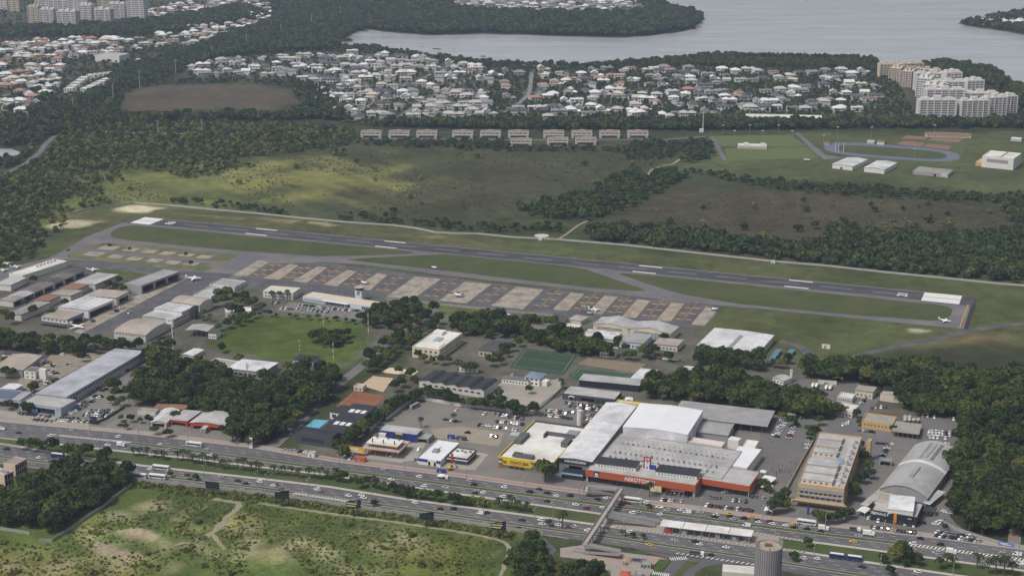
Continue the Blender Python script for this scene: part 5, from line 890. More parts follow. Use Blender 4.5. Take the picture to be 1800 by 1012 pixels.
# --- concrete pavilions in front of the suburb
PX = [634, 683, 732, 795, 844, 893, 955, 1004.5, 1053.5, 1103]; q2 = [(897, 258), (961.5, 256), (1011, 255.5)]; proto = None; concrete = mat('pale fair faced concrete', (184, 178, 170), .85, .08, .2)
def pavilion(x, y, label):
    X0, Y0 = P(x, y); t = thing('pavilion', label, 'pavilion', (X0, Y0, 0), R(-2), 'concrete pavilions before the suburb'); W, L = 29.5, 15
    wb = MB(); wall_faces(wb, W, L, 8.6, {0: [(1.6, W - 1.6, .4, 3.4)]}, .8); wb.obj('wall', concrete, t); MB().box(.3, W - .3, .3, L - .3, 8.2, 8.5).obj('roof', R_CEM, t)
    MB().box(.2, W - .2, -.8, -.05, 4.6, 6.0).obj('balcony', mat('pavilion white', (206, 200, 192), .85, .05, .2), t)
    for i in range(2): MB().box(.5 + i * (W - 4.5), 3.5 + i * (W - 4.5), -.7, -.06, .2, 4.4).obj('corner_pier', concrete, t)
    for i in range(5): MB().box(2.2 + 5.1 * i, 6.6 + 5.1 * i, .5, .56, .5, 3.3).obj('window', GLASSB, t)
    for i in range(4): MB().box(2.0 + 6.6 * i, 7.2 + 6.6 * i, -.12, -.04, 6.5, 7.9).obj('window', GLASSB, t)
    b = MB(); b.box(0, W, 2, 2.5, 9.4, 9.9); b.box(0, W, L - 2, L - 1.5, 9.4, 9.9)
    for i in range(8): b.box(W * i / 7.3, W * i / 7.3 + .4, 2.5, L - 2, 9.5, 9.8)
    for xx in (.2, W * .33, W * .66, W - .7): b.box(xx, xx + .5, 2, 2.5, 8.5, 9.4); b.box(xx, xx + .5, L - 2, L - 1.5, 8.5, 9.4)
    b.obj('pergola', concrete, t); MB().box(W * .36, W * .64, L * .4, L * .7, 8.5, 11).obj('stair_head', mat('terracotta render', (176, 150, 136), .85, .08, .3), t)
for i, x in enumerate(PX): pavilion(x, 243.5, 'white concrete pavilion with roof pergola in the back row, %s from the left' % ordinal(i + 1))
for i, (x, y) in enumerate(q2): pavilion(x, y, 'white concrete pavilion with roof pergola in the front row, %s from the left' % ordinal(i + 1))
# --- apartment blocks
def apartments(name, label, bx, by, W, L, h, wall, rz, storeys, bays, group, roofm=None):
    X0, Y0 = P(bx, by); t, W, L, _ = bld(name, label, None, None, None, h, wall, roofm or R_FLATW, 'flat', dims=(W, L), world=(X0 - W / 2, Y0), rz=rz, cat='apartment block', group=group, win=tuple((0, bays, .8 + k * (h - 1.2) / storeys, .8 + k * (h - 1.2) / storeys + 1.9, .8) for k in range(storeys)) + tuple((1, max(2, bays // 2), .9 + k * (h - 1.2) / storeys, .9 + k * (h - 1.2) / storeys + 1.5, .55) for k in range(storeys)), glass=GLASSB)
    for i in range(3): roofbox(t, 'penthouse', W * (.08 + .32 * i), W * (.08 + .32 * i) + W * .2, L * .3, L * .75, h - .8, 3.4 if i != 1 else 5, wall)
    for i in range(bays + 1):
        if i % 2 == 0: MB().box(W * (.04 + .92 * i / bays) - .5, W * (.04 + .92 * i / bays) + .5, -.9, -.05, 0, h + .3).obj('facade_fin', wall, t)
APW = mat('white facade', (206, 202, 198), .85, .06, .2); APP = mat('pinkish facade', (192, 174, 164), .85, .06, .2); APC = mat('cream facade', (198, 186, 164), .85, .06, .2)
for i, (x, y, W_, L_, h_, wm_, rz_) in enumerate(((1647, 209, 58, 16, 27, APW, 0), (1714, 209, 46, 16, 24, APW, .12), (1752, 206, 36, 16, 24, APW, .22), (1777, 200, 26, 18, 24, APW, .3), (1660, 192, 62, 16, 26, APW, 0), (1722, 192, 56, 18, 24, APW, -.05), (1637, 182, 34, 30, 27, APW, -.6), (1622, 170, 26, 34, 26, APW, -.6), (1667, 176, 54, 16, 27, APW, 0), (1676, 168, 28, 22, 32, APW, .15), (1714, 177, 30, 22, 30, APW, .15), (1640, 160, 62, 16, 26, APW, 0), (1592, 152, 22, 40, 22, APP, -.7), (1572, 143, 22, 36, 22, APC, -.7), (1604, 140, 40, 16, 24, APC, .1), (1628, 148, 44, 16, 24, APP, -.2), (1558, 138, 26, 18, 22, APC, 0))):
    apartments('apartment_block', '%s apartment block in the lagoon side cluster, %s from the front' % ('white' if wm_ is APW else 'pinkish' if wm_ is APP else 'cream', ordinal(i + 1)), x, y, W_, L_, h_ * 1.16 + (i * 37 % 5 - 2), wm_, rz_, 8, 5 if W_ > 30 else 4, 'apartment blocks beside the lagoon')
for i, (x, y, W_, L_, h_, wm_) in enumerate(((60, 43, 26, 22, 36, APC), (84, 45, 34, 20, 33, APW), (119, 50, 44, 22, 34, APW), (152, 44, 30, 22, 40, APW), (178, 44, 48, 22, 32, APW), (206, 31, 40, 22, 30, APW), (240, 32, 42, 24, 40, APW), (140, 33, 46, 22, 40, APW), (105, 28, 50, 22, 34, APW), (26, 18, 28, 22, 44, APC), (4, 15, 30, 22, 44, APW), (75, 12, 40, 22, 40, APW), (188, 14, 44, 22, 34, APC), (245, 14, 36, 22, 34, APW))):
    apartments('apartment_tower', '%s apartment tower in the far corner cluster, %s from the front left' % ('white' if wm_ is APW else 'pinkish' if wm_ is APP else 'cream', ordinal(i + 1)), x, y + 3, W_, L_, h_ * 1.22, wm_, R(-8), 10, 4, 'apartment towers in the far corner')
t, W, L, _ = bld('white_block', 'big plain white windowless block in the far suburb', t00(648, 376), t00(790, 388), t00(690, 358), 13, WHITE, R_FLATG, 'flat', par=.6)
bld('cream_institute', 'cream block with flat grey roof at the picture edge wood', t00(142, 805), t00(285, 818), t00(175, 772), 8.5, CREAM, R_CEM, 'flat', win=((0, 9, 1, 2.6, .5), (0, 9, 4.4, 6, .5))); bld('cream_institute', 'cream annex with white gable beside the cream block', t00(285, 815), t00(345, 818), t00(310, 780), 9, CREAM, R_FLATW, 'shed', 1.0)
k = 0
for (x0, y0), (x1, y1), n in (((425, 655), (550, 560), 5), ((575, 555), (735, 535), 5), ((530, 655), (745, 555), 6)):
    for i in range(n):
        q = P(t00(x0 + (x1 - x0) * (i + .5) / n, y0 + (y1 - y0) * (i + .5) / n)); k += 1
        bld('town_house', 'white cubic town house in the terrace beside the brown marsh, %s of sixteen' % ordinal(k), None, None, None, 10, WHITE, R_FLATW, 'flat', dims=(15, 16), world=q, rz=R(-4), cat='house', group='white terraces beside the marsh', win=tuple((0, 3, 1 + 3.1 * j, 2.8 + 3.1 * j, .6) for j in range(3)))
q = P(t00(945, 440)); t = thing('dish_antenna', 'big white dish antenna on the far ground', 'antenna', (q[0], q[1], 0)); b = MB(); b.loft([[(r_ * math.cos(a), r_ * math.sin(a) * .75 - z_ * .3, 4 + z_ + r_ * math.sin(a) * .66) for a in [6.283 * i / 20 for i in range(20)]] for r_, z_ in ((.6, 0), (4, .5), (7, 1.6))], False); b.obj('dish', WHITEP, t, True); MB().bar((0, 0, 0), (0, 0, 5), .8, 8).obj('pedestal', GREYP, t)
# tents on the island
q = P(1745, 44)
for i, (x, y) in enumerate(((1725, 40), (1742, 42), (1760, 41), (1778, 43), (1792, 40), (1735, 46), (1786, 48))):
    X0, Y0 = P(x, y); t = thing('event_tent', 'white peaked tent on the island, %s of seven' % ordinal(i + 1), 'tent', (X0, Y0, .5), .2 * i, 'tents on the island'); b = MB(); W_ = 22 + 6 * (i % 3); b.add([(-W_ / 2, -9, 4), (W_ / 2, -9, 4), (W_ / 2, 9, 4), (-W_ / 2, 9, 4), (-W_ * .2, 0, 10), (W_ * .2, 0, 10)], [(0, 1, 5, 4), (1, 2, 5), (2, 3, 4, 5), (3, 0, 4)]); b.obj('canopy', WHITEP, t)
    for sx in (-1, 1): MB().bar((sx * W_ * .2, 0, 0), (sx * W_ * .2, 0, 16), .25).obj('mast', WHITEP, t)
# --- far house rows
HW_ = [mat('house wall %d' % i, c, .85, .06, .3) for i, c in enumerate(((214, 212, 208), (206, 200, 190), (190, 184, 176), (204, 192, 168)))]
HR_ = {'white': mat('white tile roof', (212, 212, 212), .85, .08, .5), 'pale grey': mat('pale tile roof', (176, 174, 172), .85, .1, .5), 'grey': mat('grey tile roof', (132, 132, 136), .85, .12, .5), 'dark grey': mat('slate tile roof', (88, 90, 98), .85, .12, .5), 'terracotta': mat('clay tile roof', (160, 126, 108), .85, .14, .5), 'cream': mat('straw tile roof', (190, 182, 166), .85, .1, .5)}
HV = {}
def house_meshes(v, rc, wc):
    """(walls, roof, windows) of one house kind; shared by all houses alike"""
    k = (v, rc, wc)
    if k in HV: return HV[k]
    wb, rb = MB(), MB(); wins = []
    def unit(x0, y0, W, L, h, rh, kind):
        w_, r_ = MB(), MB(); hl = {0: [], 1: []}
        for st in range(2 if h > 5 else 1):
            for i in range(3): u = W * (.2 + .3 * i); hl[0].append((u - W * .09, u + W * .09, 1 + st * 3, 2.6 + st * 3))
        wall_faces(w_, W, L, h, hl)
        if kind == 'hip':
            o = .7; q = min(W, L) / 2 * .95; a, b_ = ((q, L / 2), (W - q, L / 2)) if W >= L else ((W / 2, q), (W / 2, L - q)); z = h + rh
            r_.add([(-o, -o, h - .1), (W + o, -o, h - .1), (W + o, L + o, h - .1), (-o, L + o, h - .1), (*a, z), (*b_, z)], [(0, 1, 5, 4), (1, 2, 5), (2, 3, 4, 5), (3, 0, 4), (3, 2, 1, 0)] if W >= L else [(0, 1, 4), (1, 2, 5, 4), (2, 3, 5), (3, 0, 4, 5), (3, 2, 1, 0)])
        elif kind == 'gable':
            profile_roof(r_, [(-.6, h - .25), (W / 2, h + rh), (W + .6, h - .25)], L, 'v', .6, .25); w_.add([(0, 0, h), (W, 0, h), (W / 2, 0, h + rh)], [(0, 1, 2)])
        else: r_.box(-.3, W + .3, -.3, L + .3, h, h + .45); r_.box(W * .5, W * .9, L * .3, L * .7, h + .45, h + 1.6)
        for src, dst in ((w_, wb), (r_, rb)): dst.add([(p[0] + x0, p[1] + y0, p[2]) for p in src.v], src.f)
        for x in hl[0]: wins.append((x0 + (x[0] + x[1]) / 2, y0 + .2, (x[2] + x[3]) / 2, x[1] - x[0], x[3] - x[2]))
    if v == 0: unit(-7, -6, 14, 12, 6.4, 2.6, 'hip')
    elif v == 1: unit(-7, -5, 9, 12, 6.4, 2.4, 'gable'); unit(2.01, -6, 8, 9, 3.6, 2.0, 'hip')
    elif v == 2: unit(-8, -6, 16, 10, 6.2, 0, 'flat'); unit(-3, 4.01, 10, 6, 3.4, 0, 'flat')
    elif v == 3: unit(-8, -4, 16, 10, 6.2, 2.8, 'hip'); unit(-6, -9, 7, 4.99, 3.4, 1.6, 'gable')
    elif v == 4: unit(-9, -6, 10, 12, 6.4, 2.4, 'hip'); unit(1.01, -3, 9, 10, 6.0, 2.2, 'hip')
    HV[k] = (wb.mesh('wall', HW_[wc]), rb.mesh('roof', HR_[rc]), wins); return HV[k]
HOUSES = []
def suburb(px, dx, dy, pal, place, seed, skip=.12):
    r = random.Random(seed); xs = [p[0] for p in px]; ys = [p[1] for p in px]; y = min(ys); row_ = 0
    while y < max(ys):
        s = (y - YH) / (200 - YH); x = min(xs) + r.uniform(0, dx) * s
        while x < max(xs):
            qx, qy = x + r.uniform(-.25, .25) * dx * s, y + r.uniform(-.6, .6) * dy * s
            if inpoly(np.array([[qx, qy]]), px)[0] and r.random() > skip and keepoff(np.array([P(qx, qy)]), STREETS, 11)[0]: HOUSES.append((*P(qx, qy), r.randrange(5), r.choice(pal), r.choice((0, 0, 1, 1, 2, 3)), r.choice((0, 0, 0, 1.57, -.25, .3)) + r.uniform(-.12, .12), r.uniform(1.02, 1.42), place, qx, qy))
            x += dx * s * r.uniform(.9, 1.15)
        y += dy * s; row_ += 1
PALA = ['white'] * 5 + ['pale grey'] * 6 + ['grey'] * 4 + ['dark grey'] * 3 + ['cream']; PALB = ['white'] * 6 + ['pale grey'] * 3 + ['grey'] * 4 + ['dark grey'] * 3 + ['cream'] + ['terracotta']; PALC = ['terracotta'] * 3 + ['white'] * 8 + ['pale grey'] * 3 + ['cream'] * 3
suburb([(545, 165), (520, 145), (420, 130), (440, 108), (520, 98), (590, 95), (700, 98), (800, 112), (870, 125), (860, 212), (640, 215), (600, 210)], 20.5, 10, PALA, 'in the dense lagoon suburb', 1, .08)
suburb([(330, 125), (370, 108), (430, 105), (430, 132), (345, 138)], 19, 9, PALA, 'at the wood end of the lagoon suburb', 2, .05)
suburb([(865, 126), (1000, 124), (1540, 126), (1560, 205), (1300, 198), (1180, 210), (900, 212)], 25, 10.5, PALB, 'in the leafy lagoon suburb', 3, .14)
suburb([(0, 75), (120, 70), (230, 72), (300, 60), (420, 20), (480, 5), (480, 48), (400, 70), (320, 85), (220, 92), (120, 110), (95, 150), (85, 190), (0, 210)], 19, 10, PALC, 'in the red roofed suburb', 4, .1)
suburb([(260, 20), (300, 8), (380, 2), (480, -8), (480, 5), (420, 18), (320, 45), (260, 50)], 19, 10, PALC, 'in the upper red roofed suburb', 6, .1)
suburb([(795, 2), (860, -10), (1130, -12), (1135, 24), (1080, 27), (900, 24), (800, 18)], 18, 8, PALA, 'on the far lagoon point', 5, .05)
HOUSES.sort(key=lambda t: -t[9]); near_h = HOUSES[:285]; far_h = HOUSES[285:]
tot = {}; cnt = {}; SH = ['hip roofed house', 'side winged house', 'flat roofed house', 'front gabled house', 'double hipped house']
for h_ in near_h: kk = (h_[3], SH[h_[2]], h_[7]); tot[kk] = tot.get(kk, 0) + 1
for h_ in sorted(near_h, key=lambda t: t[8]):
    X, Y, v, rc, wc, rz_, s, place, qx, qy = h_; kk = (rc, SH[v], place); cnt[kk] = cnt.get(kk, 0) + 1
    lb = '%s %s %s' % kk + (', %s from the left' % ordinal(cnt[kk]) if tot[kk] > 1 else '')
    wm_, rm_, wins = house_meshes(v, rc, wc); t = thing('house', lb, 'house', (X, Y, 0), rz_, 'houses ' + place); t.scale = (s, s, s); obj('wall', wm_, t); obj('roof', rm_, t)
    for (x, y, z, w_, hh) in wins[:4]: obj('window', pane_mesh(w_, hh, GLASS), t, (x, y, z))
def join_copies(name, lst, label=None):
    """everything of a kind beyond the nearest ones, joined: lst of (mesh, X, Y, Z, rz, scale)"""
    Vs, Fs, mi, mats_, off = [], [], [], [], 0; cache = {}
    for me, X, Y, Z_, rz_, s in lst:
        if me.name not in cache:
            v = np.empty(len(me.vertices) * 3); me.vertices.foreach_get('co', v); cache[me.name] = (v.reshape(-1, 3), [tuple(p.vertices) for p in me.polygons])
        v, f = cache[me.name]; c_, s_ = math.cos(rz_), math.sin(rz_); q = v * s
        Vs.append(np.column_stack([q[:, 0] * c_ - q[:, 1] * s_ + X, q[:, 0] * s_ + q[:, 1] * c_ + Y, q[:, 2] + Z_])); Fs += [tuple(i + off for i in p) for p in f]; off += len(v)
        m_ = me.materials[0]
        if m_ not in mats_: mats_.append(m_)
        mi += [mats_.index(m_)] * len(f)
    me = bpy.data.meshes.new(name); me.from_pydata(np.concatenate(Vs).tolist(), [], Fs)
    for m_ in mats_: me.materials.append(m_)
    me.polygons.foreach_set('material_index', mi); me.update(); return tag(obj(name, me), label, None, None, 'stuff')
lst = []
for X, Y, v, rc, wc, rz_, s, place, qx, qy in far_h:
    wm_, rm_, _ = house_meshes(v, rc, wc); lst += [(wm_, X, Y, 0, rz_, s), (rm_, X, Y, 0, rz_, s)]
join_copies('distant_houses', lst)
# ================================================================ VEGETATION
LEAFM = foliage('broad leaves', (46, 63, 36), (90, 106, 54))
LEAFD = foliage('dark leaves', (43, 59, 38), (76, 92, 52))
LEAFY = foliage('yellow green leaves', (80, 92, 50), (112, 114, 60))
SCRUBM = foliage('scrub leaves', (92, 110, 60), (140, 142, 86))
FARM = foliage('mangrove leaves', (56, 73, 47), (102, 118, 64)); FARD = foliage('dark mangrove leaves', (50, 68, 47), (86, 102, 60))
PALMM = foliage('palm fronds', (58, 70, 44), (92, 98, 58))
BARK = mat('bark', (98, 86, 74), .95, .2, .8, .1)
def crown_mesh(name, seed, n, leaf, rad, hgt, z0, lobes, m, flat=1.0):
    r = np.random.default_rng(seed)
    c = np.zeros((lobes, 3)); rr = np.zeros(lobes)
    for i in range(lobes):
        a = 2.399 * i + r.uniform(-.4, .4); q = rad * .62 * math.sqrt((i + .3) / lobes)
        c[i] = (q * math.cos(a), q * math.sin(a), z0 + hgt * (.36 + .30 * r.random() + .22 * (1 - q / rad))); rr[i] = rad * r.uniform(.36, .56)
    tone = r.uniform(.1, .9, lobes); k = r.choice(lobes, n, p=rr ** 2 / (rr ** 2).sum())
    d = r.normal(size=(n, 3)); d[:, 2] = np.abs(d[:, 2]) * 1.0 - .35; d /= np.linalg.norm(d, axis=1)[:, None]
    p = c[k] + d * (rr[k] * r.uniform(.72, 1.06, n))[:, None] * np.array((1, 1, flat))
    p[:, 2] = np.maximum(p[:, 2], z0 + .1)
    nn = d + r.normal(size=(n, 3)) * .55; nn /= np.linalg.norm(nn, axis=1)[:, None]
    t = np.cross(nn, r.normal(size=(n, 3))); t /= np.linalg.norm(t, axis=1)[:, None]; b = np.cross(nn, t)
    s = leaf * r.uniform(.55, 1.3, n)[:, None] * .5
    V = np.stack([p - t * s - b * s * .8, p + t * s * .9 - b * s, p + t * s + b * s * .9, p - t * s * .8 + b * s], 1).reshape(-1, 3)
    me = bpy.data.meshes.new(name); me.from_pydata(V.tolist(), [], [(4 * i, 4 * i + 1, 4 * i + 2, 4 * i + 3) for i in range(n)])
    a = me.attributes.new('tone', 'FLOAT', 'POINT'); a.data.foreach_set('value', np.repeat(np.clip(tone[k] + r.normal(0, .12, n), 0, 1), 4).astype(np.float32))
    me.materials.append(m); me.update(); return me
def trunk_mesh(name, seed, h, r0, limbs=4, spread=2.2):
    r = random.Random(seed); b = MB(); b.bar((0, 0, -.2), (.15, .1, h * .55), r0, 7, r0 * .7)
    for i in range(limbs):
        a = 6.28 * i / limbs + r.uniform(-.4, .4); b.bar((.15, .1, h * .5), (spread * math.cos(a), spread * math.sin(a), h * r.uniform(.85, 1.1)), r0 * .55, 5, r0 * .2)
    return b.mesh(name, BARK)
TREES = []      # (crown, trunk, crown radius)
for i, (n, leaf, rad, hg, z0, lob, m) in enumerate(((620, 1.15, 4.6, 6.2, 2.6, 8, LEAFM), (560, 1.15, 4.2, 7.2, 2.6, 7, LEAFD), (700, 1.15, 5.4, 5.4, 2.4, 10, LEAFM), (520, 1.1, 3.8, 5.6, 2.2, 6, LEAFM), (560, 1.1, 4.4, 6.4, 2.4, 8, LEAFD), (560, 1.1, 4.4, 5.8, 2.4, 8, LEAFY))):
    TREES.append((crown_mesh('crown', 20 + i, n, leaf, rad, hg, z0, lob, m), trunk_mesh('trunk', i, z0 + hg * .45, .34, 4, rad * .45), rad))
FAR = [crown_mesh('far_crown', 60 + i, 150, 2.1, rad, hg, .8, lob, m) for i, (rad, hg, lob, m) in enumerate(((4.8, 6.5, 6, FARM), (4.2, 7.6, 5, FARD), (5.2, 6, 7, FARD), (4.4, 7, 5, FARM), (4.6, 5.5, 6, FARD)))]
FARY = [crown_mesh('far_crown', 75 + i, 150, 2.1, 4.6, 5.5, .6, 6, m) for i, m in enumerate((LEAFY, SCRUBM, LEAFM))]
SCRUB = [crown_mesh('scrub_crown', 80 + i, 60, 1.0, 1.9, 1.2, -.4, 5, m) for i, m in enumerate((SCRUBM, SCRUBM, LEAFY))]
TUSSM = foliage('tussock leaves', (96, 92, 62), (122, 116, 76)); TUSS = [crown_mesh('tussock', 84 + i, 26, .9, 1.5, .8, -.3, 4, TUSSM) for i in range(2)]
SPIKE = [crown_mesh('casuarina_crown', 90 + i, 220, 1.3, 2.6, 15, .8, 9, LEAFD) for i in range(2)]
def palm_meshes(seed, h, n=11, fl=3.4):
    r = random.Random(seed); t = MB(); t.bar((0, 0, -.2), (.1, .05, h * .5), .3, 7, .24); t.bar((.1, .05, h * .5), (.25, .1, h), .24, 7, .2)
    f = MB(); top = (.25, .1, h)
    for i in range(n):
        a = 6.283 * i / n + r.uniform(-.2, .2); up = r.uniform(.1, .75); L = fl * r.uniform(.85, 1.1); ca_, sa_ = math.cos(a), math.sin(a); V = []
        for k in range(5):
            s = k / 4; rad = L * s * (1 - .18 * s); zz_ = up * L * s * .9 - 1.15 * L * s * s * .75; wd = .62 * (1 - abs(s - .45) * 1.3) + .1
            for side in (-1, 0, 1): V.append((top[0] + rad * ca_ - side * wd * sa_, top[1] + rad * sa_ + side * wd * ca_, top[2] + zz_ - abs(side) * .25))
        f.add(V, [(3 * k + j, 3 * k + j + 1, 3 * k + j + 4, 3 * k + j + 3) for k in range(4) for j in range(2)])
    return f.mesh('fronds', PALMM), t.mesh('trunk', BARK)
PALMS = [palm_meshes(i, h) for i, h in enumerate((6.5, 7.8, 5.6))]

def gn_scatter(name, pts3, variants, scales, label=None):
    """a mass of plants nobody could count: one object that instances plant shapes on points"""
    col = bpy.data.collections.new(name + '_shapes')
    for i, me in enumerate(variants):
        o = bpy.data.objects.new('shape_%02d' % i, me); col.objects.link(o)
    me = bpy.data.meshes.new(name); me.from_pydata(pts3.tolist(), [], []); n = len(pts3)
    for nm, ty, val in (('sc', 'FLOAT', scales), ('rz', 'FLOAT', RNG.uniform(0, 6.28, n)), ('vi', 'INT', RNG.integers(0, len(variants), n))):
        a = me.attributes.new(nm, ty, 'POINT'); a.data.foreach_set('value', np.asarray(val, np.int32 if ty == 'INT' else np.float32))
    o = obj(name, me); tag(o, label, None, None, 'stuff')
    ng = bpy.data.node_groups.new(name, 'GeometryNodeTree'); ng.interface.new_socket('Geometry', in_out='INPUT', socket_type='NodeSocketGeometry'); ng.interface.new_socket('Geometry', in_out='OUTPUT', socket_type='NodeSocketGeometry')
    N = ng.nodes; Lk = ng.links; gi = N.new('NodeGroupInput'); go = N.new('NodeGroupOutput'); ip = N.new('GeometryNodeInstanceOnPoints'); ci = N.new('GeometryNodeCollectionInfo')
    ci.inputs[0].default_value = col; ci.inputs['Separate Children'].default_value = True; ci.inputs['Reset Children'].default_value = True
    def at(nm, ty): a = N.new('GeometryNodeInputNamedAttribute'); a.data_type = ty; a.inputs['Name'].default_value = nm; return a.outputs['Attribute']
    cx = N.new('ShaderNodeCombineXYZ'); Lk.new(at('rz', 'FLOAT'), cx.inputs[2])
    Lk.new(gi.outputs[0], ip.inputs['Points']); Lk.new(ci.outputs[0], ip.inputs['Instance']); ip.inputs['Pick Instance'].default_value = True
    Lk.new(at('vi', 'INT'), ip.inputs['Instance Index']); Lk.new(cx.outputs[0], ip.inputs['Rotation']); Lk.new(at('sc', 'FLOAT'), ip.inputs['Scale']); Lk.new(ip.outputs[0], go.inputs[0])
    md = o.modifiers.new('scatter', 'NODES'); md.node_group = ng; return o
def fill(px, sp, jit=.42, thin=0.0, clump=0.0, wob=0.0, seed=1):
    """jittered world grid inside a surveyed outline; clump leaves open patches"""
    r = np.random.default_rng(seed); poly = wpoly(px); q = np.array(poly); lo, hi = q.min(0), q.max(0)
    hi[1] = min(hi[1], 6500)
    X, Y = np.meshgrid(np.arange(lo[0], hi[0], sp), np.arange(lo[1], hi[1], sp)); X = X + (np.arange(X.shape[0]) % 2)[:, None] * sp * .5
    p = np.stack([X.ravel(), Y.ravel()], 1); p += r.uniform(-jit, jit, p.shape) * sp
    k = inpoly(p, poly)
    if wob:
        d = edgedist(p, poly); k &= ~((d < wob) & (r.random(len(p)) < .6 * (1 - d / wob)))
    if clump:
        nz = np.sin(p[:, 0] * .031 + 2 * np.sin(p[:, 1] * .013)) + np.sin(p[:, 1] * .019 + 1.5 * np.sin(p[:, 0] * .017) + seed) + .5 * np.sin(p[:, 0] * .09 + p[:, 1] * .05)
        k &= nz > clump
    if thin: k &= r.random(len(p)) > thin
    p = p[k]; x = CX + F * p[:, 0] / (p[:, 1] * cp + CAM_H * sp)
    return p[(x > -60) & (x < 1860)]
def z0s(p): return np.column_stack([p, np.zeros(len(p))])
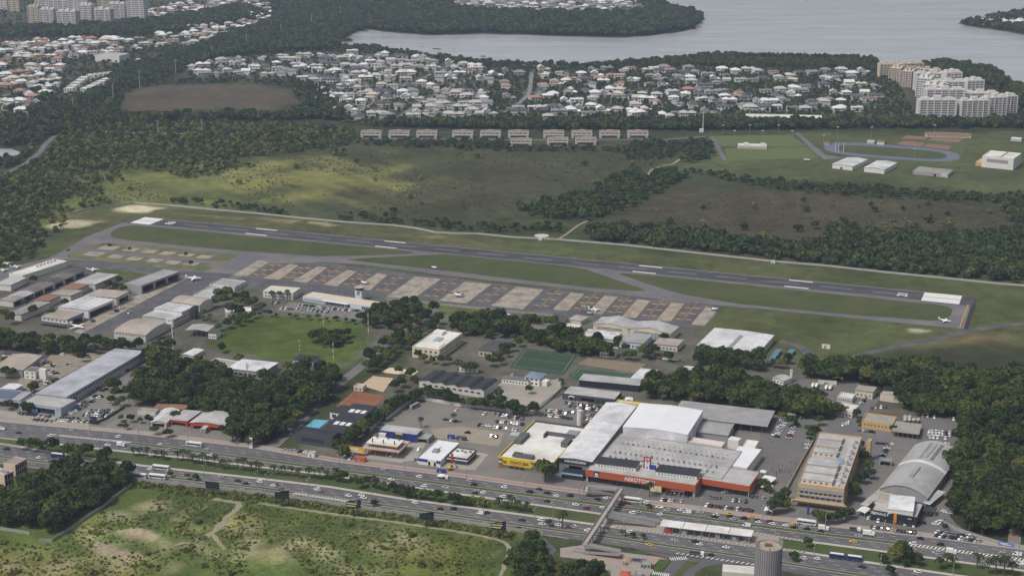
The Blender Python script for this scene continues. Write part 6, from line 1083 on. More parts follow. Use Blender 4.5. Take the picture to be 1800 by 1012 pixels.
# --- far woods (outlines are where the trunks stand)
FOREST = [  # outline, spacing, scale, keyword args
 ([(-60, 225), (60, 215), (130, 180), (215, 150), (260, 140), (330, 112), (420, 100), (500, 92), (585, 88), (600, 80), (590, 76), (625, 58), (640, 52), (560, 40), (600, 22), (480, 40), (330, 92), (200, 140), (190, 170), (130, 205), (60, 235)], 9.5, 1.25, {}),
 ([(600, 54), (640, 50), (700, 57), (760, 61), (850, 58), (1000, 63), (1090, 65), (1140, 62), (1190, 56), (1220, 50), (1226, 42), (1236, 33), (1225, 27), (1190, 20), (1160, 12), (1140, 26), (900, 26), (800, 18), (790, 6), (700, -20), (600, -20), (600, 20), (560, 40)], 11, 1.3, {}),
 ([(1140, 24), (1165, 10), (1160, -30), (1130, -30), (1120, 5)], 11, 1.3, {}),
 ([(130, 222), (200, 207), (300, 208), (400, 204), (480, 206), (560, 196), (604, 212), (640, 222), (900, 229), (1240, 230), (1560, 226), (1860, 226), (1860, 217), (1560, 216), (1300, 216), (900, 217), (640, 219), (600, 216), (560, 210), (480, 212), (300, 216), (180, 222), (120, 232)], 9, 1.2, {}),
 ([(520, 152), (545, 150), (604, 205), (590, 206), (560, 194), (528, 190)], 9, 1.15, {}),
 ([(210, 172), (215, 160), (260, 150), (330, 140), (520, 146), (520, 155), (430, 147), (330, 147), (245, 154)], 9, .8, dict(thin=.2)),
 ([(-60, 330), (0, 300), (60, 250), (180, 215), (420, 215), (630, 228), (640, 250), (590, 262), (500, 272), (420, 280), (330, 292), (230, 300), (140, 300), (110, 330), (60, 360), (-60, 380)], 7.6, 1.0, dict(thin=.06)),
 ([(-60, 380), (60, 355), (110, 330), (130, 345), (90, 370), (75, 390), (82, 425), (68, 448), (40, 460), (-60, 480)], 7.2, .85, {}),
 ([(635, 248), (890, 250), (900, 262), (1060, 262), (1140, 250), (1250, 250), (1260, 280), (1200, 290), (1170, 282), (1100, 284), (1080, 268), (900, 268), (640, 256)], 7.5, .85, dict(thin=.1)),
 ([(1180, 300), (1240, 310), (1330, 330), (1460, 345), (1600, 352), (1740, 358), (1860, 370), (1860, 345), (1700, 344), (1560, 330), (1440, 325), (1330, 315), (1240, 302)], 7.5, .8, dict(thin=.2)),
 ([(900, 365), (960, 352), (1040, 335), (1080, 310), (1140, 290), (1220, 310), (1180, 330), (1120, 360), (1060, 388), (1000, 388), (930, 380)], 7.5, 1.0, dict(thin=.05)),
 ([(1005, 418), (1060, 400), (1130, 398), (1230, 410), (1330, 425), (1400, 432), (1470, 410), (1560, 410), (1640, 415), (1760, 405), (1860, 400), (1860, 505), (1760, 498), (1560, 477), (1360, 458), (1200, 440), (1060, 426)], 7.5, 1.1, {}),
 ([(1430, 402), (1470, 390), (1500, 400), (1480, 415)], 8, .9, {}),
 ([(1760, 370), (1860, 365), (1860, 410), (1780, 400)], 8, 1.1, {}),
 ([(560, 385), (640, 376), (760, 390), (880, 398), (980, 392), (1000, 412), (900, 412), (760, 404), (680, 394), (600, 390)], 8, .75, dict(thin=.35)),
 ([(260, 352), (330, 352), (420, 362), (540, 378), (520, 381), (400, 368), (280, 357)], 8, .7, dict(thin=.35)),
 ([(745, 100), (880, 112), (960, 115), (1020, 116), (1085, 113), (1150, 107), (1240, 99), (1300, 99), (1380, 101), (1430, 104), (1500, 102), (1545, 108), (1545, 122), (1300, 118), (1000, 121), (880, 118), (760, 108)], 8, 1.05, {}),
 ([(1200, 104), (1300, 101), (1460, 106), (1540, 112), (1560, 130), (1500, 122), (1300, 118), (1200, 114)], 8, 1.15, {}),
 ([(590, 83), (640, 84), (690, 90), (735, 98), (730, 103), (660, 94), (590, 92)], 8, 1.1, {}),
 ([(1600, 122), (1660, 112), (1690, 117), (1735, 124), (1757, 126), (1762, 136), (1775, 152), (1820, 158), (1860, 210), (1800, 210), (1790, 180), (1740, 150), (1700, 142), (1640, 130)], 9, 1.3, {}),
 ([(1684, 42), (1700, 46), (1740, 51), (1800, 61), (1860, 66), (1860, 54), (1800, 50), (1720, 42), (1700, 40)], 10, 1.2, {}),
 ([(1690, 41), (1740, 32), (1800, 22), (1860, 16), (1860, 24), (1800, 30), (1740, 37), (1700, 43)], 11, 1.0, {}),
 ([(600, 72), (612, 70), (622, 73), (606, 75)], 8, .8, {}),
 ([(0, 180), (90, 150), (120, 180), (60, 215), (0, 230)], 10, 1.0, dict(thin=.65)),
 ([(50, 240), (120, 212), (195, 150), (335, 108), (352, 118), (262, 148), (214, 164), (208, 200), (180, 222), (100, 242)], 9, 1.1, dict(thin=.12)),
 ([(-60, 225), (60, 222), (95, 240), (70, 262), (40, 262), (-60, 256)], 9, 1.05, dict(thin=.2)), ([(-60, 284), (34, 280), (50, 276), (30, 292), (-60, 305)], 9, .9, dict(thin=.2)),
 ([(480, -40), (600, -40), (720, -30), (640, 30), (600, 54), (540, 44), (480, 45)], 11, 1.2, dict(thin=.05)),
 ([(0, 52), (250, 42), (420, 12), (480, 30), (300, 60), (230, 65), (0, 68)], 10, 1.3, dict(thin=.2)),
 ([(190, 122), (290, 112), (400, 60), (480, 45), (490, 60), (360, 100), (240, 145), (190, 150)], 10, 1.15, dict(thin=.2)),
]
ap, asx = [], []
LIT = np.zeros((0, 2))
for i, (px, sp_, sc_, kw) in enumerate(FOREST):
    p = fill(px, sp_, seed=100 + i, wob=16 if i > 4 else 0, **kw)
    if i in (6, 7): f_ = RNG.random(len(p)) < (.92 if i == 6 else .6); LIT = np.concatenate([LIT, p[f_]]); p = p[~f_]
    ap.append(p); asx.append(sc_ * RNG.uniform(.62, 1.32, len(p)) * sp_ / 8.2)
ap = np.concatenate(ap); asx = np.concatenate(asx)
# keep roads in the woods open
FARROADS = [[(-40, 310), (10, 305), (45, 288), (70, 268), (80, 253), (95, 240), (130, 236)], [(183, 232), (240, 234), (320, 236)], [t12(920, 235), t12(960, 185), t12(1040, 160), t12(1180, 95)]]
k = keepoff(ap, FARROADS, 11); ap, asx = ap[k], asx[k]
gn_scatter('forest', z0s(ap), FAR, asx)
LIT = LIT[keepoff(LIT, FARROADS, 11)]; gn_scatter('light_wood', z0s(LIT), [FAR[0], FAR[3], FARY[1], FARY[1], FARY[2], FARY[0]], RNG.uniform(.5, .98, len(LIT)))  # low scrubby wood; its lighter leaf mix also paints in sun on the canopy
# suburb greenery between the houses
sub = [fill([(330, 112), (520, 88), (700, 88), (900, 118), (1560, 120), (1610, 205), (850, 212), (600, 214), (520, 150), (330, 140)], 11, thin=.25, seed=300), fill([(860, 118), (1560, 120), (1610, 205), (860, 210)], 11.5, thin=.3, seed=301),
       fill([(0, 60), (250, 50), (420, 12), (480, 0), (480, 55), (330, 105), (210, 150), (90, 195), (0, 220)], 11, thin=.25, seed=302), fill([(0, 0), (480, -30), (480, 10), (250, 45), (0, 55)], 17, thin=.4, seed=303), fill([(790, -10), (1130, -10), (1140, 22), (900, 24), (800, 16)], 22, thin=.5, seed=304)]
sub = np.concatenate(sub); sub = sub[keepoff(sub, STREETS, 6)]
# yellow-green scrub of the marsh and the foreground field
yl = np.concatenate([fill([(100, 300), (260, 270), (420, 285), (600, 262), (620, 272), (420, 300), (330, 320), (200, 330), (90, 350)], 8.5, thin=.3, clump=-.2, seed=310), fill([(90, 370), (130, 330), (240, 335), (330, 345), (250, 352), (130, 372), (85, 430)], 8.5, thin=.35, clump=-.1, seed=311)])
gn_scatter('marsh_thicket', z0s(yl), FARY, RNG.uniform(.45, .95, len(yl)))
sc1 = np.concatenate([fill([(430, 285), (700, 270), (1000, 270), (1170, 295), (1000, 345), (900, 390), (600, 375), (400, 345)], 22, thin=.75, seed=320), fill([(1070, 370), (1230, 340), (1500, 350), (1760, 372), (1740, 402), (1450, 425), (1240, 440)], 17, thin=.7, seed=321), fill([(1420, 385), (1760, 372), (1740, 402), (1450, 410)], 11, clump=.5, seed=322)])
gn_scatter('marsh_scrub', z0s(sc1), SCRUB + FARY[1:], np.where(RNG.random(len(sc1)) < .6, 1.2, .5) * RNG.uniform(.6, 1.1, len(sc1)))
fg = fill([(-40, 945), (60, 958), (100, 955), (240, 860), (460, 876), (640, 902), (890, 945), (905, 1040), (-40, 1060)], 2.0, thin=.52, clump=-.7, seed=330)
trk = [[(375, 878), (425, 884), (418, 893), (385, 925), (372, 938), (395, 968)], [(455, 884), (600, 905), (760, 927), (885, 950), (897, 962), (880, 1005)]]
k = keepoff(fg, trk, 3.2)
for (cx_, cy_), sx_, h_, sy_ in MOUNDS[:5]: k &= (((fg[:, 0] - cx_) / sx_) ** 2 + ((fg[:, 1] - cy_) / sy_) ** 2) > 1.0
fg = fg[k]; gn_scatter('field_scrub', np.column_stack([fg, ground_z(fg)]), SCRUB, RNG.uniform(.18, .62, len(fg)) * (1 + 1.6 * (RNG.random(len(fg)) < .04)))
vg = fill([(236, 846), (460, 871), (640, 897), (910, 936), (900, 950), (700, 922), (460, 886), (240, 858)], 2.6, thin=.15, seed=331)
vg = vg[keepoff(vg, trk, 3.0)]; gn_scatter('verge_scrub', z0s(vg), SCRUB, RNG.uniform(.5, 1.3, len(vg)))
md = np.concatenate([fill([(560, 838), (640, 845), (700, 858), (760, 870), (850, 888), (930, 898), (930, 892), (830, 874), (700, 853), (590, 833)], 3.4, thin=.25, seed=332)])

tf = np.concatenate([fill([(110, 330), (260, 300), (430, 285), (700, 265), (1000, 265), (1180, 290), (1000, 345), (900, 395), (600, 380), (400, 352), (240, 352), (130, 372)], 7, thin=.5, clump=-.3, seed=333), fill([(1070, 370), (1230, 340), (1500, 350), (1760, 372), (1740, 402), (1450, 425), (1240, 440)], 7, thin=.5, clump=-.3, seed=334)])
gn_scatter('marsh_tussocks', z0s(tf), TUSS, RNG.uniform(.5, 1.2, len(tf)))
# --- trees near enough to tell apart: the largest 300 become things, the rest join the wood
NEAR = []   # (X, Y, scale, species, place phrase)
def grove(px, sp_, sc_, place, species=(0, 1, 2, 3, 4), seed=1, **kw):
    r = np.random.default_rng(seed)
    for p in fill(px, sp_, seed=seed, **kw): NEAR.append((p[0], p[1], 1.1 * sc_ * r.uniform(.62, 1.38), 5 if r.random() < .05 else int(r.choice(species)), place))
def row(pts_, n, sc_, place, species=(0, 1, 3, 4), seed=1, j=1.2):
    r = np.random.default_rng(seed); W = np.array([P(q) for q in pts_]); s = np.concatenate([[0], np.cumsum(np.hypot(*np.diff(W, axis=0).T))])
    for t in np.linspace(0, s[-1], n): NEAR.append((np.interp(t, s, W[:, 0]) + r.normal(0, j), np.interp(t, s, W[:, 1]) + r.normal(0, j), 1.12 * sc_ * r.uniform(.75, 1.2), int(r.choice(species)), place))
def trees_at(lst, sc_, place, species=(0, 1, 3, 4), seed=1):
    r = np.random.default_rng(seed)
    for q in lst: X, Y = P(q); NEAR.append((X, Y, 1.12 * sc_ * r.uniform(.85, 1.15), int(r.choice(species)), place))
grove([(-30, 872), (60, 862), (105, 828), (236, 840), (228, 852), (180, 888), (130, 920), (96, 942), (70, 944), (55, 932), (-30, 925)], 6.6, 1.12, 'in the dense corner grove below the avenue', (0, 0, 1, 2, 3, 4), 1)
trees_at([(40, 790), (60, 793), (78, 795), (92, 797), (120, 802), (140, 805), (155, 806), (175, 810), (188, 812)], 1.0, 'on the median lawn opposite the corner grove', seed=2)
grove([(1690, 757), (1860, 760), (1860, 930), (1790, 948), (1725, 945), (1692, 925), (1672, 895), (1674, 850)], 7.4, 1.15, 'in the wood beside the vaulted car showroom', (0, 1, 1, 2, 4), 3)
grove([(1495, 648), (1640, 650), (1720, 670), (1860, 655), (1860, 760), (1700, 745), (1640, 733), (1590, 733), (1580, 700), (1540, 682), (1490, 672), (1425, 668), (1410, 655)], 7.8, 1.15, 'in the wood below the runway end', (0, 1, 2, 3, 4), 4)
trees_at([(1423, 650), (1432, 655), (1440, 660), (1416, 658)], 1.15, 'in the dark clump beside the curved service road', seed=5)
grove([(1128, 702), (1150, 676), (1240, 664), (1300, 668), (1335, 684), (1375, 702), (1445, 712), (1472, 728), (1465, 742), (1360, 734), (1290, 718), (1190, 710)], 7.4, 1.05, 'in the wood behind the shopping hall', (0, 1, 2, 3, 4), 6)
grove([(-30, 588), (70, 606), (200, 614), (300, 620), (312, 640), (268, 656), (244, 615), (205, 622), (120, 624), (-30, 622)], 7.2, .98, 'in the belt between hangars and car dealer', (0, 1, 3, 4), 7)
trees_at([(15, 720), (10, 640), (28, 645), (45, 723), (58, 722), (128, 625), (145, 636), (60, 690)], .8, 'in the yard of the long grey dealer hall', seed=8)
grove([(232, 680), (300, 645), (380, 650), (420, 690), (480, 672), (560, 655), (600, 672), (560, 722), (475, 778), (410, 785), (400, 752), (335, 725), (235, 712)], 7.2, 1.05, 'in the park beside the club road', (0, 0, 1, 2, 3), 9, thin=.12)
trees_at([(195, 690), (205, 702), (196, 712), (212, 715), (205, 690), (225, 698)], .95, 'on the car park of the long dealer hall', seed=10)
trees_at([(213, 740), (230, 742), (247, 744), (262, 746), (222, 755), (272, 764), (296, 768)], .62, 'around the restaurant with white tent roofs', seed=11)
row([(440, 785), (480, 768), (510, 762)], 5, 1.0, 'by the avenue at the club road corner', seed=12)
row([(636, 646), (690, 606), (740, 566), (750, 552)], 22, .95, 'lining the club road on the lawn side', seed=13, j=3.5)
row([(655, 655), (700, 622), (770, 572)], 14, .9, 'lining the club road on the school side', seed=14)
row([(600, 796), (640, 765), (690, 724), (735, 702)], 20, 1.0, 'in the row between filling station and gym', seed=15)
row([(735, 700), (775, 706), (830, 718), (880, 726), (935, 732)], 22, .9, 'in the row above the filling station yard', seed=16)
row([(690, 690), (735, 672), (700, 660)], 5, .9, 'between the sand courts and the dark roofed shed', seed=17)
grove([(800, 570), (880, 560), (960, 575), (1010, 590), (1030, 612), (990, 622), (930, 604), (860, 596), (790, 590)], 7, .95, 'around the school lane below the apron', seed=18, thin=.15)
grove([(740, 556), (745, 540), (690, 545), (640, 556), (630, 575), (690, 580)], 6.8, .9, 'beside the terminal on the lawn edge', seed=19)
trees_at([(745, 638), (760, 640), (775, 642), (790, 640), (735, 628)], .8, 'in front of the cream school building', seed=20)
grove([(960, 600), (1060, 606), (1080, 625), (1040, 630), (980, 622), (955, 614)], 6.8, .95, 'between the football pitch and the hangars', seed=21)
trees_at([(1085, 608), (1100, 632), (1112, 634), (1128, 628), (1150, 625), (1165, 590), (1175, 636), (1100, 620), (1138, 632)], .9, 'below the twin roofed hangar', seed=22)
grove([(1230, 628), (1330, 640), (1345, 652), (1270, 655), (1225, 645)], 8, 1.15, 'in front of the large white hall', seed=23)
trees_at([(862, 645), (872, 634), (880, 642), (890, 628), (884, 618), (818, 655), (806, 650), (830, 652), (900, 618), (912, 610)], .85, 'around the dark roofed hall', seed=51)
trees_at([(930, 692), (958, 815)], .8, 'standing alone on open paving', seed=24)
trees_at([(1360, 720), (1375, 740), (1440, 748), (1432, 765), (1425, 775)], .8, 'between the shopping car park and yellow block', seed=25)
trees_at([(1370, 890), (1382, 898), (1362, 902), (1380, 880)], .95, 'at the corner of the yellow office block', seed=26)
trees_at([(1437, 918), (1455, 920), (1475, 918), (1445, 922), (1465, 921), (1490, 912)], .8, 'on the pavement before the yellow office block', seed=27)
trees_at([(1518, 815), (1524, 830), (1530, 842), (1516, 850), (1503, 880), (1498, 868)], .85, 'beside the blank flank of the yellow block', seed=28)
trees_at([(1350, 866), (1340, 858)], .7, 'beside the orange shopping front', seed=29)
grove([(920, 950), (945, 955), (965, 985), (955, 1060), (890, 1060), (910, 985)], 6.5, .95, 'in the thicket at the end of the field', seed=30)
grove([(945, 1008), (1000, 1000), (1062, 1006), (1070, 1022), (1040, 1045), (945, 1045)], 6.5, .85, 'in the clump before the small plaza', seed=31)
grove([(1545, 990), (1560, 978), (1630, 980), (1635, 990), (1600, 1000)], 6.5, .8, 'in the clump on the median lawn near the silo', seed=32)
trees_at([(958, 846)], 1.55, 'in front of the yellow store sign', (5,), seed=33)
grove([(545, 597), (600, 588), (625, 598), (600, 610), (560, 612)], 6.5, .75, 'in the copse on the lawn with masts', (1, 4), 34)
trees_at([(420, 540), (440, 545), (410, 552), (460, 548), (395, 535), (385, 528), (400, 526), (415, 530), (430, 534), (448, 538), (380, 540), (425, 552)], 1.05, 'in the clump left of the terminal car park', seed=35)
trees_at([(385, 582), (400, 578), (420, 574), (432, 566), (410, 570), (445, 560)], .85, 'on the lawn edge beside the covered court', (2, 3, 5), seed=36)
row([(455, 556), (520, 560), (600, 566), (640, 572)], 12, .5, 'in the hedge below the terminal car park', seed=37)
trees_at([(190, 508), (205, 512), (218, 516), (225, 507), (60, 500), (85, 502), (100, 495), (45, 540), (70, 545), (92, 560), (115, 540), (210, 500)], .9, 'among the small hangars', seed=38)
trees_at([(30, 655), (20, 600), (8, 560), (18, 570), (5, 590)], .95, 'near the picture edge beside the hangars', seed=39)
row([(880, 700), (860, 712), (905, 716)], 4, .8, 'above the long lot wall', seed=40)
trees_at([(1505, 735), (1512, 748), (1420, 760), (1570, 760), (1512, 790)], .6, 'in the depot yards behind the yellow block', seed=41)
trees_at([(1385, 640), (1372, 648), (1360, 646)], .8, 'beside the tarpaulin covered yard', seed=42)
trees_at([(1390, 750), (1400, 700), (1460, 730), (1350, 690)], .9, 'at the edge of the hall wood', seed=43)
trees_at([(390, 620), (420, 640), (470, 650), (330, 650), (350, 640), (540, 640), (520, 660), (505, 655)], .9, 'around the low club house', seed=44)
trees_at([(598, 800), (606, 806), (612, 790)], .9, 'at the gym corner', seed=45)
trees_at([(632, 858), (645, 855), (660, 858), (672, 862), (690, 866), (705, 870), (718, 874), (735, 877), (752, 879), (768, 882), (800, 886), (820, 889), (848, 892), (590, 846), (604, 848)], .72, 'among the median bushes below the filling station', seed=46)
trees_at([(1095, 942), (1130, 948), (1112, 945), (658, 889), (330, 842), (345, 844), (300, 838), (965, 925)], .45, 'on the narrow green strip of the avenue', seed=47)
trees_at([(1395, 985), (1565, 1010), (1420, 962)], .6, 'on the avenue strip near the silo', seed=48)
def clear(X, Y):
    for k in range(13):
        if not any(inpoly(np.array([[X, Y - 2.2 * k]]), f)[0] for f in FOOT if abs(f[0][0] - X) < 160 and abs(f[0][1] - Y) < 260): return Y - 2.2 * k
NEAR = [(t[0], clear(t[0], t[1]), *t[2:]) for t in NEAR]; NEAR = [t for t in NEAR if t[1] is not None]
NEAR.sort(key=lambda t: -t[2] * TREES[t[3]][2] / (t[1]))
NIND = 290
rest = NEAR[NIND:]
gn_scatter('woodland', np.array([(t[0], t[1], 0.0) for t in rest]), [t[0] for t in TREES], np.array([t[2] for t in rest]))
gn_scatter('garden_trees', z0s(sub), FAR + FARY[2:], RNG.uniform(.42, .85, len(sub)))
gn_scatter('median_bushes', z0s(md), SCRUB, RNG.uniform(.6, 1.4, len(md)))
SPN = ['full dark green tree', 'tall dark tree', 'broad spreading tree', 'small round tree', 'dense dark tree', 'yellow green tree']
ind = sorted(NEAR[:NIND], key=lambda t: pix(t[0], t[1])[0]); cnt = {}; tot = {}
for t in ind: tot[(SPN[t[3]], t[4])] = tot.get((SPN[t[3]], t[4]), 0) + 1
for X, Y, s, sp_, place in ind:
    kk = (SPN[sp_], place); cnt[kk] = cnt.get(kk, 0) + 1
    lb = '%s %s' % kk
    if tot[kk] > 1: lb = '%s, %s from left' % (lb, ordinal(cnt[kk]))
    o = thing('tree', lb, 'tree', (X, Y, 0), random.uniform(0, 6.28), 'trees ' + place); o.scale = (s, s, s * random.uniform(.9, 1.1))
    obj('crown', TREES[sp_][0], o); obj('trunk', TREES[sp_][1], o)
# palms
PL = [(t30(915, 190), 0), (t30(955, 190), 0), (t30(1010, 205), 0), (t30(1060, 205), 0), (t30(1110, 215), 0), (t30(1130, 220), 0), (t30(1215, 225), 0), (t30(1255, 225), 0), (t30(1285, 235), 0), (t30(1325, 245), 0), (t30(1365, 245), 0), (t30(1385, 250), 0), (t30(1425, 260), 0), (t30(1470, 270), 0), (t30(1520, 280), 0), (t30(1570, 285), 0), (t30(1630, 290), 0), (t30(1665, 295), 0), (t30(1710, 300), 0), (t30(1750, 310), 0),
      (t31(30, 320), 0), (t31(120, 320), 0), (t31(180, 325), 0), (t31(240, 330), 0), (t31(290, 340), 0), (t31(360, 340), 0), (t31(400, 350), 0), (t31(440, 350), 0), (t31(490, 355), 0), (t31(545, 335), 0), (t31(1660, 545), 0), (t31(1710, 555), 0), (t31(1745, 560), 0), (t32(40, 575), 0), (t32(100, 580), 0),
      (t33(1210, 965), 1), (t33(1255, 955), 1), (t33(1300, 960), 1), (t33(1465, 960), 1), (t33(1545, 1000), 1), (t33(1595, 1000), 1), (t33(1650, 1005), 1), (t33(1710, 1010), 1), (t33(60, 600), 2), (t32(1780, 590), 2), (t32(345, 690), 2), (t32(940, 470), 2), (t22(335, 710), 3), (t22(350, 715), 3), (t31(1130, 0), 3), (e3(1180, 490), 3), (t21(110, 95), 4), (t21(165, 98), 4), (t21(215, 100), 4), (t20(1378, 250), 4), (t20(1440, 258), 4), (t20(1395, 240), 4), (t20(215, 735), 3), (t20(240, 738), 3)]
PL = [(q, g) for q, g in PL if clear(*P(q)) is not None]
PLN = ['on the median lawn', 'on the lawn near the silo', 'beside the shopping forecourt', 'in a paved yard', 'beside the airport buildings']
PL.sort(key=lambda q: q[0][0]); cnt = {}
for (px, g) in PL:
    X, Y = P(px); Y = clear(X, Y); cnt[g] = cnt.get(g, 0) + 1; f, t = PALMS[random.randrange(3)]
    o = thing('palm_tree', 'palm tree with drooping fronds %s, %s from the left' % (PLN[g], ordinal(cnt[g])), 'palm tree', (X, Y, 0), random.uniform(0, 6.28), 'palms ' + PLN[g])
    s = random.uniform(.85, 1.15) * (1.35 if g in (1, 2) else 1.1); o.scale = (s, s, s); obj('fronds', f, o); obj('trunk', t, o)
# casuarinas on the lagoon shore and avenue palms far behind
cs = np.concatenate([fill([(1290, 104), (1460, 106), (1462, 112), (1290, 110)], 9, seed=340), fill([(1470, 108), (1530, 111), (1530, 116), (1470, 113)], 11, seed=341), fill([(520, 155), (575, 165), (590, 192), (560, 190)], 9, seed=342)])
gn_scatter('casuarina_wood', z0s(cs), SPIKE, RNG.uniform(.7, 1.1, len(cs)))
# ================================================================ VEHICLES
CARC = {'white': (224, 224, 222), 'silver': (170, 172, 174), 'grey': (110, 112, 116), 'black': (34, 35, 38), 'dark blue': (44, 52, 74), 'red': (120, 36, 36), 'yellow': (220, 178, 40), 'dark green': (40, 58, 48)}
CARM = {k: mat('car paint ' + k, v, .28, .02, .5, .6) for k, v in CARC.items()}
CGL = mat('car glass', (30, 34, 40), .1, .05, .5, .7); TYRE = mat('tyre rubber', (34, 34, 35), .9, .05, 1)
def car_parts(kind, col):
    k = (kind, col)
    if k in HV: return HV[k]
    Ln, Wd, hb, ht, c0, c1, rf0, rf1 = {'hatchback': (4.0, .85, .92, 1.48, -.95, 1.55, -.35, 1.25), 'sedan': (4.5, .88, .92, 1.46, -1.15, 1.35, -.45, .75), 'SUV': (4.6, .92, 1.02, 1.72, -1.15, 2.0, -.6, 1.7), 'van': (5.3, .98, 1.1, 2.15, -1.9, -.8, -1.35, 2.5), 'pickup': (5.2, .92, 1.0, 1.75, -1.3, .55, -.7, .2)}[kind]
    b = MB(); rings = []
    for x, w_, zt in ((-Ln / 2, .78, .62), (-Ln / 2 + .12, .94, .78), (-Ln / 2 + .9, 1, hb - .06), (c0, 1, hb), (Ln / 2 - .5, 1, hb), (Ln / 2 - .1, .94, hb - .12), (Ln / 2, .82, .6)):
        y = Wd * w_; rings.append([(x, -y, .28), (x, -y * 1.02, .55), (x, -y * .93, zt), (x, y * .93, zt), (x, y * 1.02, .55), (x, y, .28)])
    b.loft(rings); b.add([(rf0, -Wd * .72, ht), (rf1, -Wd * .72, ht), (rf1, Wd * .72, ht), (rf0, Wd * .72, ht), (rf0, -Wd * .74, ht - .08), (rf1, -Wd * .74, ht - .08), (rf1, Wd * .74, ht - .08), (rf0, Wd * .74, ht - .08)], [(0, 1, 2, 3), (0, 4, 5, 1), (1, 5, 6, 2), (2, 6, 7, 3), (3, 7, 4, 0)])
    if kind == 'van': b.box(c1 + .1, Ln / 2 - .05, -Wd * .93, Wd * .93, hb - .1, ht)
    g = MB(); a_ = Wd * .88; t_ = Wd * .72; r1 = rf1 if kind != 'van' else c1 + .1
    g.loft([[(c0, -a_, hb - .03), (c1, -a_, hb - .03), (c1, a_, hb - .03), (c0, a_, hb - .03)], [(rf0, -t_, ht - .09), (min(r1, rf1), -t_, ht - .09), (min(r1, rf1), t_, ht - .09), (rf0, t_, ht - .09)]])
    HV[k] = (b.mesh('body', CARM[col]), g.mesh('windows', CGL), [(sx * Ln * .31, sy * Wd * .92) for sx in (-1, 1) for sy in (-1, 1)]); return HV[k]
WHEEL = MB().bar((0, -.11, 0), (0, .11, 0), .33, 10).mesh('wheel', TYRE)
def wang(px):
    x = px[0]; a = np.array(P(x - 20, lerp(K2, x - 20))); b = np.array(P(x + 20, lerp(K2, x + 20))); return math.atan2(*(b - a)[::-1])
CARS = []   # (X, Y, rz, kind, colour, place)
PALC_ = ['white'] * 7 + ['silver'] * 4 + ['grey'] * 4 + ['black'] * 9 + ['dark blue'] + ['red']
KINDS_ = ['hatchback'] * 4 + ['sedan'] * 4 + ['SUV'] * 4 + ['pickup']
rc_ = random.Random(11)
def traffic(tile, lst, place):
    for it in lst:
        q = tile(it[0], it[1]); c = {'w': 'white', 's': 'silver', 'g': 'grey', 'd': 'black', 'r': 'red', 'y': 'yellow', 'n': 'dark green'}[it[2][0]]; kd = {'v': 'van', 'p': 'pickup'}.get(it[2][1:], None) or rc_.choice(('hatchback', 'sedan', 'SUV'))
        CARS.append((*P(q), wang(q), kd, c, place))
U, Lw = 'driving on the upper carriageways', 'driving on the lower carriageways'
traffic(t30, [(127, 37, 'd'), (345, 57, 'w'), (385, 57, 's'), (738, 120, 'w'), (810, 64, 'w'), (495, 18, 's'), (15, 10, 'wv'), (1420, 150, 's'), (1095, 117, 'w'), (1155, 155, 's'), (1365, 190, 's'), (1440, 192, 'w')], U)
traffic(t30, [(45, 148, 'd'), (265, 208, 'w'), (1025, 287, 'w'), (1510, 338, 's'), (1625, 365, 'd'), (1680, 384, 'd'), (1675, 432, 'd'), (1775, 370, 'w')], Lw)
traffic(t31, [(875, 289, 's'), (1118, 338, 'w'), (435, 282, 'w'), (800, 344, 'd'), (805, 358, 'w'), (925, 356, 'w'), (1150, 402, 'w'), (1295, 411, 'sp'), (1462, 365, 's'), (1490, 392, 'd'), (1700, 409, 'w'), (1500, 448, 'd'), (1515, 438, 's'), (1555, 446, 'w'), (1690, 474, 'w'), (1735, 470, 'd')], U)
traffic(t31, [(30, 373, 'w'), (135, 388, 'g'), (175, 418, 'g'), (118, 398, 'w'), (420, 424, 'w'), (440, 442, 'g'), (632, 468, 'w'), (722, 463, 'w'), (735, 481, 'w'), (1090, 515, 'w'), (1260, 557, 'd'), (1350, 558, 'd'), (1535, 588, 'wv'), (1578, 582, 'd')], Lw)
traffic(t32, [(120, 440, 'd'), (185, 422, 'd'), (243, 448, 'd'), (303, 468, 'w'), (398, 466, 'd'), (240, 505, 'd'), (435, 528, 'w'), (510, 553, 'r'), (585, 491, 'd'), (650, 484, 'w'), (672, 496, 'g'), (620, 548, 'w'), (825, 585, 'w'), (860, 578, 's'), (790, 518, 'r'), (750, 526, 'n'), (920, 515, 'w'), (935, 532, 'n'), (943, 554, 'r'), (1008, 546, 'wp'), (1013, 594, 'w'), (1063, 567, 's'), (1150, 566, 'w'), (1200, 581, 'wv'), (1288, 581, 's'), (1395, 598, 'w'), (1385, 610, 'd'), (1487, 592, 'y'), (1490, 608, 'd'), (1510, 626, 's'), (1585, 622, 'd'), (1637, 614, 'y'), (1685, 648, 'w'), (1680, 634, 'd'), (1768, 644, 'r'), (1605, 672, 'wv'), (1780, 660, 'w')], U)
traffic(t32, [(68, 633, 'd'), (198, 633, 'w'), (205, 661, 'w'), (313, 668, 'w'), (42, 688, 'd'), (420, 678, 'w'), (518, 705, 'w'), (632, 706, 'w'), (805, 715, 'w'), (1113, 771, 's'), (1252, 779, 'd'), (1283, 800, 'w'), (1463, 820, 'w'), (940, 803, 'y'), (1360, 871, 'd')], Lw)
traffic(t33, [(50, 643, 'r'), (72, 661, 'w'), (160, 671, 'w'), (200, 665, 'y'), (218, 683, 'd'), (285, 679, 's'), (305, 693, 'd'), (400, 708, 'd'), (658, 741, 's'), (620, 781, 'y'), (1080, 758, 'd'), (1030, 795, 'w'), (1218, 800, 'd'), (1645, 853, 's'), (1743, 870, 'wv'), (1648, 915, 'd'), (1770, 934, 'wv'), (1190, 858, 's'), (1540, 933, 'w')], U)
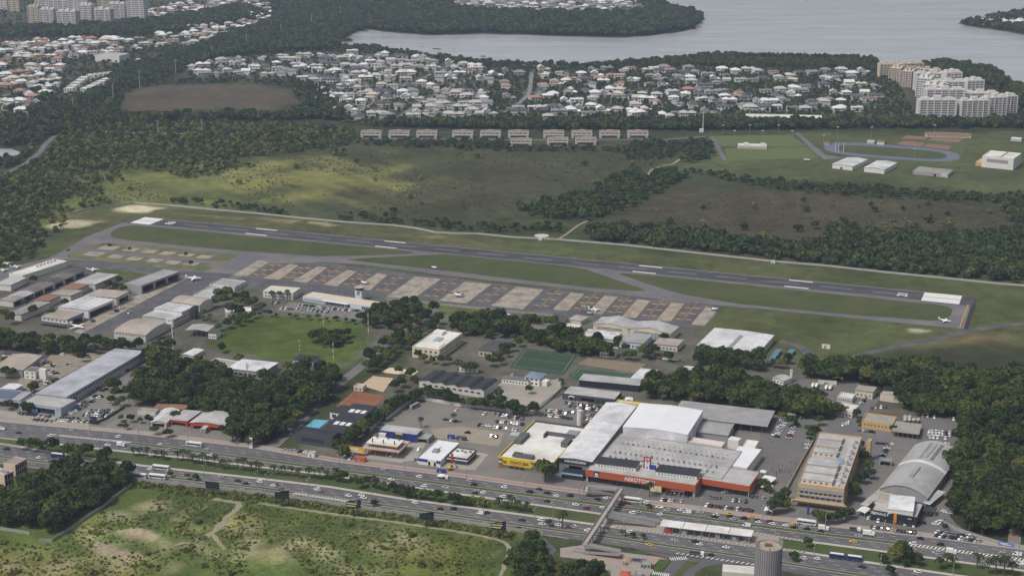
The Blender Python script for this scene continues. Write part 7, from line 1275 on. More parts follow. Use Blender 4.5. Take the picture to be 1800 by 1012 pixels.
traffic(t33, [(280, 896, 'w'), (375, 898, 'w'), (683, 953, 'd'), (1063, 988, 'w')], Lw)
def park(tile, a, b, n, place, ang=None, pal=PALC_, fillr=.92, kinds=KINDS_):
    A = np.array(P(tile(*a))); B = np.array(P(tile(*b))); d = B - A; base = math.atan2(d[1], d[0]) + math.pi / 2 if ang is None else ang
    for i in range(n):
        if rc_.random() > fillr: continue
        q = A + d * (i / max(n - 1, 1)); CARS.append((q[0] + rc_.uniform(-.25, .25), q[1] + rc_.uniform(-.4, .4), base + rc_.uniform(-.05, .05) + (math.pi if rc_.random() < .5 else 0), rc_.choice(kinds), rc_.choice(pal), place))
DL = 'parked by the long dealer hall'; RP = R(-17)
for a, b, n in (((735, 722), (1010, 575), 11), ((790, 722), (1060, 580), 11), ((730, 760), (880, 690), 6), ((880, 775), (1110, 790), 9), ((920, 748), (1170, 765), 10), ((960, 722), (1200, 738), 10), ((590, 828), (930, 848), 12), ((620, 808), (800, 815), 6)): park(e7, a, b, n, DL, RP + 1.57 if a[0] > 850 or a[0] < 700 else RP)
park(e7, (935, 560), (1330, 310), 9, DL, R(52)); park(e7, (1070, 520), (1110, 505), 2, DL, RP); park(e7, (370, 775), (515, 795), 4, DL, RP + 1.57); park(e7, (355, 822), (530, 838), 5, DL, RP + 1.57); park(e7, (200, 755), (330, 770), 4, DL, RP + 1.57)
park(e7, (1330, 440), (1470, 410), 4, DL, RP); park(e7, (1300, 520), (1420, 545), 3, DL, RP); park(e7, (1145, 660), (1200, 640), 2, DL, RP)
DY = 'in the yard behind the dealer hall'
for a, b, n in (((390, 432), (600, 400), 8), ((400, 462), (560, 430), 6), ((470, 240), (600, 262), 6), ((500, 255), (560, 262), 2), ((510, 315), (600, 335), 4), ((520, 345), (590, 330), 3), ((715, 250), (810, 255), 4), ((565, 135), (650, 142), 3), ((915, 155), (945, 190), 3)): park(e7, a, b, n, DY, RP)
AP_ = 'on the terminal car park'
for a, b, n in (((530, 240), (640, 250), 8), ((690, 208), (920, 222), 14), ((690, 242), (880, 255), 11), ((830, 262), (990, 278), 8), ((930, 238), (1100, 250), 10), ((1150, 258), (1290, 262), 8), ((440, 180), (500, 188), 4)): park(w5, a, b, n, AP_, RANG + 1.57)
SL = 'on the lot behind the yellow store'
for a, b, n in (((790, 168), (920, 182), 6), ((850, 205), (960, 222), 5), ((960, 200), (1145, 215), 9), ((950, 225), (1130, 240), 8), ((600, 248), (880, 275), 12), ((640, 262), (800, 285), 6), ((600, 300), (860, 335), 12), ((985, 285), (1095, 300), 6), ((1000, 330), (1060, 345), 3)): park(e4, a, b, n, SL, RP + 1.57)
EL_ = 'on the open lot left of the yellow store'
for a, b, n in (((65, 290), (350, 342), 12), ((120, 300), (300, 320), 7), ((65, 365), (350, 395), 11), ((55, 428), (280, 455), 8), ((25, 512), (80, 528), 2)): park(e4, a, b, n, EL_, RP + 1.57)
for q in ((1210, 365), (1500, 408), (1090, 465), (1160, 474), (1192, 484), (1445, 523), (1485, 524), (1540, 533), (1320, 603), (1580, 643), (1620, 648), (810, 781), (760, 883), (530, 844), (830, 914), (820, 888), (60, 835), (95, 873), (950, 908), (985, 915)): CARS.append((*P(e3(*q)), rc_.choice((RP, RP + 1.2, 1.2)), rc_.choice(KINDS_), rc_.choice(('white', 'black', 'black', 'silver', 'white')), 'scattered around the filling station yard'))
SP_ = 'on the shopping car park'
park(e5, (1490, 352), (1400, 520), 7, SP_, RP, ['white'] * 4 + ['silver', 'black'], 1); park(e5, (1460, 352), (1385, 510), 5, SP_, RP, ['white'] * 3 + ['grey', 'black'], .9); park(e5, (1612, 388), (1525, 540), 7, SP_, RP, fillr=1); park(e5, (1740, 538), (1722, 645), 4, SP_, RP, fillr=1); park(e5, (1610, 325), (1650, 332), 2, SP_, 1.2, fillr=1); park(e5, (1150, 820), (1190, 745), 5, SP_, RP, ['black'], 1)
AF = 'before the orange shopping front'
park(t32, (545, 352), (725, 388), 8, AF, RP + 1.57, ['black'] * 3 + ['grey', 'white'], 1); park(t32, (1022, 494), (1155, 505), 6, AF, RP + 1.57); park(t32, (1352, 476), (1420, 484), 4, AF, RP + 1.57, ['black', 'grey'], 1); park(t32, (1332, 534), (1640, 570), 17, AF, RP + 1.3, ['red'] * 3 + ['black'] * 5 + ['grey', 'white'], 1); park(t32, (1510, 499), (1600, 508), 5, AF, RP + 1.57); park(t32, (1060, 450), (1200, 465), 6, AF, RP + 1.57, ['black', 'grey'], 1); park(t32, (1450, 445), (1500, 448), 3, AF, RP + .4); park(t32, (1640, 470), (1720, 485), 4, AF, RP + 1.57)
RF = 'before the black car showroom'
park(t33, (748, 684), (885, 698), 7, RF, RP + 1.4, fillr=1); park(t33, (922, 709), (1040, 720), 6, RF, RP + 1.4, ['black'] * 4 + ['silver'], 1); park(t33, (1195, 740), (1490, 778), 12, RF, RP + 1.0, fillr=1); park(t33, (1200, 715), (1440, 752), 10, RF, RP + 1.0, fillr=1); park(t33, (1185, 660), (1218, 640), 4, RF, RP, ['white'], 1); park(t33, (1240, 640), (1262, 700), 5, RF, RP, ['black', 'grey'], 1); park(t33, (720, 618), (790, 640), 2, RF, 1.2, ['white'], 1); park(t33, (975, 660), (1032, 674), 2, RF, 1.3, ['white'], 1); park(t33, (1240, 575), (1280, 585), 3, RF, RP, ['white', 'silver'], 1); park(t33, (1095, 655), (1140, 600), 2, RF, RP, ['black'], 1)
RS = 'along the flank of the vaulted showroom'
park(t33, (1245, 155), (1190, 400), 13, RS, RP, ['white'] * 5 + ['silver', 'grey', 'black'], .95); park(t33, (1262, 180), (1225, 300), 6, RS, RP, ['white', 'silver'], .8); park(t33, (1262, 330), (1262, 332), 1, RS, 1.3, ['white'], 1)
RB_ = 'on the lot behind the vaulted showroom'
for a, b, n in (((1140, 24), (1280, 36), 7), ((1138, 44), (1280, 56), 7), ((1145, 66), (1275, 76), 6), ((1225, 108), (1275, 118), 3)): park(t33, a, b, n, RB_, 1.3, ['white'] * 5 + ['black', 'silver'])
for q in ((1410, 660), (1450, 660), (1510, 672), (1680, 690)): CARS.append((*P(w8(*q)), 1.3, 'SUV', 'white', RB_))
park(t33, (820, 195), (860, 130), 6, 'between yellow block and vaulted showroom', RP); park(t33, (790, 110), (880, 115), 4, 'between yellow block and vaulted showroom', RP); park(w8, (870, 545), (920, 500), 4, 'in the depot yards', R(30)); park(w8, (960, 590), (1080, 580), 4, 'in the depot yards', 1.2); park(w8, (710, 735), (760, 720), 3, 'in the depot yards', 1.2, ['white'], 1); park(w8, (850, 790), (970, 800), 5, 'in the depot yards', RP); park(w8, (220, 450), (620, 470), 9, 'in the depot yards', RP + 1.57, ['white', 'red', 'black']); park(s5, (800, 770), (1020, 690), 8, 'beside the vaulted hangars', R(60)); park(t22, (950, 500), (1180, 530), 8, 'below the hangar workshops', RP); park(t22, (1440, 520), (1580, 545), 7, 'below the hangar workshops', RP); park(t20, (820, 965), (905, 900), 4, 'by the restaurant', RP); park(t31, (195, 152), (340, 172), 5, 'before the gym', RP + .2, ['black', 'black', 'white', 'silver'], 1); park(t21, (240, 670), (200, 690), 2, 'beside the club house', 1.0, ['white'], 1); park(t31, (620, 200), (660, 180), 3, 'at the station corner', 1.2)
CARS.append((*P(t20(890, 196)), R(60), 'van', 'white', 'on the hangar taxilane')); CARS.append((*P(t10(466, 741)), R(50), 'hatchback', 'black', 'on the bend of the taxiway'))
def size_px(t): return 1 / (t[1] * cp + CAM_H * sp)
CARS.sort(key=lambda t: -size_px(t)); nearc = CARS[:295]; farc = CARS[295:]; tot, cnt = {}, {}
for t_ in nearc: kk = (t_[4], 'taxi' if t_[4] == 'yellow' else t_[3], t_[5]); tot[kk] = tot.get(kk, 0) + 1
for X, Y, rz_, kd, cl, place in sorted(nearc, key=lambda t: pix(t[0], t[1])[0]):
    kk = (cl, 'taxi' if cl == 'yellow' else kd, place); cnt[kk] = cnt.get(kk, 0) + 1; bm, gm, wl = car_parts(kd, cl)
    nm = 'taxi' if cl == 'yellow' else kd
    o = thing('car', '%s %s %s%s' % (cl, nm, place, ', %s of its kind from the left' % ordinal(cnt[kk]) if tot[kk] > 1 else ''), 'car', (X, Y, .11), rz_, 'cars ' + place); obj('body', bm, o); obj('windows', gm, o)
    for x, y in wl: obj('wheel', WHEEL, o, (x, y, .33))
lst = []
for X, Y, rz_, kd, cl, place in farc:
    bm, gm, wl = car_parts(kd, cl); lst += [(bm, X, Y, .1, rz_, 1), (gm, X, Y, .1, rz_, 1)]
join_copies('distant_cars', lst)
def bus(label, q, ang, L_=12.4, body='white', stripe=None, joint=False):
    X, Y = P(q); t = thing('bus', label, 'bus', (X, Y, .11), ang); W_ = 1.28; m = mat('bus ' + body, {'white': (214, 214, 210), 'blue': (58, 76, 120), 'grey': (150, 150, 148), 'dark': (62, 64, 70)}[body], .35, .04, .5, .5)
    segs = [(-L_ / 2, L_ / 2)] if not joint else [(-L_ / 2, -.6), (.6, L_ / 2)]
    for a, b_ in segs:
        r_ = [[(a + .1, -W_ * .9, .35), (a + .1, W_ * .9, .35), (a + .1, W_ * .88, 2.9), (a + .1, -W_ * .88, 2.9)], [(a + .3, -W_, .35), (a + .3, W_, .35), (a + .3, W_, 3.05), (a + .3, -W_, 3.05)], [(b_ - .3, -W_, .35), (b_ - .3, W_, .35), (b_ - .3, W_, 3.05), (b_ - .3, -W_, 3.05)], [(b_, -W_ * .9, .35), (b_, W_ * .9, .35), (b_, W_ * .88, 2.9), (b_, -W_ * .88, 2.9)]]
        MB().loft(r_).obj('body', m, t); n = max(3, int((b_ - a) / 1.6))
        for i in range(n):
            for s in (-1, 1): MB().box(a + .5 + (b_ - a - 1) * i / n + .06, a + .5 + (b_ - a - 1) * (i + 1) / n - .06, min(s * (W_ + .01), s * (W_ + .05)), max(s * (W_ + .01), s * (W_ + .05)), 1.35, 2.45).obj('window', CGL, t)
        MB().box(a + .6, b_ - .6, -W_ * .8, W_ * .8, 3.06, 3.2).obj('roof', WHITEP if body in ('white', 'blue') else m, t)
        for x in (a + 2.2, b_ - 2.4):
            for y in (-W_ + .1, W_ - .1): MB().bar((x, y - .14, .48), (x, y + .14, .48), .48, 10).obj('wheel', TYRE, t)
    if joint: MB().box(-.62, .62, -W_ * .92, W_ * .92, .5, 2.9).obj('bellows', DARKP, t)
    MB().box(L_ / 2 - .02, L_ / 2 + .04, -W_ * .8, W_ * .8, 1.3, 2.6).obj('windscreen', CGL, t)
bus('white city bus on the upper carriageway before the restaurant', t30(1328, 124), wang((340, 0))); bus('white and black bus on the lower carriageway beside the bushes', t30(1100, 284), wang((280, 0))); bus('white bus by the field wall, the one in front', t30(1077, 345), wang((277, 0))); bus('white bus by the field wall, the one behind', t30(945, 338), wang((240, 0))); bus('blue and white bus half hidden above the corner grove', t30(395, 202), wang((100, 0)), 10, 'blue')
bus('white bus stopped below the footbridge', t32(825, 506), wang((1112, 0))); bus('white bus before the yellow office block', t33(300, 658), wang((1417, 0))); bus('long blue articulated bus beside the concrete silo', t33(570, 898), wang((1486, 0)), 19.5, 'blue', joint=True); bus('grey bus parked in the open yard', e3(768, 335), R(55), 10, 'grey'); bus('dark bus parked beyond the school trees', t21(1392, 232), RANG, 12, 'dark')
def truck(label, q, ang, L_=7, cab='white', box='white', kind='box'):
    X, Y = P(q); t = thing('truck', label, 'truck', (X, Y, .11), ang); b = MB(); b.box(L_ / 2 - 1.9, L_ / 2, -1.1, 1.1, .5, 2.5); b.obj('cab', CARM[cab], t); MB().box(L_ / 2 - .02, L_ / 2 + .04, -1, 1, 1.5, 2.3).obj('windscreen', CGL, t)
    if kind == 'box': MB().box(-L_ / 2, L_ / 2 - 2.05, -1.2, 1.2, .9, 3.3).obj('cargo_box', CARM[box], t)
    elif kind == 'flat': MB().box(-L_ / 2, L_ / 2 - 2.05, -1.15, 1.15, .9, 1.25).obj('flatbed', CARM[box], t); MB().box(-L_ / 2 + .4, L_ / 2 - 2.6, -.9, .9, 1.26, 2.2).obj('load', DARKP, t)
    else: MB().loft([[(x, r_ * math.cos(a), 2.0 + x * .12 + r_ * math.sin(a)) for a in [6.283 * i / 10 for i in range(10)]] for x, r_ in ((-L_ / 2, .5), (-L_ / 2 + 1.4, 1.2), (0, 1.3), (L_ / 2 - 2.2, .7))]).obj('drum', CARM[box], t)
    for x in (-L_ * .3, L_ * .34):
        for y in (-.95, .95): MB().bar((x, y - .15, .5), (x, y + .15, .5), .5, 10).obj('wheel', TYRE, t)
truck('white box truck before the yellow office block', t33(418, 698), wang((1448, 0)), 6.4); truck('dark truck with white cab before the showroom tent', t33(632, 704), wang((1503, 0)), 7, 'white', 'grey', 'flat'); truck('white box truck driving past the showroom drive', t33(727, 735), wang((1527, 0)), 7); truck('white box truck beside the median tree clump', t33(1292, 858), wang((1672, 0)), 6); truck('small white box truck on the left part of the avenue', t30(830, 126), wang((213, 0)), 6)
truck('concrete mixer with white drum below the drive-in restaurant', t31(1278, 346), wang((778, 0)), 8, 'white', 'white', 'mixer'); truck('flatbed semi truck with white cab on the ramp merge', t32(1262, 868), wang((1225, 0)), 9, 'white', 'grey', 'flat'); truck('white trailer truck in the yard below the pitch', t22(1230, 590), RP, 12, 'white', 'white'); truck('yellow tank truck at the wood edge depot', w8(665, 335), RP, 8, 'white', 'yellow', 'mixer')
for i, q in enumerate(((445, 400), (478, 400), (563, 418), (598, 420))): truck('mixer truck with white drum parked in the depot row, %s from the left' % ordinal(i + 1), w8(*q), 1.2, 8, 'yellow', 'white', 'mixer')
# ---------------------------------------------------------------- aircraft
def plane(label, q, ang, s=1.0, col=(222, 222, 220)):
    X, Y = P(q); t = thing('aeroplane', label, 'aeroplane', (X, Y, .1), ang); t.scale = (s, s, s); m = mat('aircraft white', col, .3, .03, .5, .5)
    R_ = [(-5.2, .12, 1.9), (-4.2, .32, 1.7), (-1.5, .68, 1.45), (1.5, .78, 1.4), (3.2, .66, 1.35), (4.6, .35, 1.25), (5.1, .08, 1.2)]
    MB().loft([[(x, r_ * math.cos(a), z + r_ * math.sin(a)) for a in [6.283 * i / 10 for i in range(10)]] for x, r_, z in R_]).obj('fuselage', m, t, True)
    b = MB()
    for sy in (-1, 1): b.add([(.9, 0, 1.2), (-.9, 0, 1.2), (-.7, sy * 5.8, 1.45), (.2, sy * 5.8, 1.45), (.9, 0, 1.36), (-.9, 0, 1.36), (-.7, sy * 5.8, 1.55), (.2, sy * 5.8, 1.55)], [(0, 1, 2, 3), (4, 5, 6, 7), (0, 3, 7, 4), (1, 2, 6, 5), (2, 3, 7, 6)])
    b.obj('wing', m, t); b = MB()
    for sy in (-1, 1): b.add([(-4.2, 0, 2.9), (-5.1, 0, 2.9), (-5.2, sy * 2, 2.95), (-4.7, sy * 2, 2.95)], [(0, 1, 2, 3)])
    b.obj('tailplane', m, t); MB().add([(-3.6, -.06, 1.9), (-5.1, -.06, 1.9), (-5.4, -.06, 3.3), (-4.7, -.06, 3.3), (-3.6, .06, 1.9), (-5.1, .06, 1.9), (-5.4, .06, 3.3), (-4.7, .06, 3.3)], [(3, 2, 1, 0), (4, 5, 6, 7), (0, 4, 7, 3), (1, 2, 6, 5), (2, 3, 7, 6)]).obj('fin', m, t)
    for sy in (-1, 1): MB().bar((.9, sy * 2.1, 1.35), (2.2, sy * 2.1, 1.3), .35, 8, .25).obj('engine', GREYP, t)
    MB().box(2.2, 3.2, -.55, .55, 1.7, 1.95).obj('windscreen', CGL, t)
    for x, y in ((3.4, 0), (-.3, 1.6), (-.3, -1.6)): MB().bar((x, y, .25), (x, y, 1.2), .08, 5).bar((x, y - .1, .25), (x, y + .1, .25), .25, 8).obj('landing_gear', DARKP, t)
for lb, q, a, s in (('small white aeroplane parked on grass at the picture edge, uppermost', eL(45, 138), .6, 1.1), ('small white aeroplane parked on grass at the picture edge, middle one', eL(112, 162), .5, 1.2), ('small white aeroplane parked on grass at the picture edge, lowest', eL(20, 184), .4, 1.1), ('white aeroplane before the light grey shed', eL(640, 182), .2, 1.2), ('white twin engined aeroplane at the taxilane mouth', eL(1332, 244), 0, 1.5), ('white aeroplane taxiing at the runway end bend', t23(1248, 256), -.5, 1.1), ('white jet beside the blue fascia hangar', t20(530, 300), -.5, 1.5), ('white aeroplane on the stand above the twin hangar', (1046, 547), .1, 1.2)): plane(lb, q, a, s)
def heli(label, q, ang, s=1.0, col='white', col2=None):
    X, Y = P(q); t = thing('helicopter', label, 'helicopter', (X, Y, .15), ang); t.scale = (s, s, s); m = CARM[col]; m2 = CARM[col2 or col]
    MB().loft([[(x, r_ * math.cos(a), z + r_ * .95 * math.sin(a)) for a in [6.283 * i / 10 for i in range(10)]] for x, r_, z in ((-2.6, .35, 1.9), (-1.6, .85, 1.6), (0, 1.05, 1.5), (1.6, .95, 1.4), (2.6, .6, 1.25), (3.1, .12, 1.1))]).obj('cabin', m, t, True)
    MB().bar((-2.3, 0, 1.95), (-6.4, 0, 2.3), .32, 8, .14).obj('tail_boom', m2, t); MB().add([(-5.9, -.05, 2.2), (-6.6, -.05, 2.2), (-7.1, -.05, 3.6), (-6.6, -.05, 3.6), (-5.9, .05, 2.2), (-6.6, .05, 2.2), (-7.1, .05, 3.6), (-6.6, .05, 3.6)], [(3, 2, 1, 0), (4, 5, 6, 7), (0, 4, 7, 3), (1, 2, 6, 5), (2, 3, 7, 6)]).obj('tail_fin', m2, t)
    MB().box(-1.2, .8, -.5, .5, 2.3, 2.75).obj('engine_cowl', m2, t); MB().bar((0, 0, 2.7), (0, 0, 3.25), .14, 6).obj('rotor_mast', DARKP, t)
    for i in range(4): a = .5 + 1.5708 * i; c, s_ = math.cos(a), math.sin(a); MB().add([(.3 * c - .14 * s_, .3 * s_ + .14 * c, 3.2), (.3 * c + .14 * s_, .3 * s_ - .14 * c, 3.2), (5.6 * c + .14 * s_, 5.6 * s_ - .14 * c, 3.1), (5.6 * c - .14 * s_, 5.6 * s_ + .14 * c, 3.1)], [(0, 1, 2, 3)]).obj('rotor_blade', DARKP, t)
    MB().box(1.5, 2.75, -.7, .7, 1.5, 2.05).obj('windscreen', CGL, t)
    for sy in (-1, 1): MB().bar((-1.6, sy * 1.0, .12), (2.2, sy * 1.0, .12), .08, 5).bar((-.8, sy * .9, .12), (-.8, sy * .5, .9), .06, 4).bar((1.2, sy * .9, .12), (1.2, sy * .5, .9), .06, 4).obj('skid', DARKP, t)
    MB().box(-6.8, -6.5, .1, .18, 1.9, 3.4).obj('tail_rotor', GREYP, t)
for lb, q, a, s, c1, c2 in (('red and white rescue helicopter on the taxiway', (764, 473), R(-10), 1.25, 'white', 'red'), ('large white helicopter on the concrete stand above the school', (806, 522), R(-12), 1.6, 'white', 'dark blue'), ('white helicopter behind the control tower', (641, 500), R(-14), 1.4, 'white', 'black'), ('dark and white helicopter on the last stand', (1256, 546), R(165), 1.3, 'white', 'black'), ('grey helicopter beside the white aeroplane on the stands, above it', (1035, 543), R(-20), 1.0, 'grey', 'white'), ('grey helicopter beside the white aeroplane on the stands, below it', (1037, 553), R(-15), 1.1, 'silver', 'black'),
                         ('red and black helicopter on the first upper helipad', t10(748, 712), .5, 1.1, 'red', 'black'), ('black helicopter on the second upper helipad', t10(885, 735), 1.2, 1, 'black', None), ('black helicopter on the fifth upper helipad', t10(1270, 770), 1.0, 1, 'black', None), ('black helicopter on the last lower helipad', t10(1303, 830), .4, 1.1, 'black', None), ('black helicopter on the hangar forecourt near the far hangar', t10(1135, 980), 1.3, .9, 'black', None), ('dark helicopter on the forecourt before the white roofed hangar', t20(795, 190), .3, 1, 'black', None), ('red and white helicopter on the forecourt', t20(828, 168), .4, .9, 'white', 'red'), ('dark blue helicopter before the blue fascia hangar', t20(632, 256), -.3, 1, 'dark blue', None)): heli(lb, q, a, s, c1, c2)
# ================================================================ STREET FURNITURE
LAMP_POST = MB().bar((0, 0, 0), (0, 0, 13), .24, 7, .15).mesh('pole', GREYP); LAMP_ARM = MB().bar((-2.2, 0, 13.0), (2.2, 0, 13.0), .06, 5).mesh('arm', GREYP); LAMP_HEAD = MB().box(-.55, .55, -.16, .16, -.1, .08).mesh('lamp_head', OFFW)
LMP = [(85, 812), (159, 768), (245.6, 782), (331.6, 791), (420, 804), (269, 830), (360, 848), (451.6, 862), (543, 874), (654, 884), (737, 897), (850, 914), (597, 828), (712, 836), (820, 856), (923, 870), (1018, 881), (1125, 895.5), (1231.6, 909.5), (1339, 925), (972, 914), (1067, 918), (1096.7, 947), (1195, 961), (1316, 979), (1400.4, 934), (1449.8, 940), (1553, 952), (1696, 971), (1430, 995), (1546.5, 1014), (1675, 1012), (176, 805), (940, 928), (470, 864), (1790, 983)]
LMP.sort()
for i, q in enumerate(LMP):
    X, Y = P(q); o = thing('street_lamp', 'tall grey twin armed street lamp on the avenue, %s from the left' % ordinal(i + 1), 'street lamp', (X, Y, .1), wang(q) + 1.57, 'street lamps along the avenue'); obj('pole', LAMP_POST, o); obj('arm', LAMP_ARM, o)
    for sx in (-2.2, 2.2): obj('lamp_head', LAMP_HEAD, o, (sx, 0, 13.0))
for i, (q, hh, ph, face) in enumerate(((t30(1457, 468), 4.4, 6.5, 'black'), (t31(180, 538), 3.8, 7, 'dark'), (t31(670, 607), 3.8, 7.5, 'frame'), (t31(1168, 678), 3.4, 6.5, 'dark'), (t31(1660, 756), 3.6, 7.5, 'frame'), ((101, 836), 4.2, 7.5, 'frame'))):
    X, Y = P(q); t = thing('billboard', 'dark roadside billboard on one pole along the field, %s from the left' % ordinal([2, 3, 4, 5, 6, 1][i]), 'billboard', (X, Y, 0), wang(q) + (.35 if face != 'black' else .12), 'billboards along the field'); MB().bar((0, 0, 0), (0, 0, ph), .35, 10).obj('pole', DARKP, t)
    V = 0 if face == 'black' else .28
    for s in ((0,) if not V else (-1, 1)):
        b = MB(); c_, s_ = math.cos(s * V), math.sin(s * V)
        for z0_ in (0,): b.add([(x * c_ - y * s_ , x * s_ + y * c_ + s * 1.2, z) for x, y, z in [(-4.6, -.12, ph - .6), (4.6, -.12, ph - .6), (4.6, .12, ph - .6), (-4.6, .12, ph - .6), (-4.6, -.12, ph - .6 + hh), (4.6, -.12, ph - .6 + hh), (4.6, .12, ph - .6 + hh), (-4.6, .12, ph - .6 + hh)]], [(0, 3, 2, 1), (4, 5, 6, 7), (0, 1, 5, 4), (1, 2, 6, 5), (2, 3, 7, 6), (3, 0, 4, 7)])
        b.obj('board', BLACKC, t)
        if face == 'frame':
            for k in range(2): MB().add([(x * c_ - y * s_, x * s_ + y * c_ + s * 1.2, z) for x, y, z in [(-4.2, -.16, ph + .1 + k * 1.6), (1.4 + k, -.16, ph + .1 + k * 1.6), (1.4 + k, -.16, ph + .9 + k * 1.6), (-4.2, -.16, ph + .9 + k * 1.6)]], [(0, 1, 2, 3)]).obj('poster_line', paint('poster cream', (206, 190, 130)), t)
    MB().box(-4.6, 4.6, -1.6, 1.6, ph - .9, ph - .75).obj('catwalk', DARKP, t)
# --- footbridge
CONCB = mat('footbridge concrete', (164, 154, 146), .85, .1, .2); RAIL = paint('footbridge rail', (150, 150, 150))
fb = thing('footbridge', 'concrete footbridge crossing the avenue with ramps at both ends', 'footbridge', (0, 0, 0))
def deck(name, a, b, wid, th=.7):
    a = np.array(a); b = np.array(b); d = (b - a)[:2]; d = d / np.linalg.norm(d); n = np.array((-d[1], d[0])) * wid / 2; m_ = MB()
    def prism(o0, o1, z0_, z1_, nm, mt):
        q = MB(); V = []
        for p_ in (a, b):
            for o_ in (o0, o1):
                for z_ in (z0_, z1_): V.append((p_[0] + n[0] * o_, p_[1] + n[1] * o_, p_[2] + z_))
        q.add(V, [(0, 1, 3, 2), (4, 6, 7, 5), (0, 4, 5, 1), (2, 3, 7, 6), (1, 5, 7, 3), (0, 2, 6, 4)]); q.obj(nm, mt, fb)
    prism(-1, 1, -th, 0, name, CONCB); prism(-1.05, -.97, -.2, 1.15, 'railing', RAIL); prism(.97, 1.05, -.2, 1.15, 'railing', RAIL)
def W3(q, z): X, Y = P(q[0], q[1], z); return (X, Y, z)
d0, d1 = W3(t32(748, 412), 6.6), W3(t32(497, 792), 6.6); deck('bridge_deck', d0, d1, 3.3, .7)
deck('ramp', W3(t32(497, 796), 6.5), W3(t32(742, 846), 3.4), 3.2); deck('ramp', W3(t32(742, 860), 3.3), W3(t32(420, 838), .3), 3.2); deck('ramp', W3(t32(742, 418), 6.4), W3(t32(515, 400), 4.0), 3.0); deck('ramp', W3(t32(515, 432), 3.9), W3(t32(735, 452), .8), 3.0); deck('ramp', W3(t32(668, 580), 5.6), W3(t32(1005, 640), 1.4), 3.0); deck('ramp', W3(t32(640, 600), 5.6), W3(t32(980, 662), 1.4), 2.4); deck('ramp_landing', W3(t32(512, 398), 4.0), W3(t32(505, 436), 4.0), 3.2)
for tq in (.02, .22, .40, .60, .80, .98):
    p_ = [d0[i] + (d1[i] - d0[i]) * tq for i in range(3)]; MB().bar((p_[0], p_[1], 0), (p_[0], p_[1], 5.7), .5, 8).obj('pier', CONCB, fb)
for q, z in ((t32(620, 822), 4.4), (t32(740, 852), 2.4), (t32(600, 410), 4.4), (t32(520, 420), 3.2), (t32(850, 615), 3.0), (t32(560, 808), 5.0)): X, Y, _ = W3(q, z); MB().bar((X, Y, 0), (X, Y, z), .35, 8).obj('pier', CONCB, fb)
# --- bus rapid transit station
t, W, L = canopy('bus_station', 'white roofed bus station on the central island', t32(1012, 666), t32(1635, 748), t32(1030, 622), 5.4, R_FLATW, 12, 2, th=.8, cat='bus station')
MB().box(1, W - 1, 1, L - 1, 0, 1.0).obj('platform', GREYB, t)
for i in range(14):
    if i not in (0, 6): MB().box(3 + (W - 8) * i / 14, 3 + (W - 8) * (i + 1) / 14 - .6, 1.2, 1.3, 1.1, 3.6).obj('glass_panel', GLASS if i % 3 else GREYB, t)
for i in range(1, 4): MB().box(W * i / 4 - .15, W * i / 4 + .15, .05, L - .05, 5.41, 5.62).obj('roof_seam', GREYP, t)
MB().box(2.5, 7, .7, .95, 1.2, 3.4).obj('entrance_sign', REDC, t)
# --- silo
X, Y = P(1352, 957, 40); t = thing('silo_tower', 'round grey ribbed concrete tower cut by the picture bottom', 'tower', (X, Y, 0)); CT = mat('ribbed grey concrete', (148, 145, 148), .9, .12, .15)
s_px = F / (Y * cp - (40 - CAM_H) * sp); rad = 23.5 / s_px
MB().bar((0, 0, -1), (0, 0, 38.5), rad * .96, 40).obj('shaft', CT, t); MB().bar((0, 0, 38.5), (0, 0, 39.2), rad * .92, 40).obj('top_slab', mat('sandy screed', (158, 146, 132), .9, .14, .3), t)
for i in range(36):
    a = 6.283 * i / 36; c_, s_ = math.cos(a), math.sin(a); b = MB(); r0, r1, hw = rad * .95, rad * 1.02, rad * .05; hi = 43 if 6 <= (i % 18) <= 11 and False else 40 + (2.5 if abs(math.sin(a)) < .35 else 0)
    b.add([(r * c_ - k * hw * s_, r * s_ + k * hw * c_, z) for z in (0, hi) for r, k in ((r0, -1), (r1, -1), (r1, 1), (r0, 1))], [(0, 1, 5, 4), (1, 2, 6, 5), (2, 3, 7, 6), (3, 0, 4, 7), (4, 5, 6, 7)]); b.obj('rib', CT, t)
MB().box(-rad * .3, rad * .2, -rad * .1, rad * .15, 39.2, 40.6).box(-.4, .2, -rad * .9, -rad * .4, 39.2, 39.6).obj('rooftop_debris', mat('rusty scrap', (120, 96, 84), .9, .2, .4), t)
bld('low_shed', 'low shed with long white roof beside the concrete tower', t32(1437, 980), t32(1662, 1005), t32(1432, 928), 3.5, OFFW, R_FLATW, 'flat', par=.1)
# --- plaza kiosks and shelters
bld('plaza_kiosk', 'small kiosk with red hipped roof on the plaza', t32(740, 1000), t32(800, 1008), t32(752, 975), 3, WHITE, paint('red roof', (176, 76, 56)), 'hip', 1.4); bld('plaza_kiosk', 'grey newspaper kiosk on the plaza', t32(878, 925), t32(950, 932), t32(885, 900), 3, GREYB, R_GREY, 'flat', win=((0, 3, .8, 2, .6),)); canopy('bus_shelter', 'long grey bus shelter below the ramp end', t32(800, 882), t32(900, 892), t32(806, 862), 3, R_GREY, 4, 2, th=.3, cat='shelter')
canopy('parasol', 'orange and white parasol on the plaza', t32(760, 908), t32(785, 910), t32(764, 898), 2.6, paint('parasol orange', (210, 150, 90)), 2, 2, th=.3, rh=.5); bld('pylon_kiosk', 'grey kiosk with flat roof at the plaza bottom', t32(835, 990), t32(890, 996), t32(842, 972), 3, GREYB, R_LGREY, 'flat')
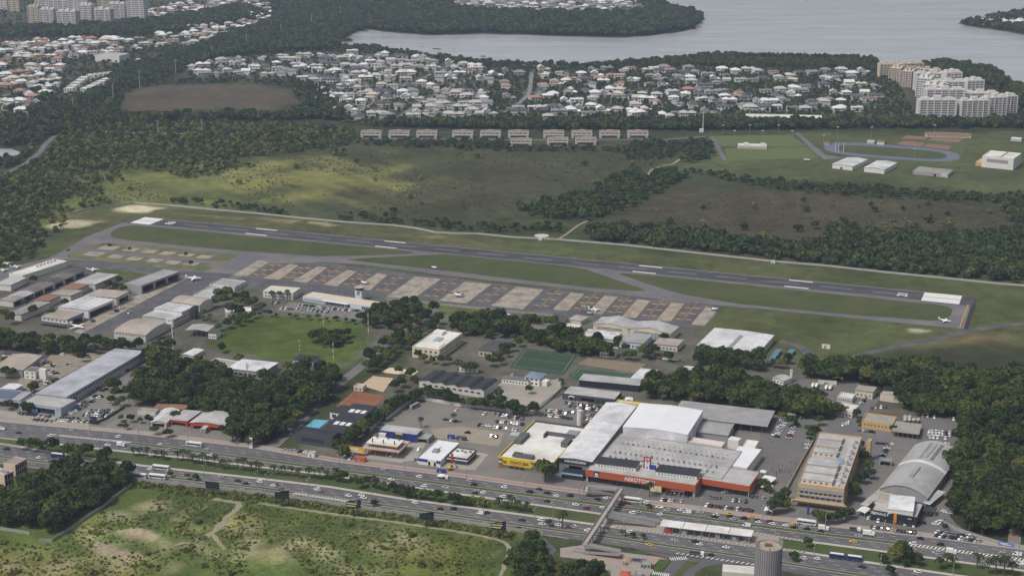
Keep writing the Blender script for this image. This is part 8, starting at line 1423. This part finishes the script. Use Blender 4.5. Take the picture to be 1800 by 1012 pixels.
# --- roadside signs near shopping front
for lb, q, w_, h_, pc, m1 in (('red white and blue vehicle advert board before the shopping front', t32(1140, 452), 17, 5, 1, REDC), ('yellow and white advert board beside the brown deck', t32(980, 445), 8, 4, 1, paint('sign cream', (214, 206, 150))), ('yellow advert hoarding of the fuel station', e3(165, 835), 12, 4.5, 2, paint('hoarding yellow', (214, 164, 70))), ('blue banner on the avenue edge at the wood', t33(1668, 808), 9, 2.2, .4, paint('banner blue', (110, 130, 196))), ('black billboard panel at the dealer corner', t20(640, 955), 6, 6, .3, BLACKC), ('tall white pylon sign at the club road corner', t30(1718, 140), 2.4, 8, .2, WHITEP), ('blue flag sign before the office block', t33(312, 590), 1.4, 6, .2, BLUEC)):
    X, Y = P(q); t = thing('sign_board', lb, 'sign', (X, Y, 0), wang(q)); MB().box(-w_ / 2, w_ / 2, -.15, .15, pc, pc + h_).obj('panel', m1, t)
    for sx in (-.4, .4): MB().box(w_ * sx - .12, w_ * sx + .12, .16, .4, 0, pc + h_ * .8).obj('post', DARKP, t)
    if w_ > 7: MB().box(-w_ * .4, w_ * .1, -.2, -.16, pc + h_ * .5, pc + h_ * .75).box(-w_ * .3, w_ * .3, -.2, -.16, pc + h_ * .2, pc + h_ * .35).obj('printed_band', WHITEP if m1 is not WHITEP else BLUEC, t)
X, Y = P(s5(1047, 930)); t = thing('sign_pole', 'tall white pole with blue and white sign box above the hangars', 'sign', (X, Y, 0), RANG); MB().bar((0, 0, 0), (0, 0, 26), .45, 10, .35).obj('pole', WHITEP, t); MB().box(-5.4, .3, -.4, .4, 21.5, 26).obj('sign_box', WHITEP, t); MB().box(-3.6, -1.0, -.46, -.41, 23.8, 25.2).obj('emblem', paint('emblem blue', (90, 150, 200)), t)
X, Y = P(t33(898, 715)); t = thing('sign_pole', 'slim orange totem post before the black showroom', 'sign', (X, Y, 0)); MB().box(-.3, .3, -.15, .15, 0, 9).obj('post', paint('panel orange', (204, 140, 52)), t); MB().box(-.6, .6, -.25, .25, 9, 10).obj('head', paint('panel orange', (204, 140, 52)), t)
# --- excavators, containers, dish
for i, (q, a) in enumerate(((t31(1330, 285), .4),)):
    X, Y = P(q); t = thing('excavator', 'yellow excavator with raised arm before the drive-in restaurant', 'excavator', (X, Y, .1), a); YE = paint('digger yellow', (214, 170, 50))
    MB().box(-1.6, 1.6, -1.3, -.7, 0, .9).obj('track', TYRE, t); MB().box(-1.6, 1.6, .7, 1.3, 0, .9).obj('track', TYRE, t); MB().box(-1.7, 1.2, -1.1, 1.1, .95, 2.2).obj('body', YE, t); MB().box(.2, 1.4, -1.1, 0, 2.2, 3.2).obj('cab', CGL, t); MB().bar((1.2, .3, 2), (3.2, .3, 4.6), .25, 5).bar((3.2, .3, 4.6), (4.6, .3, 1.6), .2, 5).obj('arm', YE, t); MB().box(4.2, 5.0, -.2, .8, .8, 1.6).obj('bucket', DARKP, t)
for lb, q, dims, m1, a in (('orange container beside the fuel station corner', e3(200, 895), (8, 3, 3), ORANGE, RP), ('blue skip beside the concrete mixer', t31(1268, 303), (6, 2.4, 1.8), BLUEC, RP), ('blue container in the dusty yard', e3(1150, 658), (5, 2.4, 2.6), BLUEC, RP), ('dark container beside the dusty yard', e3(1258, 675), (7, 2.4, 2.6), DKGREY, RP), ('white portable cabin at the car park gate, left one', e5(1498, 318), (4, 3, 3), WHITE, RP), ('white portable cabin at the car park gate, right one', e5(1562, 325), (5, 3, 3), WHITE, RP), ('white guard cabin at the gym forecourt', t31(385, 195), (5, 4, 3.4), WHITE, RP), ('white container in the dealer yard by the wood', e7(688, 85), (8, 3, 3), WHITE, RP), ('white marker board on the airfield grass', t23(435, 440), (7, .5, 4), WHITE, RANG), ('small white instrument hut below the marsh path', t12(195, 672), (4, 3, 3), WHITE, RANG), ('white instrument hut beside the perimeter wall', t13(75, 828), (4, 3, 3), WHITE, RANG), ('white tank trailer in the depot', w8(572, 375), (14, 2.5, 2.6), WHITE, -.15)):
    X, Y = P(q); t = thing('cabin' if 'cabin' in lb or 'hut' in lb else 'marker_board' if 'marker' in lb else 'container', lb, 'container' if 'container' in lb or 'skip' in lb else 'cabin' if 'marker' not in lb else 'sign', (X, Y, .1), a); w_, d_, h_ = dims
    MB().box(-w_ / 2, w_ / 2, -d_ / 2, d_ / 2, .15, h_).obj('shell', m1, t); MB().box(-w_ / 2 - .05, w_ / 2 + .05, -d_ / 2 - .05, d_ / 2 + .05, h_, h_ + .12).obj('top', R_LGREY if m1 is WHITE else m1, t); MB().box(-w_ * .2, w_ * .05, -d_ / 2 - .04, -d_ / 2 - .005, .2, h_ * .75).obj('door', GREYP, t)
for i in range(3): canopy('tent', 'white tent beside the shopping car park, %s from the top' % ordinal(i + 1), (t32(1690, 350), t32(1700, 400), t32(1690, 300))[i], (t32(1770, 372), t32(1745, 420), t32(1730, 308))[i], (t32(1720, 318), t32(1722, 375), t32(1702, 285))[i], 3.6, WHITEP, 2, 2, th=.3, rh=.4)
canopy('tent', 'white tent at the corner of the shopping forecourt', t33(10, 565), t33(70, 572), t33(20, 535), 3.6, WHITEP, 2, 2, th=.3, rh=1.2); canopy('tent', 'white tent before the dark shop row', t22(385, 768), t22(425, 772), t22(392, 752), 3.2, WHITEP, 2, 2, th=.3, rh=.8); canopy('tent', 'white peaked tent behind the shopping hall', e4(1415, 135), e4(1500, 140), e4(1425, 108), 3.6, WHITEP, 2, 2, th=.3, rh=.8)
# --- long lot walls
wallrun('lot_wall', [e3(470, 470), e3(600, 370), e3(780, 240)], 2.4, .3, WHITEW, 'whitewashed wall beside the row of trees at the yard'); wallrun('lot_wall', [e3(775, 238), e3(1200, 315), e3(1600, 358), e3(1790, 388)], 2.6, .3, WHITEW, 'long whitewashed wall along the top of the yard'); wallrun('lot_wall', [e4(0, 228), e4(200, 255), e4(460, 290)], 2.4, .3, mat('painted advert wall', (206, 200, 196), .85, .15, .3, var2=(150, 130, 126)), 'wall painted with adverts beside the yard trees'); wallrun('lot_wall', [e4(460, 285), e4(600, 170), e4(760, 20)], 2.2, .3, WHITEW, 'low patterned wall beside the paved club yard'); wallrun('lot_wall', [e6(0, 680), e6(150, 400), e6(290, 165)], 2.6, .4, GREYW, 'dark topped wall between car park and yellow block')
wallrun('lot_wall', [t21(90 + 1000, 770), t21(880, 900), t21(780, 1010)], 2.2, .3, WHITEW, 'white wall segment beside the gym row'); wallrun('hedge_wall', [t33(1215, 640), t33(1320, 700), t33(1500, 760), t33(1640, 800)], 2.4, .3, GREYW, 'grey wall along the wood beside the parked cars'); wallrun('lot_wall', [e7(1000, 862), e7(1110, 815), e7(1300, 695)], 1.8, .8, mat('clipped hedge', (66, 78, 52), .95, .25, .6), 'clipped hedge between dealer lot and restaurant', 'hedge'); wallrun('apron_fence', [(679, 527), (780, 537), (874, 547), (972, 556)], 2.2, .15, GREYW, 'grey fence along the lower apron edge', 'fence')
# --- masts
for i, (q, hh, m1) in enumerate(((t21(300, 466), 11, 0), (t21(530, 526), 16, 1), (t21(463, 330), 17, 1), (t21(613, 260), 16, 0), (t21(770, 350), 20, 1), (t21(316, 235), 10, 0))):
    X, Y = P(q); t = thing('radio_mast', '%s banded radio mast on the lawn, %s from the left' % (('red and white', 'cream')[m1], ordinal([1, 4, 3, 5, 6, 2][i])), 'mast', (X, Y, 0))
    for k in range(6): MB().bar((0, 0, hh * k / 6), (0, 0, hh * (k + 1) / 6), .28, 6).obj('segment', (WHITEP if k % 2 else (REDC if not m1 else paint('mast ochre', (190, 150, 90)))), t)
for i, (x, y0, y1) in enumerate(((190, 30, 115), (346, 30, 112), (510, 30, 112), (128, 0, 52), (277, 0, 50), (436, 0, 50), (686, 55, 100), (762, 10, 95), (950, 10, 100), (1188, 130, 208), (1300, 0, 85), (1450, 70, 168))):
    X, Y = P(w6(x, y1)); hh = (y1 - y0) * .31667 / (F / (Y * cp + CAM_H * sp)) ; t = thing('floodlight', 'slim floodlight pole at the sports ground, %s one' % ordinal(i + 1), 'floodlight', (X, Y, 0), 0, 'floodlights of the sports ground'); MB().bar((0, 0, 0), (0, 0, hh), .3, 6, .18).obj('pole', GREYP, t); MB().box(-1.8, 1.8, -.2, .2, hh - .6, hh + .6).obj('lamp_panel', OFFW, t)
for i, (q, hh) in enumerate(((t00(503, 770), 24), (t00(777, 697), 28), (t00(957, 601), 30), (t00(1204, 508), 27), (t00(1453, 396), 22), (t00(1688, 321), 26), (t01(172, 246), 26), (t01(383, 201), 34), (t01(577, 137), 34), (t01(783, 66), 28), (t01(937, 36), 28), (t00(1385, 918), 22), (t00(1083, 918), 20))):
    X, Y = P(q); t = thing('power_pylon', 'slender white power pole in the wood, %s along the line' % ordinal(i + 1), 'power pole', (X, Y, 0), .5, 'power poles through the wood'); MB().bar((0, 0, 0), (0, 0, hh), .55, 6, .3).obj('pole', OFFW, t)
    for k in range(3): MB().bar((-2.6, 0, hh - 1 - 2.4 * k), (2.6, 0, hh - 1 - 2.4 * k), .14, 5).obj('cross_arm', OFFW, t)
X, Y = P(t02(1305, 905)); t = thing('radio_mast', 'white mast with equipment base at the tree belt end', 'mast', (X, Y, 0)); MB().bar((0, 0, 0), (0, 0, 32), .7, 7, .3).obj('pole', WHITEP, t); MB().box(-5, 1, -2, 2, 0, 5).obj('equipment_hut', WHITE, t)
for i, (x, y) in enumerate(((752, 152), (770, 153), (798, 152))):
    X, Y = P(w6(x, y)); t = thing('flag_mast', 'tall white mast beside the blue track, %s from the left' % ordinal(i + 1), 'mast', (X, Y, 0)); MB().bar((0, 0, 0), (0, 0, 14), .35, 6, .2).obj('pole', WHITEP, t); MB().bar((0, 0, 14), (0, 0, 14.3), .5, 6).obj('cap', WHITEP, t)
q = P(t20(1700, 740)); t = thing('phone_mast', 'white mobile phone mast among the park trees', 'mast', (q[0], q[1], 0)); MB().bar((0, 0, 0), (0, 0, 24), .4, 7, .3).obj('pole', OFFW, t)
for i in range(3): a = 2.1 * i; MB().box(1.2 * math.cos(a) - .25, 1.2 * math.cos(a) + .25, 1.2 * math.sin(a) - .2, 1.2 * math.sin(a) + .2, 20, 24).obj('antenna_panel', WHITEP, t)
# ---------------------------------------------------------------- people
def person_mesh(shirt, trousers, seed):
    r = random.Random(seed); sw = r.uniform(.06, .28)
    V = [(0, 0, .95), (0, 0, 1.2), (0, 0, 1.42), (0, .01, 1.52), (0, .02, 1.66), (-.2, 0, 1.4), (-.25, sw * .3, 1.14), (-.24, sw * .8, .92), (.2, 0, 1.4), (.25, -sw * .3, 1.14), (.24, -sw * .8, .92), (-.1, 0, .9), (-.1, sw * .6, .5), (-.1, sw * .2, .06), (-.1, sw * .2 + .14, .04), (.1, 0, .9), (.1, -sw * .2, .5), (.1, -sw, .06), (.1, -sw + .14, .04)]
    E_ = [(0, 1), (1, 2), (2, 3), (3, 4), (2, 5), (5, 6), (6, 7), (2, 8), (8, 9), (9, 10), (0, 11), (11, 12), (12, 13), (13, 14), (0, 15), (15, 16), (16, 17), (17, 18)]
    rad = [.15, .15, .16, .06, .11, .07, .05, .045, .07, .05, .045, .09, .07, .05, .045, .09, .07, .05, .045]
    me = bpy.data.meshes.new('body_frame'); me.from_pydata(V, E_, []); o = bpy.data.objects.new('tmp', me); COL.objects.link(o); md = o.modifiers.new('s', 'SKIN'); me.skin_vertices[0].data[0].use_root = True
    for i, v in enumerate(me.skin_vertices[0].data): v.radius = (rad[i], rad[i])
    ss = o.modifiers.new('u', 'SUBSURF'); ss.levels = 1
    dg = bpy.context.evaluated_depsgraph_get(); m2 = bpy.data.meshes.new_from_object(o.evaluated_get(dg)); bpy.data.objects.remove(o); m2.name = 'person'
    for c in (shirt, trousers, (150, 110, 86), (40, 32, 28)): m2.materials.append(mat('cloth %d %d %d' % c, c, .9, .05, 1))
    for p in m2.polygons: z = p.center.z; p.material_index = 1 if z < .95 else 0 if z < 1.47 and abs(p.center.x) < .24 else 3 if z > 1.66 else 2
    m2.shade_smooth(); return m2
PM = [person_mesh(s, t_, i) for i, (s, t_) in enumerate((((60, 62, 70), (44, 46, 58)), ((190, 188, 184), (50, 54, 70)), ((120, 50, 48), (60, 60, 62)), ((70, 90, 130), (40, 40, 44)), ((48, 50, 50), (90, 84, 76))))]
SHN = ['dark grey shirt', 'white shirt', 'red shirt', 'blue shirt', 'black shirt']
rp_ = random.Random(5); PP = [(e5(rp_.gauss(1420, 55), rp_.gauss(890, 28)), 'in the car park crowd') for _ in range(26)] + [(e5(*q), 'on the shopping car park lanes') for q in ((1310, 550), (1345, 590), (1310, 800), (1210, 830), (1160, 800), (1545, 800), (1600, 815), (1620, 820), (1640, 815), (1550, 930), (1560, 940))] + [(t32(*q), 'on the plaza below the footbridge') for q in ((820, 830), (830, 835), (815, 925), (640, 860), (560, 850), (905, 960), (780, 945))] + [(t32(*q), 'on the avenue pavement') for q in ((285, 390), (300, 755), (855, 608), (1640, 590))]
cnt = {}
for q, place in sorted(PP, key=lambda t: t[0][0]):
    X, Y = P(q); i = rp_.randrange(5); cnt[(i, place)] = cnt.get((i, place), 0) + 1
    o = obj('person', PM[i], None, (X, Y, .13), rp_.uniform(0, 6.28), 'person in %s %s, %s from left' % (SHN[i], place, ordinal(cnt[(i, place)])), 'person', 'people ' + place)
# ---------------------------------------------------------------- air
b = MB().box(-2600, 2600, -60, 6400, -1.5, 416); hz = b.mesh('haze', None); hm = bpy.data.materials.new('hazy air'); hm.use_nodes = True; N = hm.node_tree.nodes; N.remove(N['Principled BSDF']); pv = N.new('ShaderNodeVolumePrincipled')
pv.inputs['Color'].default_value = (.66, .78, 1, 1); pv.inputs['Density'].default_value = HAZE = 0.00007; pv.inputs['Anisotropy'].default_value = .2; hm.node_tree.links.new(pv.outputs[0], N['Material Output'].inputs['Volume']); hz.materials.append(hm); tag(obj('haze', hz), kind='stuff')
# ---------------------------------------------------------------- pieces of a part hang under that part
UNDER = {'roof': ('roof_unit', 'skylight', 'roof_vent', 'small_vents', 'roof_seam', 'ridge_ventilator', 'penthouse', 'air_unit', 'roof_house', 'stair_head', 'solar_panel', 'roof_light', 'pale_roof_band', 'pergola', 'plant_room', 'roof_fan', 'roof_screen', 'chiller', 'roof_plant', 'roof_plinth', 'roof_ventilator', 'roof_hump', 'roof_rib', 'blue_roof', 'column_head'),
         'board': ('poster_line',), 'sign_board': ('lettering', 'sign_icon', 'flower_logo', 'sign_strapline'), 'fascia': ('lettering', 'sign_plate', 'yellow_sign'), 'arm': ('lamp_head',), 'cab': ('windscreen',), 'cabin': ('windscreen',), 'fuselage': ('windscreen',), 'panel': ('printed_band',), 'sign_box': ('emblem',), 'shaft': ('emblem',), 'shell': ('door',)}
for t in [o for o in COL.objects if o.parent is None and 'category' in o]:
    kids = {}
    for c in t.children: kids.setdefault(c.name.split('.')[0], []).append(c)
    for host, subs in UNDER.items():
        if len(kids.get(host, [])) >= 1:
            for n in subs:
                for c in kids.get(n, []): c.parent = kids[host][0]
